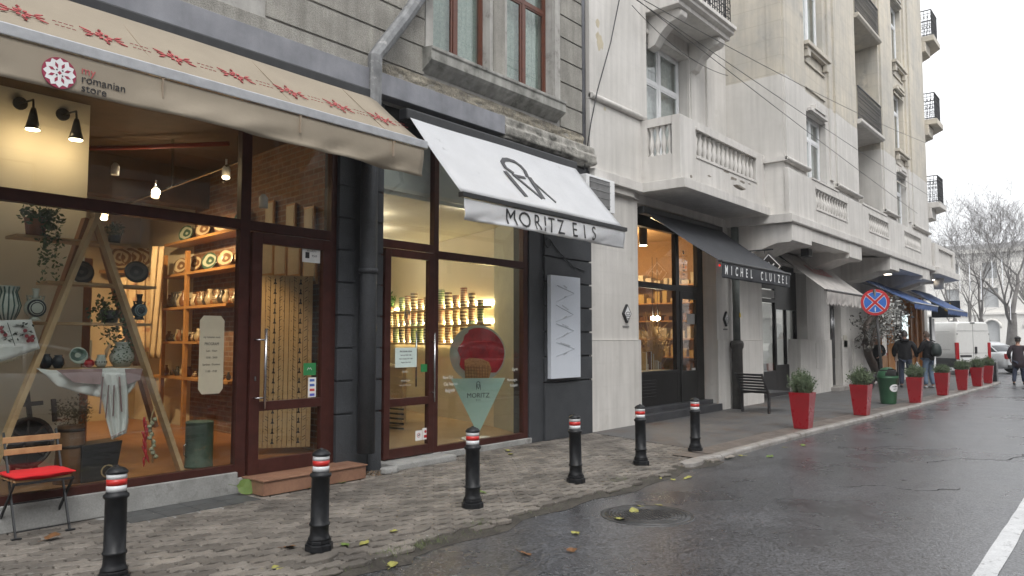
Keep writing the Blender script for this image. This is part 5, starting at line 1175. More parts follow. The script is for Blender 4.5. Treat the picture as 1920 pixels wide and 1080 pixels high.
# pepper and garlic string
t = thing('garlic_string', 'braided string of garlic bulbs hanging inside the craft shop window', 'garlic braid', at(285, 800, 7.64))
q = MB(); q.tube([at(290, 762, 7.64), at(283, 785, 7.64), at(286, 868, 7.64)], .006, 6); q.build('cord', mat('straw', (.4, .3, .15)), t)
for i in range(11):
    p_ = at(284+random.uniform(-5, 9), 786+i*7, 7.63+random.uniform(-.02, .02)); q = MB(); q.lathe(p_, [(.004, -.022), (.022, -.012), (.024, .002), (.008, .02), (.003, .028)], 10, (random.gauss(0, .4), random.gauss(0, .4), 1)); q.build('garlic_bulb', mat('garlic', (.36, .36, .24), (.28, .27, .17), scale=30), t)
t = thing('chilli_string', 'string of long red chilli peppers hanging beside the garlic', 'chilli braid', at(272, 800, 7.64))
for i in range(12):
    p_ = at(270+random.uniform(-4, 6), 782+i*6.8, 7.64+random.uniform(-.02, .01)); s_ = random.uniform(-.02, .02); q = MB(); q.tube([p_, p_+Vector((s_, 0, -.035)), p_+Vector((s_*1.5, -.005, -.075)), p_+Vector((s_*2.5, -.005, -.10))], [.011, .013, .009, .002], 7); q.build('chilli', M_red, t)
# floor things: spinning wheel, barrel, crate, drum
M_old_wood = mat('dark_old_wood', (.06, .04, .03), (.035, .025, .02), rough=.6)
t = thing('spinning_wheel', 'dark antique spinning wheel standing behind the cushioned chair', 'spinning wheel', at(60, 880, 8.1))
c = at(52, 830, 8.1); q = MB(); q.lathe(c, [(.24, -.02), (.24, .02), (.21, .02), (.21, -.02), (.24, -.02)], 30, (0.2, -1, 0)); q.build('wheel_rim', M_old_wood, t)
q = MB()
for k in range(8): an = k*math.pi/4; q.tube([c, c+Vector((.22*math.cos(an), .045*math.cos(an), .22*math.sin(an)))], .012, 6)
q.lathe(c, [(.035, -.04), (.035, .04)], 10, (0, -1, 0)); q.build('spoke', M_old_wood, t)
q = MB()
for a_, b_ in (((50, 730), (58, 800)), ((30, 760), (80, 755)), ((20, 855), (75, 850)), ((28, 855), (20, 900)), ((60, 852), (70, 895)), ((100, 748), (103, 790))): q.bar(at(*a_, 8.15), at(*b_, 8.15), .035, .04)
q.build('stand', M_old_wood, t)
c = at(130, 885, 8.15); c = Vector((c.x, 8.15, .2)); t = thing('wooden_barrel', 'tall wooden churn holding a bunch of dried white flowers', 'barrel', c)
q = MB(); q.lathe(c, [(.14, 0), (.125, .35), (.118, .56), (.10, .56)], 20); q.build('staves', mat('barrel_wood', (.25, .13, .06), (.17, .085, .04), streak=.3), t)
q = MB(); q.lathe(c+Vector((0, 0, .34)), [(.13, 0), (.128, .03)], 20); q.lathe(c+Vector((0, 0, .5)), [(.124, 0), (.122, .03)], 20); q.build('hoop', M_old_wood, t)
q = MB(); leafcluster(q, c+Vector((0, 0, .68)), 500, .18, .03, .6); q.build('dried_leaves', mat('dried_stems', (.16, .13, .07), (.10, .08, .045)), t, fix=False)
q = MB(); leafcluster(q, c+Vector((0, 0, .72)), 160, .18, .02, .6); q.build('flower_heads', mat('dried_white_flowers', (.45, .40, .30)), t, fix=False)
c = Vector((at(187, 885, 8.0).x, 8.0, .2)); t = thing('slate_crate', 'dark slanted crate on the shop floor behind the blouse', 'crate', c); q = MB(); q.prism([(-.17, 0), (.15, 0), (.21, .38), (-.17, .36)], c, UX, UZ, (0, 1, 0), .3); q.build('box', M_black, t); q = MB(); q.tube([c+Vector((.07+.06*math.cos(i*.5), -.012, .09+.06*math.sin(i*.5))) for i in range(13)], .008, 5); q.build('rope_ring', mat('straw', (.4, .3, .15)), t)
c = Vector((at(372, 885, 8.05).x, 8.05, .2)); t = thing('green_drum', 'worn pale green metal drum on the shop floor', 'drum', c); q = MB(); q.lathe(c, [(.15, 0), (.15, .02), (.145, .03), (.145, .48), (.15, .49), (.14, .5), (.13, .47)], 26); q.build('shell', mat('worn_green_paint', (.10, .17, .13), (.07, .11, .085), scale=6, dirt=((.20, .16, .10), .05, 9), streak=.3), t)
q = MB(); q.tube([c+Vector((-.15, -.02, .28)), c+Vector((-.19, -.03, .25)), c+Vector((-.19, -.03, .15)), c+Vector((-.15, -.02, .12))], .006, 6); q.build('handle', M_steel, t)
# wall shelves along brick
E0 = Vector((5.50, 7.42, 0)); nrm_b = Vector((db.y, -db.x, 0))
M_shelf = mat('honey_shelf_wood', (.50, .27, .10), (.40, .20, .07), rough=.45, scale=8)
shelfz = []
jar_m = [mat('jar_cream', (.48, .40, .27), rough=.3), mat('jar_brown', (.22, .10, .045), rough=.3), ringmat('jar_banded', (.5, .42, .3), (.15, .08, .05), 20, 2), mat('jar_dark', (.05, .045, .04), rough=.3)]
rows = ((440, 425, 303, 461), (440, 495, 298, 517), (423, 568, 296, 578), (372, 640, 292, 641), (430, 715, 290, 702))
names = ('top', 'second', 'third', 'fourth', 'lowest')
for k, (xa, ya, xb, yb) in enumerate(rows):
    A_ = inter(E0, db, xa); B_ = inter(E0, db, xb); ra_ = ray(xa, ya); z = CAMH+ra_.z*(A_.y/ra_.y)
    t = thing('wall_shelf', '%s honey wood shelf of pottery on the brick wall' % names[k], 'shelf', (A_.x, A_.y, z), group='pottery shelves on the brick wall')
    q = MB(); q.add([A_+Vector((0, 0, z)), B_+Vector((0, 0, z)), B_+nrm_b*.33+Vector((0, 0, z)), A_+nrm_b*.33+Vector((0, 0, z)), A_+Vector((0, 0, z-.04)), B_+Vector((0, 0, z-.04)), B_+nrm_b*.33+Vector((0, 0, z-.04)), A_+nrm_b*.33+Vector((0, 0, z-.04))], [(0, 1, 2, 3), (4, 5, 6, 7), (0, 1, 5, 4), (1, 2, 6, 5), (2, 3, 7, 6), (3, 0, 4, 7)]); q.build('board', M_shelf, t)
    if k < 2:
        n_ = 5 + (k == 0)*-1
        for j in range(n_):
            p_ = A_.lerp(B_, (j+.35)/n_)+nrm_b*.2+Vector((0, 0, z+.15)); plate('%s painted plate from the right on the %s pottery shelf' % (ORD[j], names[k]), p_, .14, M_plate if (j+k) % 3 else M_plate2, (-.9, -.35, .25), 'plates on the brick wall shelves')
    else:
        n_ = (0, 0, 18, 16, 12)[k]
        for j in range(n_):
            p_ = A_.lerp(B_, (j+.4)/n_)+nrm_b*.16+Vector((0, 0, z)); h_ = random.uniform(.12, .30) if k == 2 else random.uniform(.09, .20); r_ = h_*random.uniform(.28, .45)
            lathe_thing('jug', '%s pottery piece from the right on the %s brick wall shelf' % ((ORD+['nineteenth', 'twentieth'])[j], names[k]), 'jug', p_, [(r_*.6, 0), (r_, h_*.3), (r_*.9, h_*.5), (r_*.4, h_*.8), (r_*.5, h_)], jar_m[(j*3+k) % 4], 14, 'pottery on the brick wall shelves')
q = MB()
for px in (303, 345): p_ = inter(E0, db, px)+nrm_b*.03; q.bar(p_+Vector((0, 0, .2)), p_+Vector((0, 0, 3.0)), .06, .06)
tag(q.build('shelf_posts', M_shelf, None), 'pair of honey wood uprights carrying the pottery shelves', 'shelf post')
# picture frames on brick, near door
for k, px in enumerate((503, 527, 553, 583)):
    p_ = inter(Vector((5.8, 7.42, 0)), db, px); ra_ = ray(px, 478 if k < 3 else 490); z = CAMH+ra_.z*(p_.y/ra_.y); t = thing('framed_icon', '%s framed picture from the left seen over the screen through the glass door' % ORD[k], 'picture', p_+Vector((0, 0, z-.3)), group='framed pictures on the brick wall'); e = db; c_ = p_+Vector((0, 0, z))-nrm_b*.02
    q = MB(); q.obox(c_, e, UZ, nrm_b, .17, .30, .015); q.build('frame', M_shelf, t); q = MB(); q.obox(c_-nrm_b*.018, e, UZ, nrm_b, .14, .26, .004); q.build('print', mat('cream_print', (.55, .47, .33)), t)
for k, px in enumerate((500, 540, 575)):
    p_ = inter(Vector((5.8, 7.42, 0)), db, px+5); ra_ = ray(px+5, 400+k*6); z = CAMH+ra_.z*(p_.y/ra_.y); t = thing('framed_icon', '%s framed picture from the left above the craft shop door' % ORD[k], 'picture', p_+Vector((0, 0, z-.3)), group='framed pictures above the door'); c_ = p_+Vector((0, 0, z))-nrm_b*.02
    q = MB(); q.obox(c_, db, UZ, nrm_b, .12, .17, .015); q.build('frame', M_shelf, t); q = MB(); q.obox(c_-nrm_b*.018, db, UZ, nrm_b, .10, .145, .004); q.build('print', mat('cream_print', (.55, .47, .33)), t)
# folk pattern screen behind the door glass
S0 = at(483, 820, 8.3); S1 = at(582, 820, 7.95)
t = thing('folding_screen', 'pale slatted wooden screen with rows of black folk motifs behind the shop door', 'screen', (S0.x, S0.y, .2))
e = (Vector((S1.x, S1.y, 0))-Vector((S0.x, S0.y, 0))); Ls = e.length; e.normalize(); nn = Vector((e.y, -e.x, 0)); zt_ = at(500, 515, 8.2).z; zb_ = .28
q = MB(); ns = 11
for k in range(ns): c_ = Vector((S0.x, S0.y, 0))+e*Ls*(k+.5)/ns+Vector((0, 0, (zt_+zb_)/2)); q.obox(c_, e, UZ, nn, Ls/ns/2-.003, (zt_-zb_)/2, .02)
c_ = Vector((S0.x, S0.y, 0))+e*(Ls-.03)+Vector((0, 0, (zt_+zb_)/2))-nn*.12; q.obox(c_, nn, UZ, e, .12, (zt_-zb_)/2-.0, .02)
q.build('slats', mat('pale_screen_wood', (.52, .38, .20), (.46, .32, .16), scale=5, rough=.6), t, bevel=.003)
q = MB()
for cxx in (.27, .76):
    for i in range(17):
        z = zb_+.08+i*(zt_-zb_-.16)/16; o = Vector((S0.x, S0.y, 0))+e*Ls*cxx+Vector((0, 0, z))+nn*.021
        q.prism([(-.022, -.03), (.022, -.03), (.006, .0), (.01, .02), (0, .045), (-.01, .02), (-.006, 0)], o, e, UZ, nn, .002)
        for s in (-1, 1):
            for d_ in (0, .035): q.prism([(s*.05, d_), (s*.085, d_+.025), (s*.085, d_+.032), (s*.05, d_+.007)], o, e, UZ, nn, .002)
            q.prism([(s*.105-.006, 0), (s*.105+.006, 0), (s*.105, .012)], o, e, UZ, nn, .002)
q.build('folk_motifs', M_ink, t)
# hanging cloths and shelf at the back
q = MB()
def cl(u, v): return at(222+u*80, 520+v*140, 12.6)+Vector((0, .05*math.sin(u*30), 0))
t = thing('hanging_cloths', 'row of pale embroidered cloths hanging at the back of the craft shop', 'cloth', at(260, 660, 12.6)); q.grid(cl, 60, 6, thick=.004, nrm=(0, 1, 0)); q.build('cloth', mat('patterned_cloth', (.60, .47, .30), (.42, .22, .14), scale=7, cont=(.5, .62)), t)
A_ = at(198, 505, 13.5); B_ = at(292, 497, 13.5); t = thing('plate_rack', 'long plate rack on the back wall of the craft shop', 'shelf', A_); q = MB(); q.box(A_.x, B_.x, 13.45, 13.75, A_.z-.05, A_.z); q.build('board', M_shelf, t)
for k, px in enumerate((225, 246, 264, 283)): plate('%s plate from the left on the back wall plate rack' % ORD[k], at(px, 484, 13.55), .19, M_plate, (-.1, -1, .2), 'plates on the back rack')
t = thing('cream_scarf', 'long cream scarf hanging beside the shelf uprights', 'cloth', at(298, 600, 11.8)); q = MB()
def sc2(u, v): return at(286+u*22-v*8, 462+v*210, 11.8)+Vector((0, .03*math.sin(u*12+v*6), 0))
q.grid(sc2, 10, 16, thick=.004, nrm=(0, 1, 0)); q.build('cloth', mat('cream_wool', (.58, .46, .30)), t)
M_dfab = mat('dark_coat_fabric', (.03, .03, .032))
# ================================================================ INTERIOR 2: ice cream parlour
M_walli = mat('parlour_cream_wall', (.66, .60, .47), (.62, .565, .44), scale=1, rough=.85)
M_floor2 = mat('parlour_tan_floor', (.34, .24, .15), (.27, .19, .12), scale=3, rough=.35)
r2_ = B('parlour_room', M_floor2, gb, (6.36, 12.5, 7.40, 13.9, .02, .10))
dm = dirv(82); A2 = Vector((10.05, 8.6, 0)); nm_ = Vector((-dm.y, dm.x, 0))
B2_ = inter(A2, dm, 722)
q = MB(); q.add([(A2.x, A2.y, .1), (B2_.x+.6, B2_.y+1.7, .1), (B2_.x+.6, B2_.y+1.7, 4.0), (A2.x, A2.y, 4.0)], [(0, 1, 2, 3)]); q.build('shelf_wall', M_walli, r2_, fix=False)
q = MB(); q.add([(A2.x, A2.y, .1), (9.42, 7.42, .1), (9.42, 7.42, 4.3), (A2.x, A2.y, 4.3)], [(0, 1, 2, 3)]); q.build('grey_partition', mat('grey_green_wall', (.42, .42, .36), (.38, .38, .33), rough=.8), r2_, fix=False)
B('left_wall', M_walli, r2_, (6.34, 6.37, 7.42, 13.9, .1, 4.3)); B('back_wall', M_walli, r2_, (6.37, 12.5, 13.8, 13.9, .1, 4.3)); B('ceiling', mat('parlour_ceiling', (.40, .38, .33)), r2_, (6.36, 12.5, 7.4, 13.9, 3.55, 3.6))
M_led = emis('warm_led_strip', (1, .80, .40), 24)
cupcols = [((.50, .44, .34), (.10, .05, .03)), ((.55, .50, .40), (.28, .12, .07)), ((.45, .47, .36), (.12, .22, .10)), ((.50, .46, .36), (.05, .05, .05)), ((.55, .47, .32), (.35, .2, .08)), ((.46, .38, .30), (.25, .08, .06))]
def cupmat(k):
    nmn = 'cup_stack_%d' % k
    if nmn in MATS: return MATS[nmn]
    m, n = new_mat(nmn); L = n.links.new; N = n.nodes.new; o = N('ShaderNodeOutputMaterial'); b = N('ShaderNodeBsdfPrincipled'); b.inputs['Roughness'].default_value = .5
    tc = N('ShaderNodeTexCoord'); w_ = N('ShaderNodeTexWave'); w_.bands_direction = 'Z'; w_.inputs['Scale'].default_value = (5, 6.5, 7, 5.5, 6, 8)[k]; w_.inputs['Distortion'].default_value = 0
    L(tc.outputs['Object'], w_.inputs['Vector']); cr = N('ShaderNodeValToRGB'); cr.color_ramp.elements[0].position = .45; cr.color_ramp.elements[1].position = .55
    cr.color_ramp.elements[0].color = rgb(cupcols[k][0]); cr.color_ramp.elements[1].color = rgb(cupcols[k][1]); L(w_.outputs['Fac'], cr.inputs['Fac']); L(cr.outputs[0], b.inputs['Base Color']); L(b.outputs[0], o.inputs['Surface']); MATS[nmn] = m; return m
def zat(px, py, P_): r_ = ray(px, py); return CAMH+r_.z*(P_.y/r_.y)
random.seed(31)
Pr = inter(A2, dm, 926); Pl = inter(A2, dm, 741)
rn_ = ('top', 'middle', 'lower')
for k, (y_r, y_l) in enumerate(((573, 588), (607, 614), (641, 643))):
    z = (zat(926, y_r, Pr)*.7+zat(741, y_l, Pl)*.3)
    if k == 2: z = zat(830, 643, inter(A2, dm, 830))
    t = thing('cup_shelf', '%s backlit shelf of paper cup stacks in the ice cream parlour' % rn_[k], 'shelf', (Pr.x, Pr.y, z), group='backlit cup shelves')
    c_ = (Pr+Pl)/2+nm_*.17; hl = (Pl-Pr).length/2
    q = MB(); q.obox(c_+Vector((0, 0, z-.02)), dm, nm_, UZ, hl, .12, .02); q.build('board', mat('brown_shelf', (.30, .19, .09)), t)
    q = MB(); q.obox((Pr+Pl)/2+nm_*.015+Vector((0, 0, z+.03)), dm, nm_, UZ, hl, .008, .012)
    if k: q.obox((Pr+Pl)/2+nm_*.015+Vector((0, 0, z+.40)), dm, nm_, UZ, hl, .008, .012)
    q.build('led_strip', M_led, t)
    n_ = 14
    for j in range(n_):
        u_ = (j+.5)/n_
        if k == 0 and j in (12, 13): continue
        p_ = Pr.lerp(Pl, u_)+nm_*.18; h_ = (random.uniform(.22, .42) if k == 0 else random.uniform(.32, .42)) if not (k == 0 and j < 1) else .1
        q = MB(); r_ = random.uniform(.062, .075); q.lathe((0, 0, 0), [(r_*.86, 0), (r_, h_*.98), (r_*.9, h_)], 12)
        o = q.build('cup_stack', cupmat(random.randrange(6)), None); o.location = p_+Vector((0, 0, z+.002)); o.rotation_euler = (0, 0, random.random()*6)
        tag(o, '%s stack of paper cups from the right on the %s backlit shelf' % (ORD[j], rn_[k]), 'cup stack', 'stacks of paper ice cream cups')
p_ = Pl+nm_*.15; z = zat(741, 588, Pl)
t = thing('potted_herb', 'small green herb in a terracotta pot at the left end of the cup shelf', 'potted plant', p_+Vector((.0, 0, z))); q = MB(); q.lathe(p_+Vector((0, 0, z)), [(.07, 0), (.09, .14)], 12); q.build('pot', M_clay, t); q = MB(); leafcluster(q, p_+Vector((0, 0, z+.28)), 140, .17, .08); q.build('foliage', mat('herb_leaf', (.06, .16, .03), (.04, .10, .02)), t, fix=False)
B('bulkhead', mat('grey_bulkhead', (.36, .37, .35), rough=.8), r2_, (6.37, 9.42, 7.43, 7.47, 3.50, 4.45))
# counter
cn = thing('shop_counter', 'long tan service counter with a slatted vent in the ice cream parlour', 'counter', (8.2, 11, .1))
ca, cb2 = Vector((7.15, 12.6, 0)), Vector((9.35, 10.1, 0)); e = (cb2-ca).normalized(); nn = Vector((e.y, -e.x, 0))
q = MB(); q.obox((ca+cb2)/2+Vector((0, 0, .62)), e, UZ, nn, (cb2-ca).length/2, .50, .35); q.build('body', mat('tan_counter', (.40, .29, .17), (.36, .26, .15), rough=.5), cn)
q = MB(); q.obox((ca+cb2)/2+Vector((0, 0, 1.14)), e, UZ, nn, (cb2-ca).length/2+.03, .02, .40); q.build('top', mat('cream_top', (.55, .48, .36)), cn)
B('side_counter', mat('tan_counter2', (.42, .31, .19)), cn, (6.37, 6.75, 8.4, 11.5, .1, 1.0))
q = MB()
for k in range(6): A_, B_ = at(724, 765+k*9, 9.8), at(757, 768+k*9, 9.5); q.bar(A_, B_, .01, .03)
q.build('vent_slats', M_black, cn)
cmx = thing('coffee_machine', 'small grey coffee machine on the parlour counter', 'coffee machine', (7.6, 11.8, 1.16)); B('body', M_steel, cmx, (7.45, 7.85, 11.6, 12.0, 1.165, 1.5), bevel=.02); q = MB(); q.lathe((7.6, 11.59, 1.4), [(.05, 0), (.05, .01)], 12, (0, -1, 0)); q.build('dial', M_black, cmx)
B('cup_tray', M_white, cmx, (7.5, 7.8, 11.5, 11.6, 1.17, 1.2))
# ceiling lights
for k, (px, py) in enumerate(((733, 520), (743, 518), (774, 512), (788, 510))):
    r_ = ray(px, py); tt = (3.54-CAMH)/r_.z; p_ = Vector((0, 0, CAMH))+r_*tt
    t = thing('ceiling_light', '%s round ceiling light from the left seen through the parlour door' % ORD[k], 'ceiling light', p_, group='round parlour ceiling lights')
    q = MB(); q.lathe(p_, [(.12, -.012), (.13, .004)], 16); q.build('rim', M_white, t); q = MB(); q.lathe(p_+Vector((0, 0, -.014)), [(.11, -.004), (.11, 0)], 16); q.build('bulb', emis('warm_white_panel', (1, .9, .75), 10), t)
for p_, e_ in (((8.6, 10.2, 3.3), 16), ((9.8, 11.6, 3.2), 13), ((7.6, 9.0, 3.3), 9), ((8.1, 7.46, 3.48), 9)): lamp_pt('lamp_light', p_, e_, (1, .86, .64), .03, r2_)  # the last one, by the glass, is added without a fixture to brighten the standee
# ice-cream cone display standee right behind the glass
SYY = 7.70
c = at(897, 663, SYY); rr = .40
sd_ = thing('cone_standee', 'big cut-out ice cream cone display with red scoop standing behind the parlour glass', 'standee', (c.x, SYY+.02, .17))
M_mint = mat('pale_mint_board', (.56, .74, .70), (.52, .70, .66), rough=.5, trans=.45)
q = MB(); q.lathe((c.x, SYY+.01, c.z), [(rr*1.08, 0), (rr*1.08, .016)], 48, (0, -1, 0)); q.build('disc', mat('pale_grey_board', (.50, .55, .51), rough=.5, trans=.4), sd_)
q = MB(); k0 = c; poly = []
for i in range(44):
    an = 2*math.pi*i/44; r_ = rr*(1+.03*noise.noise((math.cos(an)*2, math.sin(an)*2, 0)))*.98
    x, z = r_*math.cos(an), r_*math.sin(an)
    if an > 2.0 and an < 4.3: r2 = .80+.06*math.sin(an*9); x *= r2; z = z*.97
    poly.append((x+.02, max(z, -rr*.72)))
q.prism(poly, (c.x, SYY-.007, c.z), UX, UZ, NF, .014); q.build('red_scoop', mat('raspberry_print', (.42, .02, .03), (.22, .012, .02), scale=7, rough=.35), sd_, fix=True)
q = MB(); 
wp = [(-.21, -.10), (-.12, -.06), (.06, -.08), (.17, -.13), (.21, -.24), (.17, -.37), (.15, -.52), (-.19, -.52), (-.20, -.34)]
q.prism(wp, (c.x, SYY-.022, c.z), UX, UZ, NF, .010); q.build('waffle_cone', mat('waffle', (.42, .24, .10), (.28, .14, .05), scale=30, bump=.5, bscale=30), sd_)
q = MB()
for k in range(9): stroke(q, [(-.20+.044*k, -.18), (-.17+.040*k, -.51)], .006, (c.x, SYY-.033, c.z), UX, UZ, NF, .004)
for k in range(7): stroke(q, [(-.195, -.20-.048*k), (.16, -.22-.045*k)], .006, (c.x, SYY-.033, c.z), UX, UZ, NF, .004)
q.build('waffle_grid', mat('waffle_dark', (.16, .07, .025)), sd_)
tl, tr_, tb = Vector((c.x-.42, 0, c.z-.37)), Vector((c.x+.42, 0, c.z-.37)), Vector((c.x, 0, .2))
q = MB(); q.prism([(tl.x-c.x, 0), (tr_.x-c.x, 0), (tb.x-c.x+.012, tb.z-tl.z), (tb.x-c.x-.012, tb.z-tl.z)], (c.x, SYY-.036, tl.z), UX, UZ, NF, .012); tri = q.build('mint_cone', M_mint, sd_)
a = Vector((c.x, 0, c.z-.50)); logo((a.x, SYY-.0485, a.z+.01), UX, UZ, NF, .13, M_ink, tri, 'logo'); a = Vector((c.x, 0, c.z-.63)); text('MORITZ', .10, (a.x, SYY-.0485, a.z), UX, UZ, M_ink, tri, ext=.001, sx=.95); a = Vector((c.x, 0, c.z-.70)); text('E I S', .04, (a.x, SYY-.0485, a.z), UX, UZ, M_ink, tri, ext=.001)
q = MB(); q.lathe((c.x, SYY+.06, .10), [(.24, 0), (.24, .015), (.23, .02)], 32); q.build('base', M_white, sd_)
q = MB(); q.tube([(c.x, SYY+.03, .12), (c.x, SYY+.03, c.z)], .012, 8); q.build('pole', M_steel, sd_); sd_.rotation_euler = (0, 0, R(-36))
# ================================================================ INTERIOR 3: chocolate shop
M_wallc = mat('honey_wall', (.46, .30, .16), (.40, .25, .13), scale=1)
r3_ = B('chocolate_room', mat('choc_floor', (.14, .08, .05), rough=.4), cb, (12.7, 19, 7.72, 12.5, .15, .24))
B('back_wall', M_wallc, r3_, (12.7, 19, 11.5, 11.6, .24, 4.2)); B('ceiling', M_wallc, r3_, (12.7, 19, 7.72, 11.6, 4.15, 4.2)); B('side_wall', mat('choc_dark', (.30, .17, .08)), r3_, (17.6, 17.7, 7.72, 11.6, .24, 4.2)); B('side_wall', M_wallc, r3_, (12.65, 12.7, 7.72, 11.6, .24, 4.2))
for p_, e_ in (((15.3, 9.0, 3.5), 55), ((16.2, 10.2, 3.4), 35)): lamp_pt('lamp_light', p_, e_, (1, .7, .38), .08, r3_)
p_ = at(1206, 460, 8.2); t = thing('pendant_lamp', 'dark tube pendant lamp glowing behind the chocolate shop window', 'lamp', p_); q = MB(); q.lathe(p_, [(.09, 0), (.09, .42)], 16); q.tube([p_+Vector((0, 0, .4)), (p_.x, p_.y, 4.14)], .01, 6); q.build('tube_shade', M_black, t); q = MB(); q.lathe(p_+Vector((0, 0, -.01)), [(.08, 0), (.08, .01)], 16); q.build('bulb', M_glow, t)
for k, px in enumerate((1224, 1233)):
    p_ = at(px, 597, 8.4); t = thing('globe_bulb', ('left glowing round bulb over the chocolate display', 'right glowing round bulb over the chocolate display')[k], 'bulb', p_); q = MB(); q.lathe(p_, [(.001, -.06), (.05, -.03), (.06, 0), (.05, .03), (.001, .06)], 12); q.build('bulb', emis('bright_bulb', (1, .85, .6), 40), t); q = MB(); q.tube([p_+Vector((0, 0, .06)), p_+Vector((0, 0, 1.4))], .006, 5); q.build('cord', M_black, t)
# window display ledge and chocolate figures
t = thing('display_ledge', 'cream display ledge with gift boxes in the chocolate shop window', 'display', (13.8, 8.0, .9)); B('ledge', M_wallb, t, (12.8, 14.9, 7.72, 8.3, .24, .96), bevel=.01)
random.seed(12)
for k in range(9):
    x = 14.0+.125*k; h_ = random.uniform(.12, .5); y = 7.9+random.uniform(0, .2)
    m_ = [mat('choc_box', (.16, .07, .03)), mat('gold_box', (.45, .30, .10)), mat('cream_box', (.55, .48, .36)), mat('mint_box', (.25, .40, .36))][k % 4]
    o = thing('gift_box', '%s gift box from the left on the chocolate window ledge' % ORD[k], 'box', (x, y, .962), group='gift boxes in the chocolate window'); B('box', m_, o, (x-.045, x+.045, y-.05, y+.05, .962, .962+h_), bevel=.004); B('ribbon', M_white, o, (x-.01, x+.01, y-.053, y+.053, .962, .964+h_))
sh = thing('chocolate_shelves', 'honey lit shelving full of chocolate boxes at the back of the shop', 'shelving', (15, 11.3, .24))
for k in range(6): B('shelf', M_shelf, sh, (17.2, 17.58, 7.9, 11.4, .7+.45*k, .73+.45*k))
for k in range(6):
    q = MB(); x = 7.95
    while x < 11.2: w_ = random.uniform(.08, .22); h_ = random.uniform(.1, .32); q.box(17.25, 17.5, x, x+w_, .733+.45*k, .733+.45*k+h_); x += w_+random.uniform(.02, .12)
    q.build('goods', [mat('choc_box', (.16, .07, .03)), mat('gold_box', (.45, .30, .10)), mat('cream_box', (.55, .48, .36))][k % 3], sh)
t = thing('gold_tree_display', 'airy golden twig ornament behind the chocolate shop glass', 'ornament', (15.0, 8.15, .96)); q = MB()
for k in range(90):
    a_ = Vector((15.0+random.gauss(0, .10), 8.15, .96)); q.tube([a_, a_+Vector((random.gauss(0, .2), random.gauss(0, .1), random.uniform(.3, .7))), a_+Vector((random.gauss(0, .35), random.gauss(0, .15), random.uniform(.5, 1.3)))], .006, 4)
q.build('twigs', mat('gold_twig', (.55, .38, .15), rough=.4, metal=.4), t)

# ================================================================ STREET OBJECTS
# bollards
M_band_w = mat('white_reflective', (.62, .63, .64), (.55, .56, .57), rough=.35, fine=.05); M_band_r = mat('red_reflective', (.50, .025, .02), (.44, .02, .016), rough=.35)
def make_bollard():
    t = thing('bollard', '', 'bollard')
    q = MB(); Hh = .765
    q.lathe((0, 0, 0), [(.085, .085), (.084, .095), (.075, .11), (.071, .13), (.0695, .185), (.077, .19), (.079, .198), (.077, .206), (.0695, .212), (.0685, .55), (.077, .556), (.082, .566), (.080, .58), (.067, .588), (.064, .60)], 28)
    q.build('shaft', M_cast, t)
    oc = [(.108*math.cos(math.pi/8+i*math.pi/4), .108*math.sin(math.pi/8+i*math.pi/4)) for i in range(8)]
    q = MB(); q.prism(oc, (0, 0, 0), (1, 0, 0), (0, 1, 0), (0, 0, 1), .055); oc2 = [(a*.86, b*.86) for a, b in oc]; q.prism(oc2, (0, 0, .055), (1, 0, 0), (0, 1, 0), (0, 0, 1), .03); q.build('foot', M_cast, t, bevel=.008)
    q = MB(); q.lathe((0, 0, 0), [(.0635, .598), (.0635, .64)], 28); q.build('reflective_band', M_band_w, t)
    q = MB(); q.lathe((0, 0, 0), [(.0640, .64), (.0640, .682)], 28); q.build('reflective_band', M_band_r, t)
    q = MB(); q.lathe((0, 0, 0), [(.0635, .682), (.0635, .718)], 28); q.build('reflective_band', M_band_w, t)
    q = MB(); q.lathe((0, 0, 0), [(.062, .714), (.070, .719), (.071, .728), (.066, .737), (.052, .752), (.03, .762), (.012, .766), (.012, .772), (.001, .774)], 28); q.build('cap', M_cast, t)
    return t
bl0 = make_bollard()
bl_px = [((213, 1085), 'nearest black bollard, cut by the bottom edge near the red cushioned chair', (R(-2), R(1.5))), ((598, 1030), 'second bollard from the left, in front of the wooden doorstep', (R(.6), R(-.7))), ((886, 951), 'third bollard from the left, in front of the ice cream cone display', (0, R(.5))), ((1080, 904), 'fourth bollard from the left, in front of the dark pillar with the white menu panel', (R(-.8), R(-.4))), ((1202, 871), 'fifth bollard from the left, leaning slightly, before the cream wall', (R(0), R(2.5))), ((1304, 846), 'sixth and farthest bollard, standing where the asphalt footpath meets the kerb', (0, R(.5)))]
for k, (pp, lab, tilt) in enumerate(bl_px):
    o = bl0 if k == 0 else copy_tree(bl0); p_ = atz(*pp, 0); p_.z = -.005; o.location = p_ if k else (atz(213, 1087, 0)-Vector((0, 0, .02))); o.rotation_euler = (tilt[0], tilt[1], random.random()); tag(o, lab, 'bollard', 'striped bollards along the kerb')
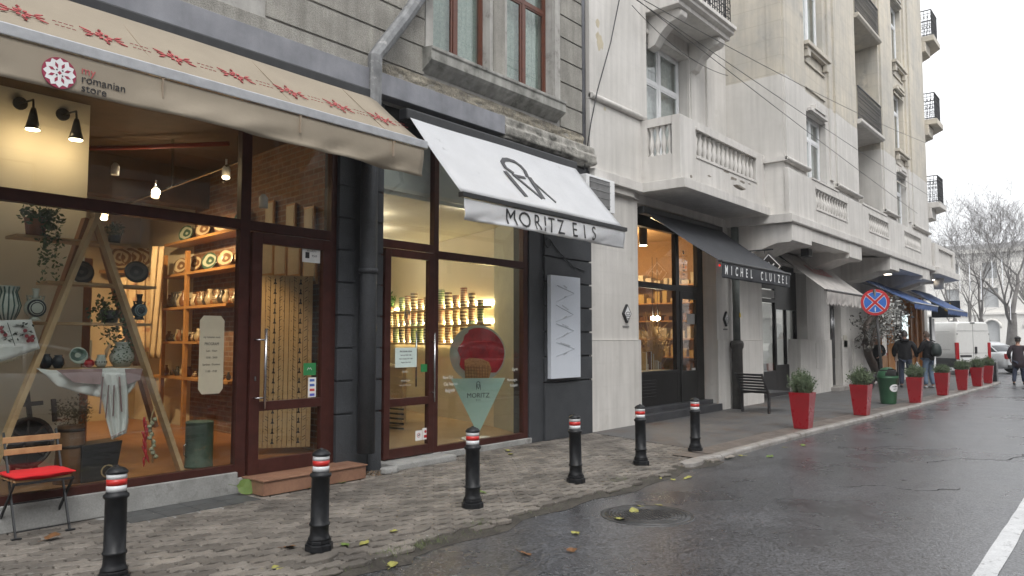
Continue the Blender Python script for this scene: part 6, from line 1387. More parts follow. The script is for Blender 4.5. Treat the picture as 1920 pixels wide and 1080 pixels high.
# planters
M_pot = mat('glossy_red_planter', (.29, .008, .015), (.24, .007, .012), rough=.25, r2=.4, coat=.2, scale=4, dirt=((.22, .05, .045), -.03, 9))
M_lav = mat('lavender_green', (.15, .19, .11), (.055, .085, .042), scale=25, rough=.7)
def planter(pp, k, lab, seed, fluff):
    random.seed(seed); p_ = atz(*pp, .02); t = thing('planter', lab, 'planter', p_, group='red planters along the kerb')
    t.rotation_euler = (0, 0, random.uniform(-.06, .06))
    q = MB(); a, b, H = .125, .185, .64
    q.add([(-a, -a, 0), (a, -a, 0), (a, a, 0), (-a, a, 0), (-b, -b, H), (b, -b, H), (b, b, H), (-b, b, H), (-b+.02, -b+.02, H), (b-.02, -b+.02, H), (b-.02, b-.02, H), (-b+.02, b-.02, H), (-b+.03, -b+.03, H-.06), (b-.03, -b+.03, H-.06), (b-.03, b-.03, H-.06), (-b+.03, b-.03, H-.06)],
          [(0, 3, 2, 1)]+[(i, (i+1) % 4, 4+(i+1) % 4, 4+i) for i in range(4)]+[(4+i, 4+(i+1) % 4, 8+(i+1) % 4, 8+i) for i in range(4)]+[(8+i, 8+(i+1) % 4, 12+(i+1) % 4, 12+i) for i in range(4)])
    q.build('pot', M_pot, t, local=True, bevel=.006)
    q = MB(); q.box(-b+.03, b-.03, -b+.03, b-.03, H-.1, H-.05); q.build('soil', M_dirt, t, local=True)
    q = MB()
    for _ in range(620):
        an = random.random()*6.283; r0 = .12*random.random()**.5; base = Vector((r0*math.cos(an), r0*math.sin(an), H-.05)); lean = Vector((math.cos(an), math.sin(an), 0))*random.uniform(.0, .16)*(.3+r0/.12)
        h_ = random.uniform(.18, .46)*fluff*(1.15-r0/.25); tip = base+lean*.9+Vector((random.gauss(0, .02), random.gauss(0, .02), h_)); s_ = Vector((-math.sin(an*3), math.cos(an*3), 0))*.005
        mid = base.lerp(tip, .5)-lean*.12
        q.add([base-s_, base+s_, mid+s_*1.4, mid-s_*1.4, tip], [(0, 1, 2, 3), (3, 2, 4)])
        for _k in range(3):
            f_ = random.uniform(.25, .95); c_ = base.lerp(tip, f_); q.add([c_, c_+Vector((random.gauss(0, .018), random.gauss(0, .018), .02)), c_+Vector((random.gauss(0, .008), random.gauss(0, .008), .035))], [(0, 1, 2)])
    q.build('lavender', M_lav, t, local=True, fix=False); return t
plabs = ['nearest red planter with a tall bushy lavender, in front of the black bench', 'red planter with a rounded lavender, just before the green litter bin', 'red planter standing right after the green litter bin, before the two men', 'fourth red planter from the camera, behind the man in jeans', 'fifth red planter from the camera, in line with the white van door', 'sixth red planter from the camera, in line with the van tail light', 'seventh and farthest red planter, next to a dark post at the corner']
for k, (pp, fl) in enumerate((((1506, 803), 1.15), ((1616, 778), 1.0), ((1717, 755), .95), ((1768, 741), .75), ((1805, 731), .9), ((1833, 724), .95), ((1853, 718.5), .95))): planter(pp, k, plabs[k], 50+k, fl)
cp = atz(1871, 716, 0); t = thing('dark_post', 'short dark grey post beside the farthest red planter', 'post', cp); q = MB(); q.prism([(-.2, 0), (.2, 0), (.26, .75), (-.26, .75)], cp, UX, UZ, (0, 1, 0), .3); q.build('body', M_black, t, bevel=.01)
# litter bin
bp2 = atz(1666, 757, 0.006); M_bin = mat('green_plastic', (.035, .11, .055), (.028, .09, .045), rough=.35, scale=3)
t = thing('litter_bin', 'green plastic litter bin with a domed hood and white oval sticker', 'bin', bp2)
q = MB(); q.lathe(bp2, [(.17, 0), (.18, .03), (.235, .62), (.25, .63), (.255, .67), (.235, .68), (.22, .66)], 28); q.build('body', M_bin, t)
q = MB()
def dome(u, v):
    an = u*2*math.pi; ph = v*math.pi/2; r_ = .25*math.cos(ph); return bp2+Vector((r_*math.cos(an), r_*math.sin(an), .67+.24*math.sin(ph)))
nu, nv = 40, 12; P_ = [[dome(i/nu, j/nv) for i in range(nu+1)] for j in range(nv+1)]
for j in range(nv):
    for i in range(nu):
        an = (i+.5)/nu*360; d_ = min(abs(an-235), 360-abs(an-235))
        if j < 8 and j > 0 and d_ < 62*(1-.05*j): continue
        q.add([P_[j][i], P_[j][i+1], P_[j+1][i+1], P_[j+1][i]], [(0, 1, 2, 3)], True)
q.build('hood', M_bin, t, fix=False)
q = MB(); q.lathe(bp2+Vector((0, 0, .6)), [(.2, 0), (.2, .25)], 20); q.build('dark_inside', M_dark, t)
dirn = Vector((-.55, -.83, 0)).normalized(); sdn = Vector((dirn.y*-1, dirn.x, 0)); sdn = dirn.cross(UZ).normalized()*-1
q = MB()
el = [(.125*math.cos(i*math.pi/12), .095*math.sin(i*math.pi/12)) for i in range(24)]
o_ = bp2+Vector((.04, -.02, .38))
u_ax = UZ.cross(dirn).normalized(); 
vs = []
for a, b in el: rad = .2245; an = math.atan2(dirn.y, dirn.x)+a/.212; vs.append(bp2+Vector((rad*math.cos(an), rad*math.sin(an), .40+b)))
vs = []
for sc3 in (0.0, .25, .5, .75, 1.0):
    for a, b in el: rad = .2180+(b*sc3)*.09; an = math.atan2(dirn.y, dirn.x)+a*sc3/.212; vs.append(bp2+Vector((rad*math.cos(an), rad*math.sin(an), .40+b*sc3)))
q.add(vs, [(k3*24+i, k3*24+(i+1) % 24, (k3+1)*24+(i+1) % 24, (k3+1)*24+i) for k3 in range(4) for i in range(24)], True); q.build('oval_sticker', M_white, t, fix=False)
text('A CURAT', .045, bp2+dirn*.232+Vector((0, 0, .44)), u_ax, UZ, M_ink, t, ext=.002, sx=.8); text('sector 1', .03, bp2+dirn*.230+Vector((0, 0, .38)), u_ax, UZ, M_ink, t, ext=.002)
# no stopping sign
sp0 = atz(1658, 750, 0); top_ = at(1641, 545, sp0.y)
D_ = sp0.length; stp = thing('no_stopping_sign', 'round blue no stopping sign with a red cross on a slightly leaning grey pole', 'road sign', sp0)
cpx = Vector((0, 0, CAMH))+ray(1641, 567)*((sp0.x*.775+sp0.y*.63)/F/1.0)
cpx = at(1641, 567, sp0.y)
q = MB(); q.tube([sp0, sp0.lerp(cpx, 1.0)+Vector((.03, 0, 0))+(cpx-sp0).normalized()*.35], .035, 10); q.build('pole', mat('grey_pole', (.12, .12, .12), (.08, .08, .08), rough=.6, metal=.3), stp)
nd = (Vector((0, 0, CAMH))-cpx); nd.z = 0; nd.normalize(); nd = (nd+Vector((-.12, .05, 0))).normalized(); ud = UZ.cross(nd).normalized()
dep = (cpx-Vector((0, 0, CAMH))).length; rs = 23.2/F*dep*.96
q = MB(); q.lathe(cpx+nd*.02, [(rs, 0), (rs, .012), (rs*.985, .016)], 40, nd); q.build('red_disc', mat('sign_red', (.50, .02, .025), rough=.4), stp)
q = MB(); q.lathe(cpx+nd*.036, [(rs*.80, 0), (rs*.80, .002)], 40, nd); q.build('white_edge', M_white, stp)
q = MB(); q.lathe(cpx+nd*.038, [(rs*.77, 0), (rs*.77, .003)], 40, nd); q.build('blue_disc', mat('sign_blue', (.03, .14, .50), rough=.4), stp)
q = MB()
for s in (-1, 1): stroke(q, [(-rs*.55, -rs*.55*s), (rs*.55, rs*.55*s)], rs*.24, cpx+nd*.041, ud, UZ, nd, .003)
q.build('white_cross', M_white, stp); q = MB()
for s in (-1, 1): stroke(q, [(-rs*.56, -rs*.56*s), (rs*.56, rs*.56*s)], rs*.17, cpx+nd*.0445+nd*.001*s, ud, UZ, nd, .003)
q.build('red_cross', mat('sign_red', (.5, .02, .025)), stp)
text('1', rs*.42, cpx+nd*.046+UZ*-rs*.56, ud, UZ, M_white, stp, ext=.002, bold=.004)
# wooden doorstep, stone step, slab mat
M_deck = mat('oiled_deck_wood', (.28, .155, .10), (.19, .10, .065), scale=4, rough=.4, streak=.0, fine=.08, bscale=30)
t = thing('wooden_step', 'reddish brown timber step block in front of the craft shop door', 'step', (5, 7, 0)); q = MB(); q.box(4.47, 5.80, 6.90, FY+.045, .010, .150); q.build('box', M_deck, t, bevel=.004)
q = MB(); q.box(4.455, 5.815, 6.885, 7.06, .153, .168); q.box(4.455, 5.815, 7.064, FY+.045, .153, .168); q.build('top_board', M_deck, t, bevel=.003)
q = MB(); q.box(6.35, 7.45, 7.02, FY+.05, -.01, .075); tag(q.build('stone_step', M_conc, None, bevel=.018), 'pale stone slab step in front of the ice cream parlour door', 'step')
q = MB(); q.prism([(0, 0), (.16, -.03), (.25, .03), (.22, .12), (.06, .14), (-.02, .08)], (6.12, 6.93, 0), (1, 0, 0), (0, 1, 0), (0, 0, 1), .07); tag(q.build('loose_block', M_conc, None, bevel=.02), 'loose chipped stone block beside the foot of the drainpipe', 'stone')
t = thing('slab_mat', 'dark panel of square floor slabs laid flush in front of the craft shop window', 'paving slabs', (3.7, 7.1, 0)); 
q = MB()
for i in range(4):
    for j in range(2): q.box(3.13+.32*i, 3.13+.32*i+.312, 6.84+.235*j, 6.84+.235*j+.228, -.02, .006)
q.build('slabs', mat('dark_slab', (.075, .078, .078), (.05, .052, .052), scale=4, rough=.6, fine=.12, bump=.1), t, bevel=.003)
B('cement_bed', M_conc, t, (3.0, 4.45, 6.76, 7.3, -.025, -.004))
# dark hole with debris at pipe foot, crumbled corner
q = MB(); random.seed(14)
for k in range(60): p_ = Vector((6.0+random.gauss(0, .08), 7.0+random.gauss(0, .05), .01+random.random()*.03)); leaf(q, p_, .04)
tag(q.build('leaf_litter', mat('brown_litter', (.14, .09, .05), (.07, .05, .03)), None, fix=False), 'small heap of brown leaf litter at the foot of the dark drainpipe', 'leaves', kind='stuff')
# manhole
mc = atz(1214, 966, ZR); t = thing('manhole_cover', 'round cast iron manhole cover with ring ribs and leaves in the road', 'manhole cover', mc)
M_mh = mat('wet_cast_iron', (.075, .075, .075), (.045, .045, .046), rough=.38, r2=.5, metal=.3, bump=.2, bscale=40)
q = MB(); q.lathe(mc, [(.44, -.01), (.44, .004), (.425, .007), (.415, .004), (.405, .004)], 56); q.lathe(mc, [(.40, -.01), (.40, .006), (.001, .006)], 56)
for r_ in (.37, .335, .30, .265): q.lathe(mc, [(r_, .005), (r_, .010), (r_-.016, .010), (r_-.016, .005)], 56)
q.build('rim', M_mh, t)
q = MB()
for i in range(-6, 7):
    for j in range(-6, 7):
        if (i*i+j*j)*.036**2 < .225**2: q.box(mc.x+i*.036-.011, mc.x+i*.036+.011, mc.y+j*.036-.011, mc.y+j*.036+.011, mc.z+.005, mc.z+.012)
q.build('studs', M_mh, t)
# fallen leaves
M_yl = mat('yellow_leaf', (.34, .34, .09), (.20, .18, .05), scale=20, rough=.6); M_gl = mat('green_leaf', (.12, .17, .04), (.09, .15, .03), scale=15, rough=.6); M_bl = mat('brown_leaf', (.18, .08, .03), (.10, .05, .02), scale=15)
def big_leaf(p_, s_, rz, m_, curl=.25, up=None):
    q = MB(); pts = []
    n_ = 14
    for i in range(n_):
        a_ = 2*math.pi*i/n_; r_ = s_*(.5+.16*math.cos(a_)+.12*abs(math.sin(a_*2.5))*(1 if i % 2 else .5)); pts.append((r_*math.cos(a_), r_*math.sin(a_)*.85, .006+curl*s_*abs(math.sin(a_*1.5+1))*.5))
    q.add([(0, 0, .004)]+pts, [(0, i+1, (i+1) % n_+1) for i in range(n_)]); q.tube([(-s_*.4, 0, .006), (-s_*.95, .01, .012)], .002, 4)
    o = q.build('fallen_leaf', m_, None, fix=False); o.location = p_; o.rotation_euler = up if up else (random.gauss(0, .12), random.gauss(0, .12), rz); return o
random.seed(77)
LF = ((648, 1024, 0, 'beside the foot of the second bollard'), (684, 1020, 0, 'right of the pair by the second bollard'), (545, 1068, -.03, 'in the gutter left of the second bollard'), (712, 1040, -.03, 'small, past the second bollard on the gutter dirt'), (1235, 899, ZR, 'left of the row of three on the road by the fifth bollard'), (1262, 901, ZR, 'middle of the row of three on the road by the fifth bollard'), (1288, 898, ZR, 'right of the row of three on the road by the fifth bollard'), (1178, 914, ZR, 'on the road between the fourth and fifth bollards'), (1200, 951, ZR, 'topmost on the manhole cover'), (1188, 962, ZR, 'left on the manhole cover'), (1444, 857, ZR, 'on the road before the nearest red planter'), (1390, 856, ZR, 'against the kerb left of the nearest planter'), (1470, 840, ZR, 'on the road under the kerb by the nearest planter'), (1505, 836, ZR, 'farthest one on the road by the kerb'), (580, 917, 0, 'on the pavers before the left half of the wooden step'), (640, 906, 0, 'at the right foot of the wooden step'), (952, 846, 0, 'on the pavers under the ice cream window'), (958, 853, 0, 'just before the one under the ice cream window'), (755, 854, .075, 'on the pale stone step'), (1236, 949, ZR, 'right on the manhole cover'), (1160, 975, ZR, 'on the near left rim of the manhole cover'), (735, 1063, ZR, 'nearest one lying flat on the dark road'), (1080, 1002, ZR, 'on the road below the manhole cover'), (490, 1075, -.02, 'at the bottom edge of the picture'), (520, 1070, -.02, 'second from the bottom edge in the gutter'), (738, 998, 0, 'on the pavers between the second and third bollards'), (905, 925, 0, 'on the pavers right of the third bollard'))
for px, py, z_, lb in LF:
    yl = random.random() < .75; o = big_leaf(atz(px, py, z_)+Vector((0, 0, .004)), random.uniform(.05, .10), random.random()*6, M_yl if yl else M_gl); tag(o, ('yellow' if yl else 'green')+' fallen leaf, '+lb, 'leaf', 'fallen leaves on the road and footpath')
for k, (px, py) in enumerate(((983, 1040), (1070, 1034), (540, 1028))): o = big_leaf(atz(px, py, ZR if k < 2 else 0)+Vector((0, 0, .004)), .08, random.random()*6, M_bl); tag(o, ('reddish brown leaf on the road, left of a pair', 'brown leaf on the road, right of a pair', 'curled brown leaf on the pavers left of the second bollard')[k], 'leaf', 'brown fallen leaves')
o = big_leaf(Vector((4.40, 7.15, .09)), .17, 0, M_gl, .1, (R(75), R(10), R(-20))); tag(o, 'large green leaf propped up against the end of the wooden step', 'leaf')
o = big_leaf(Vector((2.45, 6.75, .02)), .11, .4, M_bl); tag(o, 'curled brown leaf under the cushioned bistro chair', 'leaf')
q = MB()
for k in range(420):
    x = random.uniform(2.5, 10.6); y = dy(x)+random.gauss(.02, .06); h_ = random.uniform(.01, .05); p_ = Vector((x, y, -.03)); dd = Vector((random.gauss(0, .02), random.gauss(0, .02), h_)); q.add([p_, p_+Vector((.004, 0, 0)), p_+dd], [(0, 1, 2)])
for cxx, cyy in ((4.0, 4.42), (4.3, 4.40), (7.6, 4.62), (10.55, 4.72), (10.4, 4.66), (9.9, 4.6), (5.1, 4.5)):
    for k in range(70): p_ = Vector((cxx+random.gauss(0, .12), cyy+random.gauss(0, .05), -.02)); q.add([p_, p_+Vector((.006, 0, 0)), p_+Vector((random.gauss(0, .03), random.gauss(0, .03), random.uniform(.02, .06)))], [(0, 1, 2)])
tag(q.build('gutter_grass', mat('gutter_grass', (.12, .16, .05), (.07, .09, .03), scale=10), None, fix=False), 'thin grass and moss growing in the cracked edge of the paving', 'grass', kind='stuff')
q = MB(); random.seed(90)
for k in range(320):
    x = random.uniform(2.0, 13); y = dy(min(x, 10))+random.gauss(0.05, .14) if random.random() < .7 else random.uniform(2.2, 7.1)
    r_ = random.uniform(.002, .007)*(1.6 if random.random() < .15 else 1); zb = ZR if y < dy(min(x, 10)) else .004; q.lathe((x, y, zb), [(r_, 0), (r_*.8, r_*.8), (.0001, r_)], 5)
tag(q.build('grit', mat('pale_grit', (.34, .33, .31), (.12, .11, .10), scale=3), None, fix=False), 'small grit and pebbles scattered along the gutter and paving', 'grit', kind='stuff')
# broken kerb stones by the last bollard and near the second
random.seed(15)
for k, (px, py, s_, lab) in enumerate(((1300, 868, .33, 'broken granite kerb stone lying by the farthest bollard'), (603, 1052, .17, 'loose broken paver at the foot of the second bollard'), (790, 999, .12, 'small broken paver in the gutter near the third bollard'), (1005, 930, .13, 'chipped paver tilted in the gutter past the third bollard'))):
    p_ = atz(px, py, -.02); pts = [(s_*(1+random.uniform(-.15, .1))*math.cos(a_), s_*.42*(1+random.uniform(-.2, .1))*math.sin(a_)) for a_ in [i*math.pi/4 for i in range(8)]]
    q = MB(); q.prism(pts, p_+Vector((0, 0, -.03)), Vector((.97, .1, 0)), (0, 1, 0), (0, 0, 1), .065); tag(q.build('broken_stone', M_kerb if k == 0 else M_paver, None, bevel=.008), lab, 'stone')
# bistro chair with red cushion
t = thing('bistro_chair', 'folding bistro chair with slatted wooden back and bright red cushion', 'chair', (2.5, 6.4, 0))
X0, X1, Yf, Yb_ = 2.50, 2.90, 6.22, 6.58
cf1, cf2 = atz(38, 1015, 0), atz(124, 992, 0)
X0, X1 = cf1.x, cf2.x; Yf = (cf1.y+cf2.y)/2; Yb_ = Yf+.40; print('CHAIR', X0, X1, Yf)
X0 = X1-.40
q = MB()
for x in (X0, X1):
    q.bar((x, Yf, .01), (x, Yb_-.02, .82), .014, .022); q.bar((x-.02 if x == X0 else x+.02, Yb_, .01), (x-.02 if x == X0 else x+.02, Yf+.02, .44), .014, .022); q.box(x-.03, x+.04, Yf-.015, Yf+.015, 0, .012)
q.bar((X0, Yf, .06), (X1, Yf, .06), .01, .01); q.bar((X0, Yb_, .06), (X1, Yb_, .06), .01, .01); q.bar((X0, Yf+.2, .25), (X1, Yf+.2, .25), .01, .012); q.bar((X0-.01, Yf+.02, .435), (X1+.01, Yf+.02, .435), .02, .02); q.bar((X0, Yb_-.06, .435), (X1, Yb_-.06, .435), .02, .02)
q.build('frame', M_black, t)
for z in (.665, .76):
    yy = Yf+(Yb_-.02-Yf)*(z/.82)-.02; q = MB(); q.box(X0-.02, X1+.02, yy-.008, yy+.008, z-.025, z+.025); q.build('back_slat', M_wood, t, bevel=.004)
for k in range(5): yy = Yf+.03+k*.075; B('seat_slat', M_wood, t, (X0-.01, X1+.01, yy, yy+.05, .445, .46))
q = MB()
def cush(u, v, s_):
    x = X0-.03+(X1-X0+.06)*u; y = Yf-.01+.38*v; e_ = (1-abs(2*u-1)**5)*(1-abs(2*v-1)**5); return Vector((x, y, .478+s_*(.004+.026*e_**.6)+.010*noise.noise((u*3, v*3, s_))+(.014*(1-e_) if s_ > 0 else .014*(1-e_))))
for s_ in (-1, 1): q.grid(lambda u, v: cush(u, v, s_), 20, 20)
for e_ in (lambda i: (i, 0), lambda i: (i, 1), lambda i: (0, i), lambda i: (1, i)):
    for i in range(20): a, b = e_(i/20), e_((i+1)/20); q.add([cush(*a, -1), cush(*b, -1), cush(*b, 1), cush(*a, 1)], [(0, 1, 2, 3)], True)
q.build('cushion', mat('red_fabric', (.62, .014, .018), (.52, .01, .014), rough=.85, scale=4), t)
# black bench
bo = atz(1442, 776, 0.006); t = thing('bench', 'black slatted metal bench with a leaning back beside the drainpipe', 'bench', bo, R(-14))
M_bs = mat('black_slat_paint', (.045, .045, .048), (.03, .03, .032), rough=.35)
W_ = .68; D2 = 1.0
for x, y in ((0, 0), (0, W_), (D2, 0), (D2, W_)): B('leg', M_bs, t, (x-.022, x+.022, y-.022, y+.022, 0, .42), local=True)
for k in range(13): x = .02+k*.077; B('seat_slat', M_bs, t, (x, x+.06, -.02, W_+.02, .425, .443), local=True)
q = MB(); q.box(-.02, D2+.02, -.024, .02, .40, .425); q.box(-.02, D2+.02, W_-.02, W_+.024, .40, .425); q.build('seat_frame', M_bs, t, local=True)
q = MB()
for y in (0, W_): q.bar((.0, y, .42), (-.24, y, .86), .035, .03)
q.build('back_frame', M_bs, t, local=True)
for k in range(7):
    f_ = (k+.6)/7; q = MB(); q.obox((-.24*f_+.01, W_/2, .42+.44*f_), (0, 1, 0), (-.48, 0, .88), (.88, 0, .48), W_/2+.02, .024, .008); q.build('back_slat', M_bs, t, local=True)
# display cases and people etc. at the far shop
t = thing('lit_display_case', 'white lit glass display case with dark frame on the orange shopfront', 'display case', (33.8, 7.1, 1.1)); B('frame', M_black, t, (33.2, 34.35, 7.05, 7.29, 1.05, 2.75), bevel=.01); B('lit_panel', emis('pale_screen', (.72, .85, .85), .85), t, (33.32, 34.23, 7.03, 7.05, 1.15, 2.62))
t = thing('white_screen_panel', 'narrow white panel at the outer corner of the orange shopfront', 'panel', at(1750, 690, 6.2)); a, b = at(1745, 585, 6.2), at(1753.5, 690, 6.2); B('panel', M_white, t, (a.x, b.x+.1, 6.18, 6.24, .02, a.z-.25), bevel=.01); B('edge', M_black, t, (a.x-.12, a.x-.003, 6.17, 6.25, .01, a.z-.2))
t = thing('chalkboard', 'low dark board standing by the cream base of the display case', 'board', atz(1689, 722, 0)); c_ = atz(1689, 722, 0.006); q = MB(); q.prism([(-.3, 0), (.3, 0), (.25, .85), (-.25, .85)], c_, UX, UZ, (0, 1, 0), .05); q.build('board', M_black, t)
B('base_wall', M_cream2, cb, (33.36, 34.6, WY-.2, WY+.1, 0, 1.05))
# small twisted tree in a pot with pale flowers
tp = atz(1645, 728, 0.006); tp = Vector((26.6, 6.75, .006)); t = thing('potted_tree', 'twisted dark potted tree with frosty white blossom by the cream wall', 'tree', tp); random.seed(33)
q = MB(); q.lathe(tp, [(.20, 0), (.27, .42), (.29, .46), (.25, .46), (.24, .40)], 16); q.build('pot', mat('grey_pot', (.09, .09, .09)), t)
tw = [at(1646, 708, 6.75), at(1638, 690, 6.7), at(1628, 665, 6.75), at(1622, 640, 6.7), at(1622, 615, 6.72), at(1630, 600, 6.7), at(1640, 590, 6.65)]
q = MB(); q.tube(tw, [.14, .12, .13, .10, .12, .09, .05], 9); q.tube([at(1644, 705, 6.7), at(1640, 680, 6.62), at(1633, 650, 6.7), at(1640, 620, 6.6), at(1655, 595, 6.4)], [.10, .08, .07, .05, .03], 8); q.build('trunk', M_old_wood, t)
q = MB(); qf = MB()
for (px, py, Y_, r_, n_) in ((1612, 605, 6.7, .35, 80), (1655, 590, 6.4, .55, 220), (1672, 598, 6.3, .6, 260), (1668, 578, 6.3, .5, 220), (1684, 585, 6.3, .45, 180), (1668, 618, 6.4, .5, 200), (1622, 640, 6.7, .35, 80), (1645, 615, 6.6, .4, 120)):
    c_ = at(px, py, Y_)
    for _ in range(7): q.tube([tw[4].lerp(c_, .3), c_+Vector((random.gauss(0, r_*.5), random.gauss(0, .2), random.gauss(0, r_*.5)))], .012, 4)
    leafcluster(qf if px > 1640 else q, c_, n_, r_, .11)
    if px > 1640: leafcluster(q, c_, n_//4, r_, .08)
q.build('twigs', mat('grey_brown_twigs', (.08, .075, .06), (.05, .045, .035)), t, fix=False); qf.build('blossom', mat('frosted_blossom', (.62, .62, .60), (.34, .35, .33), scale=4), t, fix=False)
t = thing('floor_spotlight', 'small black floor spotlight tilted at the foot of the twisted tree', 'spotlight', at(1620, 695, 6.7)); c_ = at(1622, 697, 6.7); q = MB(); q.lathe(c_, [(.06, -.12), (.09, .05), (.09, .12)], 12, (-.9, -.2, .5)); q.build('head', M_black, t); q = MB(); q.tube([c_, (c_.x+.1, c_.y, .01)], .02, 6); q.build('stand', M_black, t)
# ================================================================ PEOPLE
def skin(name, V, E, RR, m, parent, sub=1, root=0):
    me = bpy.data.meshes.new(name); bm = bmesh.new(); ly = bm.verts.layers.skin.verify(); vs = [bm.verts.new(v) for v in V]; bm.verts.ensure_lookup_table()
    for a, b in E: bm.edges.new((vs[a], vs[b]))
    for i, v in enumerate(vs):
        r_ = RR[i]; v[ly].radius = r_ if isinstance(r_, tuple) else (r_, r_); v[ly].use_root = (i == root)
    bm.to_mesh(me); bm.free(); ob = bpy.data.objects.new(name, me); C.objects.link(ob)
    s_ = ob.modifiers.new('s', 'SKIN'); s_.use_smooth_shade = True; s_.branch_smoothing = .6
    u_ = ob.modifiers.new('u', 'SUBSURF'); u_.levels = sub; u_.render_levels = sub
    dg = bpy.context.evaluated_depsgraph_get(); m2 = bpy.data.meshes.new_from_object(ob.evaluated_get(dg))
    bpy.data.objects.remove(ob); m2.name = name; m2.materials.clear(); m2.materials.append(m)
    for p in m2.polygons: p.use_smooth = True
    o = bpy.data.objects.new(name, m2); C.objects.link(o); o.parent = parent; return o
M_skin = mat('skin', (.36, .20, .14), (.32, .17, .12), rough=.55, scale=5)
def person(label, loc, rz, s, top, legs, shoe, hair, stance, armL, armR, coat=0.0, headturn=0.0, cap=None, lean=0.0, bulk=1.0, skirt=False):
    """facing local +Y.  stance: ((footL x,y),(footR x,y)); arm: (elbow offset, hand position)"""
    t = thing('person', label, 'person', loc, rz); t.scale = (s, s, s)
    fl, fr = Vector((*stance[0], .07)), Vector((*stance[1], .07)); hip = Vector((0, 0, .93)); ch = Vector((0, lean, 1.38)); nk = Vector((0, lean+.02, 1.50)); hd = Vector((.01*headturn, lean+.05, 1.64))
    kl = (Vector((-.10, 0, .9))+fl)/2+Vector((0, .05, 0)); kr = (Vector((.10, 0, .9))+fr)/2+Vector((0, .05, 0))
    sL, sR = Vector((-.19, lean, 1.42)), Vector((.19, lean, 1.42)); eL, hL = Vector(armL[0]), Vector(armL[1]); eR, hR = Vector(armR[0]), Vector(armR[1])
    V = [hip, Vector((0, lean*.5, 1.15)), ch, nk, hd, hd+Vector((0, 0, .10)), Vector((-.10, 0, .88)), kl, fl, fl+Vector((0, .13, -.03)), Vector((.10, 0, .88)), kr, fr, fr+Vector((0, .13, -.03)), sL, eL, hL, sR, eR, hR]
    RR = [(.15, .11), (.13, .10), (.15, .10), .055, .085, .075, .085, .055, .04, .035, .085, .055, .04, .035, .055, .04, .028, .055, .04, .028]
    E = [(0, 1), (1, 2), (2, 3), (3, 4), (4, 5), (0, 6), (6, 7), (7, 8), (8, 9), (0, 10), (10, 11), (11, 12), (12, 13), (2, 14), (14, 15), (15, 16), (2, 17), (17, 18), (18, 19)]
    for hi, el_, sg in ((16, eL, 1), (19, eR, -1)):
        h_ = V[hi]; d = (h_-el_).normalized(); sd2 = Vector((0, 1, 0)) if abs(d.y) < .7 else Vector((1, 0, 0)); sd2 = (sd2-d*sd2.dot(d)).normalized(); cl_ = d.cross(sd2)
        pm = len(V); V.append(h_+d*.06); RR.append((.033, .018)); E.append((hi, pm))
        for k in range(4):
            of = sd2*(.026-.0175*k); ln = (.055, .075, .08, .07)[3-k]; a_ = len(V); V += [h_+d*.09+of, h_+d*(.09+ln*.55)+of+cl_*sg*.010, h_+d*(.09+ln*.95)+of+cl_*sg*.030]; RR += [.009, .0085, .007]; E += [(pm, a_), (a_, a_+1), (a_+1, a_+2)]
        a_ = len(V); V += [h_+d*.035+sd2*.035, h_+d*.075+sd2*.05+cl_*sg*.02]; RR += [.011, .009]; E += [(hi, a_), (a_, a_+1)]
    body = skin('body', V, E, RR, M_skin, t)
    # face
    q = MB(); f0 = hd+Vector((0, .08, .02)); q.lathe(f0+Vector((0, .0, -.015)), [(.013, -.01), (.009, .03)], 8, (0, .9, .3)); q.build('nose', M_skin, t, local=True)
    q = MB(); [q.lathe(f0+Vector((x, -.005, .025)), [(.009, 0), (.006, .008)], 8, (0, 1, 0)) for x in (-.032, .032)]; q.build('eyes', M_ink, t, local=True)
    q = MB(); q.obox(f0+Vector((0, -.004, -.055)), (1, 0, 0), (0, 0, 1), (0, 1, 0), .022, .004, .004); q.build('mouth', mat('lip', (.28, .09, .08)), t, local=True)
    q = MB(); [q.lathe(hd+Vector((x, 0, .02)), [(.014, -.02), (.02, 0), (.014, .02)], 8, (0, 0, 1)) for x in (-.088, .088)]; q.build('ears', M_skin, t, local=True)
    # clothes
    hem = .93-.12-coat
    jv = [Vector((0, 0, hem)), Vector((0, lean*.3, 1.0)), Vector((0, lean*.6, 1.2)), ch+Vector((0, 0, .02)), nk-Vector((0, .005, .01)), sL, eL, hL-(hL-eL).normalized()*.03, sR, eR, hR-(hR-eR).normalized()*.03]
    jr = [(.205*bulk, .15*bulk), (.195*bulk, .15*bulk), (.20*bulk, .155*bulk), (.20*bulk, .15*bulk), (.085, .08), .085*bulk, .07*bulk, .05*bulk, .085*bulk, .07*bulk, .05*bulk]
    je = [(0, 1), (1, 2), (2, 3), (3, 4), (3, 5), (5, 6), (6, 7), (3, 8), (8, 9), (9, 10)]
    skin('jacket', jv, je, jr, top, t)
    skin('trousers', [hip+Vector((0, 0, .05)), Vector((-.10, 0, .86)), kl, fl+Vector((0, -.01, .03)), Vector((.10, 0, .86)), kr, fr+Vector((0, -.01, .03))], [(0, 1), (1, 2), (2, 3), (0, 4), (4, 5), (5, 6)], [(.16, .13), .105, .085, .07, .105, .085, .07], legs, t)
    for f_ in (fl, fr): skin('shoe', [f_+Vector((0, -.04, -.02)), f_+Vector((0, .06, -.025)), f_+Vector((0, .17, -.035))], [(0, 1), (1, 2)], [(.05, .05), (.05, .042), (.042, .03)], shoe, t)
    if cap:
        q = MB(); q.lathe(hd+Vector((0, .005, .055)), [(.098, 0), (.108, .02), (.09, .06), (.05, .085), (.001, .09)], 18); q.prism([(-.09, .05), (.09, .05), (.06, .16), (-.06, .16)], hd+Vector((0, 0, .058)), (1, 0, 0), (0, 1, 0), (0, 0, 1), .012); q.build('flat_cap', cap, t, local=True)
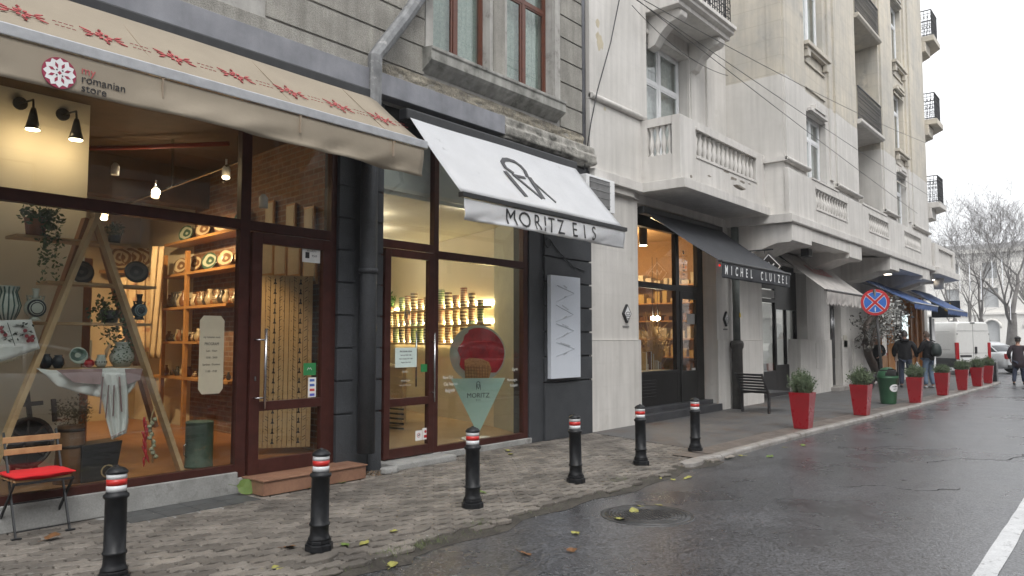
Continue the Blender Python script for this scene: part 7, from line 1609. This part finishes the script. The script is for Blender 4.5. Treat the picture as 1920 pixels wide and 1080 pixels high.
    q = MB(); q.grid(lambda u, v: hd+Vector((.094*math.cos(u*6.283)*math.cos(v*1.57), -.008+.100*math.sin(u*6.283)*math.cos(v*1.57)-(.0), .03+.125*math.sin(v*1.57)-(.07*(1-v) if math.sin(u*6.283) < .1 else -.03*(1-v)))), 22, 8); q.build('hair', hair, t, local=True, fix=False)
    return t
M_blk = mat('black_jacket', (.007, .007, .008), (.012, .012, .014), spec=.2, rough=.8, scale=8, bump=.2, bscale=30); M_jean = mat('blue_denim', (.07, .11, .17), (.13, .18, .25), scale=6, rough=.85); M_djean = mat('dark_denim', (.018, .025, .05), (.03, .04, .07), rough=.85)
M_hair = mat('dark_hair', (.015, .012, .01), (.03, .022, .018), scale=30); M_bhair = mat('brown_hair', (.06, .035, .022), (.04, .025, .016), scale=30); M_shoeg = mat('grey_trainers', (.30, .30, .31), (.2, .2, .21)); M_shoeb = mat('black_shoes', (.02, .02, .02), rough=.4)
M_coat = mat('plum_brown_coat', (.035, .022, .030), (.025, .017, .022), rough=.85)
st0 = ((-.12, 0), (.12, .03))
gA = atz(1699, 727, .006); gB = atz(1743, 728, .006); gC = atz(1911, 722, ZR)
pA = person('man seen from behind in a black hooded jacket and dark jeans holding a white bag', gA, R(-80), 1.06, M_blk, M_djean, M_shoeb, M_hair, st0, ((-.31, -.02, 1.18), (-.30, .10, .93)), ((.31, -.03, 1.18), (.33, .08, .92)), bulk=1.18)
q = MB(); q.grid(lambda u, v: Vector((.13*math.cos(u*6.283), -.07+.08*math.sin(u*6.283), 1.46+.07*v)), 16, 4); q.tube([(-.10, -.10, 1.50), (0, -.15, 1.47), (.10, -.10, 1.50)], .05, 8); q.build('hood', M_blk, pA, local=True, fix=False)
pB = person('bearded man in a black jacket and light blue jeans looking left beside his friend', gB, R(-28), 1.05, M_blk, M_jean, M_shoeg, M_bhair, ((-.13, .02), (.13, -.03)), ((-.28, .06, 1.2), (-.20, .30, 1.05)), ((.28, .04, 1.18), (.22, .26, 1.0)), bulk=1.1)
pC = person('elderly man in a flat cap and long plum coat walking away at the right edge', gC, R(-95), .99, M_coat, M_djean, M_shoeb, M_hair, ((-.14, -.10), (.13, .16)), ((-.29, -.04, 1.16), (-.27, .12, .92)), ((.29, .02, 1.16), (.27, .18, .95)), coat=.22, cap=mat('black_cap', (.015, .014, .016)), lean=.05, bulk=1.12)
gD = atz(1651, 721, .006); gD = Vector((28.6, 6.9, .006))
pD = person('red haired person dressed all in black standing behind the twisted potted tree', gD, R(100), .97, M_blk, M_blk, M_shoeb, mat('red_hair', (.20, .05, .03)), ((-.12, 0), (.12, 0)), ((-.27, .03, 1.18), (-.12, .22, 1.05)), ((.30, 0, 1.16), (.29, .08, .90)), coat=.1)
# backpack on man B, bag of man A
q = MB(); Mb = Matrix.Translation(gB) @ Matrix.Rotation(R(-28), 4, 'Z') @ Matrix.Scale(1.05, 4)
bk = thing('backpack', 'bulging dark green black backpack worn by the man in blue jeans', 'backpack', gB, R(-28)); bk.scale = (1.05,)*3
skin('pack', [Vector((0, -.26, .98)), Vector((0, -.30, 1.12)), Vector((0, -.28, 1.30)), Vector((0, -.24, 1.42))], [(0, 1), (1, 2), (2, 3)], [(.16, .11), (.185, .15), (.175, .14), (.12, .09)], mat('backpack_cloth', (.012, .02, .02), (.02, .03, .028), rough=.6, scale=5), bk)
q = MB(); [q.tube([(x, -.15, 1.45), (x*.9, .0, 1.535), (x, .155, 1.40), (x*1.1, .14, 1.2), (x, -.12, 1.05)], .018, 6) for x in (-.13, .13)]; q.build('strap', M_black, bk, local=True)
bg_ = thing('shopping_bag', 'small crumpled white bag hanging from the hand of the man in black', 'bag', gA, R(-80)); q = MB(); q.lathe((.345, .10, .60), [(.03, 0), (.085, .03), (.09, .12), (.05, .2), (.015, .27)], 10); q.build('plastic_bag', mat('thin_white_plastic', (.6, .62, .65), rough=.35, trans=.3), bg_, local=True)

# ================================================================ VEHICLES  (local +X is forward, rear bumper at x=0)
M_tyre = mat('tyre_rubber', (.015, .015, .016), rough=.8); M_rim = mat('alloy_rim', (.4, .4, .41), rough=.35, metal=.8)
M_carglass = mat('car_glass', (.03, .035, .04), rough=.05, spec=.8); M_tail = mat('red_tail_lamp', (.35, .01, .015), rough=.15, coat=.5); M_bumper = mat('black_bumper', (.025, .025, .027), rough=.6)
def wheel(parent, x, y, r=.33, w_=.22):
    q = MB(); q.lathe((x, y, r), [(r*.72, -w_/2), (r*.96, -w_/2), (r, -w_*.35), (r, w_*.35), (r*.96, w_/2), (r*.72, w_/2)], 26, (0, 1, 0)); wt = q.build('wheel', M_tyre, parent, local=True)
    q = MB(); q.lathe((x, y, r), [(r*.73, -w_*.42), (r*.6, -w_*.46), (.05, -w_*.3), (.05, w_*.3), (r*.6, w_*.46), (r*.73, w_*.42)], 10, (0, 1, 0), smooth=False); q.build('rim', M_rim, wt, local=True)
def loft(q, secs):
    n_ = len(secs[0][1]); k = len(q.v)
    for x, pts in secs:
        for y, z in pts: q.v.append((x, y, z))
    for i in range(len(secs)-1):
        for j in range(n_): q.f.append((k+i*n_+j, k+i*n_+(j+1) % n_, k+(i+1)*n_+(j+1) % n_, k+(i+1)*n_+j)); q.sm.append(True)
    q.f.append(tuple(k+j for j in range(n_))); q.sm.append(False); m_ = k+(len(secs)-1)*n_; q.f.append(tuple(m_+j for j in range(n_))); q.sm.append(False)
def make_car(label, paint, loc, rz, sc_=1.0):
    t = thing('parked_car', label, 'car', loc, rz); t.scale = (sc_,)*3
    def sec(x, zb, zt, hw, tuck=.08): return (x, [(-hw*.92, zb), (-hw, zb+.12), (-hw, zb+.35*(zt-zb)+.05), (-hw*.985, zt-.12), (-hw*.93, zt-.02), (-hw*.6, zt+.01), (hw*.6, zt+.01), (hw*.93, zt-.02), (hw*.985, zt-.12), (hw, zb+.35*(zt-zb)+.05), (hw, zb+.12), (hw*.92, zb)])
    q = MB(); loft(q, [sec(0, .38, .80, .70), sec(.05, .28, .93, .80), sec(.35, .22, .985, .85), sec(1.0, .22, .97, .86), sec(2.2, .2, .94, .87), sec(3.2, .2, .93, .87), sec(3.7, .22, .86, .86), sec(4.15, .25, .74, .80), sec(4.3, .32, .62, .68)])
    q.build('body', paint, t, local=True)
    def gs(x, zt, hb, ht): return (x, [(-hb, .92), (-(hb*.5+ht*.5), (.92+zt)/2), (-ht, zt-.05), (-ht*.8, zt), (ht*.8, zt), (ht, zt-.05), ((hb*.5+ht*.5), (.92+zt)/2), (hb, .92)])
    q = MB(); loft(q, [gs(.45, .96, .76, .70), gs(.9, 1.28, .80, .60), gs(1.3, 1.42, .81, .58), gs(2.1, 1.44, .81, .58), gs(2.6, 1.34, .81, .60), gs(3.35, .95, .80, .72)]); q.build('windows', M_carglass, t, local=True)
    q = MB(); loft(q, [(x, [(-w_, z-.04), (-w_*.85, z+.012), (w_*.85, z+.012), (w_, z-.04)]) for x, z, w_ in ((.86, 1.265, .61), (1.3, 1.425, .60), (2.1, 1.445, .60), (2.62, 1.345, .62))]); 
    for s in (-1, 1):
        q.tube([(.42, s*.77, .95), (.88, s*.63, 1.26), (1.3, s*.60, 1.40), (2.1, s*.60, 1.42), (2.6, s*.63, 1.32), (3.36, s*.76, .94)], .026, 6); q.tube([(1.75, s*.86*.945, .93), (1.8, s*.605, 1.41)], .028, 6)
        q.tube([(.95, s*.80, .95), (1.05, s*.62, 1.32)], .045, 6)
    q.build('roof', paint, t, local=True)
    for x in (.85, 3.45):
        for s in (-1, 1): wheel(t, x, s*.76)
    for s in (-1, 1):
        q = MB(); q.prism([(s*.52, .68), (s*.80, .66), (s*.805, .90), (s*.60, .88)], (-.012, 0, 0), (0, 1, 0), (0, 0, 1), (1, 0, 0), .12); q.build('tail_lamp', M_tail, t, local=True)
        q = MB(); q.prism([(s*.45, .56), (s*.76, .58), (s*.74, .70), (s*.5, .66)], (4.15, 0, 0), (0, 1, 0), (0, 0, 1), (1, 0, 0), .14); q.build('headlight', M_white, t, local=True)
        q = MB(); q.obox((2.75, s*.95, 1.0), (1, 0, 0), (0, 1, 0), (0, 0, 1), .07, .09, .06); q.build('wing_mirror', paint, t, local=True, bevel=.02)
    B('number_plate', M_white, t, (-.015, .05, -.25, .25, .60, .71), local=True); B('bumper_lip', M_bumper, t, (-.03, .1, -.7, .7, .28, .40), local=True, bevel=.02)
    return t
M_silver = mat('silver_paint', (.52, .53, .54), (.48, .49, .5), rough=.28, metal=.35, coat=.5); M_redp = mat('red_car_paint', (.40, .015, .02), rough=.25, coat=.6); M_darkp = mat('dark_car_paint', (.05, .055, .06), rough=.25, coat=.5)
def atd(px, depth, z=0.0):
    d = ray(px, HY); k = depth/F; v = d*k; return Vector((v.x, v.y, z))
c1 = atd(1908, 37, ZR); make_car('silver saloon car seen from its rear corner beyond the white van', M_silver, c1, R(62), 1.08)
c2 = atd(1905, 50, ZR); make_car('dark grey car mostly hidden behind the silver saloon', M_darkp, c2, R(80), 1.0)
make_car('red car across the street, seen as a reflection in the parlour glass', M_redp, Vector((17.0, -2.6, ZR)), 0, 1.12)
make_car('silver car across the street, seen as a reflection in the craft shop window', mat('bright_silver_paint', (.8, .81, .83), rough=.3, coat=.4), Vector((3.5, -2.6, ZR)), 0, 1.08)
make_car('dark car across the street, seen as a reflection in the chocolate shop glass', M_darkp, Vector((22.5, -2.6, ZR)), 0, 1.05)
# white van
vc = atd(1791, 35.5, ZR); vn = thing('white_van', 'white delivery van seen from its rear corner beyond the blue awnings', 'van', vc, R(54)); M_van = mat('van_white', (.66, .66, .64), (.62, .62, .6), rough=.3, coat=.4)
# local: corner (side/rear) at origin, rear face spans y from 0 to -2.05, body to +x
def vs(x, zt, in_=0, zb=.45): return (x, [(0-in_, zb), (0-in_, 1.1), (-.03-in_, 1.9), (-.10-in_, zt-.08), (-.22-in_, zt), (-1.83+in_, zt), (-1.95+in_, zt-.08), (-2.02+in_, 1.9), (-2.05+in_, 1.1), (-2.05+in_, zb)])
q = MB(); loft(q, [vs(0, 2.42, .04), vs(.05, 2.47, .01), vs(.2, 2.5), vs(3.9, 2.5), vs(4.4, 2.35, .03), vs(4.9, 1.75, .08), vs(5.6, 1.2, .14), vs(5.8, .9, .2)]); q.build('body', M_van, vn, local=True)
q = MB(); q.box(-.012, .0, -1.03, -1.02, .55, 2.4); q.box(-.011, .0, -1.9, -.14, 2.06, 2.075); q.box(-.011, .0, -1.95, -.10, 1.02, 1.03); q.box(.3, 3.5, .001, .008, 2.02, 2.035); q.box(.3, 3.5, .001, .008, 1.18, 1.19); q.box(1.6, 1.612, .001, .008, .5, 2.2); q.box(2.9, 2.912, .001, .008, .5, 2.2); q.build('panel_seam', mat('seam_grey', (.2, .2, .2)), vn, local=True)
B('bumper', M_bumper, vn, (-.12, .3, -2.08, .03, .35, .60), (-.02, 1.6, .0, .03, .35, .78), local=True, bevel=.03)
for y0_ in (-.02, -2.05):
    q = MB(); q.box(-.03, .06, y0_-.17+(.02 if y0_ < -1 else 0)+(.17 if y0_ < -1 else 0), y0_+.02+(.17 if y0_ < -1 else 0), .72, 1.52); q.build('tail_lamp', M_tail, vn, local=True, bevel=.02)
B('number_plate', M_white, vn, (-.03, -.01, -.80, -.35, .70, .80), local=True); B('plate_recess', M_bumper, vn, (-.02, -.005, -.9, -.25, .84, .93), local=True); B('door_handle', M_bumper, vn, (-.05, -.01, -1.22, -1.10, 1.0, 1.32), local=True, bevel=.02); B('brake_lamp', M_bumper, vn, (-.02, .03, -1.15, -.9, 2.42, 2.47), local=True)
B('hinge', M_bumper, vn, (-.02, 0, -.14, -.08, 1.9, 1.94), (-.02, 0, -1.99, -1.93, 1.9, 1.94), local=True)
for x in (1.1, 4.7):
    for y in (-.14, -1.9): wheel(vn, x, y, .35, .25)

# ================================================================ TREES, FAR BUILDING, OPPOSITE SIDE
M_bark = mat('hazed_bark', (.20, .19, .18), (.14, .13, .122), scale=3, rough=.9, streak=.2)  # bark tone lightened so its colour carries part of the distance haze
def bare_tree(label, px, depth, H, r0, seed, fork=.3, spread=.5, levels=6, lean=0):
    rnd = random.Random(seed); base = atd(px, depth, -.1); t = thing('bare_tree', label, 'tree', base)
    tr_, cr_ = MB(), MB()
    def grow(p, d, L_, r_, lv):
        n_ = 4; pts = [p]; dd = d.copy()
        for i in range(n_):
            dd = (dd+Vector((rnd.gauss(0, .09), rnd.gauss(0, .09), rnd.gauss(.03, .05)))).normalized(); pts.append(pts[-1]+dd*L_/n_)
        rs = [r_*(1-.38*i/n_) for i in range(n_+1)]
        (tr_ if lv <= 1 else cr_).tube(pts, rs, 9 if lv == 0 else (6 if lv < 3 else 3), caps=False)
        if lv >= levels: return
        nb = 3 if lv < 1 else (3 if rnd.random() < .8 else 4)
        for k in range(nb):
            an = rnd.random()*6.283+k*6.283/nb; a_ = dd.cross(Vector((.3, .8, .1))).normalized(); b_ = dd.cross(a_); tilt = rnd.uniform(.35, .85)*spread/.5*(.55 if k == 0 and lv < 2 else 1)
            nd_ = (dd*math.cos(tilt)+(a_*math.cos(an)+b_*math.sin(an))*math.sin(tilt)); nd_.z += .10; nd_.normalize()
            st_ = pts[-1] if k < 2 else pts[rnd.choice((2, 3))]
            grow(st_, nd_, L_*rnd.uniform(.64, .9), max(.007, rs[-1]*rnd.uniform(.5, .76)), lv+1)
    grow(base, Vector((lean, 0, 1)).normalized(), H*fork, r0, 0)
    tr_.build('trunk', M_bark, t, fix=False); cr_.build('crown', M_bark, t, fix=False); return t
bare_tree('big bare tree with a thick forked trunk behind the silver car', 1893, 58, 19.0, .45, 5, .20, .50, 7)
bare_tree('slender bare tree left of the big forked tree behind the van', 1857, 52, 12.0, .19, 12, .27, .42, 6)
bare_tree('bare tree showing just above the far corner balcony', 1800, 72, 15, .28, 9, .25, .45, 6)
bare_tree('bare tree crown rising at the right edge of the picture', 1945, 66, 16, .42, 21, .22, .55, 6)
bare_tree('faint low bare tree between the corner balcony and the slender tree', 1828, 85, 15, .3, 30, .25, .5, 6)
for k, (px, y0_, y1_) in enumerate(((1804, 500, 545), (1823, 495, 548), (1844, 508, 562), (1866, 488, 538), (1885, 486, 540), (1897, 560, 600))):
    a = atd(px, 50); zt_ = CAMH+(HY-y0_)/F*50; zb_ = CAMH+(HY-y1_)/F*50; q = MB(); q.tube([(a.x, a.y, zb_), (a.x, a.y, zt_)], .016, 6); q.tube([(a.x, a.y, zt_), (a.x, a.y+.1, zt_+.6)], .004, 3)
    tag(q.build('light_tube', emis('pale_tube', (.9, .93, .97), .55), None), '%s hanging white light tube from the left among the bare branches' % ORD[k], 'light', 'hanging light tubes in the trees')
fb = thing('far_building', 'pale stone building with arched ground floor windows far behind the bare trees', 'building', (118, 10, 0)); M_far = mat('pale_far_stone', (.74, .72, .68), (.68, .66, .62), scale=.5, rough=.9)
q = MB(); hol = []
ys = [-38+4.2*i for i in range(21)]
for y in ys: hol += [(y, y+1.6, 1.0, 4.0), (y, y+1.6, 5.6, 8.0), (y, y+1.6, 9.2, 11.2)]
xs_ = sorted({-42, 50, *[h[0] for h in hol], *[h[1] for h in hol]})
for i in range(len(xs_)-1):
    mid = (xs_[i]+xs_[i+1])/2; hh_ = [h for h in hol if h[0] < mid < h[1]]; zz = [0]+[v for h in sorted(hh_, key=lambda h: h[2]) for v in (h[2], h[3])]+[12.4]
    for a, b in zip(zz[::2], zz[1::2]): q.box(110, 110.5, xs_[i], xs_[i+1], a, b)
q.box(109.6, 110.5, -42, 50, 12.4, 12.9); q.box(109.75, 110, -42, 50, 4.7, 4.95); q.build('wall', M_far, fb)
B('roof', mat('hazed_slate_roof', (.45, .45, .45), rough=.7), fb, (110.6, 118, -42, 50, 12.9, 13.6));  # roof and far window colours are lightened to stand for haze
for y in ys:
    w1 = MB(); w1.box(110.3, 110.35, y, y+1.6, 1.0, 4.0); w1.build('window', mat('far_glass', (.42, .43, .43), rough=.2), fb)
    w1 = MB(); w1.box(110.3, 110.35, y, y+1.6, 5.6, 8.0); w1.box(110.3, 110.35, y, y+1.6, 9.2, 11.2); w1.build('window', mat('far_glass', (.42, .43, .43)), fb)
    arch = MB(); arch.tube([(109.95, y+.8+.95*math.cos(k*math.pi/8), 3.1+1.0*math.sin(k*math.pi/8)) for k in range(9)], .14, 5); arch.build('arch_moulding', M_far, fb)
ob_ = thing('opposite_building', 'grey rendered house row across the street, seen only as reflections in the shop glass', 'building', (20, -12, 0)); M_opp = mat('opposite_render', (.18, .165, .15), (.13, .12, .11), scale=1, rough=.9)
q = MB(); hol = [(x, x+1.3, z, z+2.0) for x in [-24+3.4*i for i in range(21)] for z in (.9, 4.6, 8.2)]
xs_ = sorted({-26, 48, *[h[0] for h in hol], *[h[1] for h in hol]}); zs_ = [0, .9, 2.9, 4.6, 6.6, 8.2, 10.2, 11.2]
for i in range(len(xs_)-1):
    mid = (xs_[i]+xs_[i+1])/2
    if any(h[0] < mid < h[1] for h in hol):
        for a, b in zip(zs_[::2], zs_[1::2]): q.box(xs_[i], xs_[i+1], -9.6, -9.2, a, b)
    else: q.box(xs_[i], xs_[i+1], -9.6, -9.2, 0, 11.2)
q.box(-26, 48, -9.6, -8.9, 11.2, 11.6); q.build('wall', M_opp, ob_)
B('windows_glazing', mat('far_glass', (.42, .43, .43)), ob_, (-26, 48, -9.5, -9.45, .5, 10.6)); B('footpath', M_walk, ob_, (-26, 60, -9.2, -5.2, -.06, .06))

# ================================================================ AIR
hz = B('haze', None, None, (-40, 135, -60, 70, -1.5, 30)) if False else None
qh = MB(); qh.box(-40, 160, -75, 75, -1.5, 31); hz = qh.build('haze', M_dark, None); hz.data.materials.clear()
hm = bpy.data.materials.new('haze_air'); hm.use_nodes = True; hn = hm.node_tree; hn.nodes.clear(); ho = hn.nodes.new('ShaderNodeOutputMaterial'); hv = hn.nodes.new('ShaderNodeVolumePrincipled')
hv.inputs['Color'].default_value = (.95, .97, 1, 1); hv.inputs['Density'].default_value = .0010; hv.inputs['Anisotropy'].default_value = .2; hn.links.new(hv.outputs[0], ho.inputs['Volume']); hz.data.materials.append(hm); tag(hz, kind='stuff', label='thin pale winter haze fading the far trees and buildings', cat='haze')
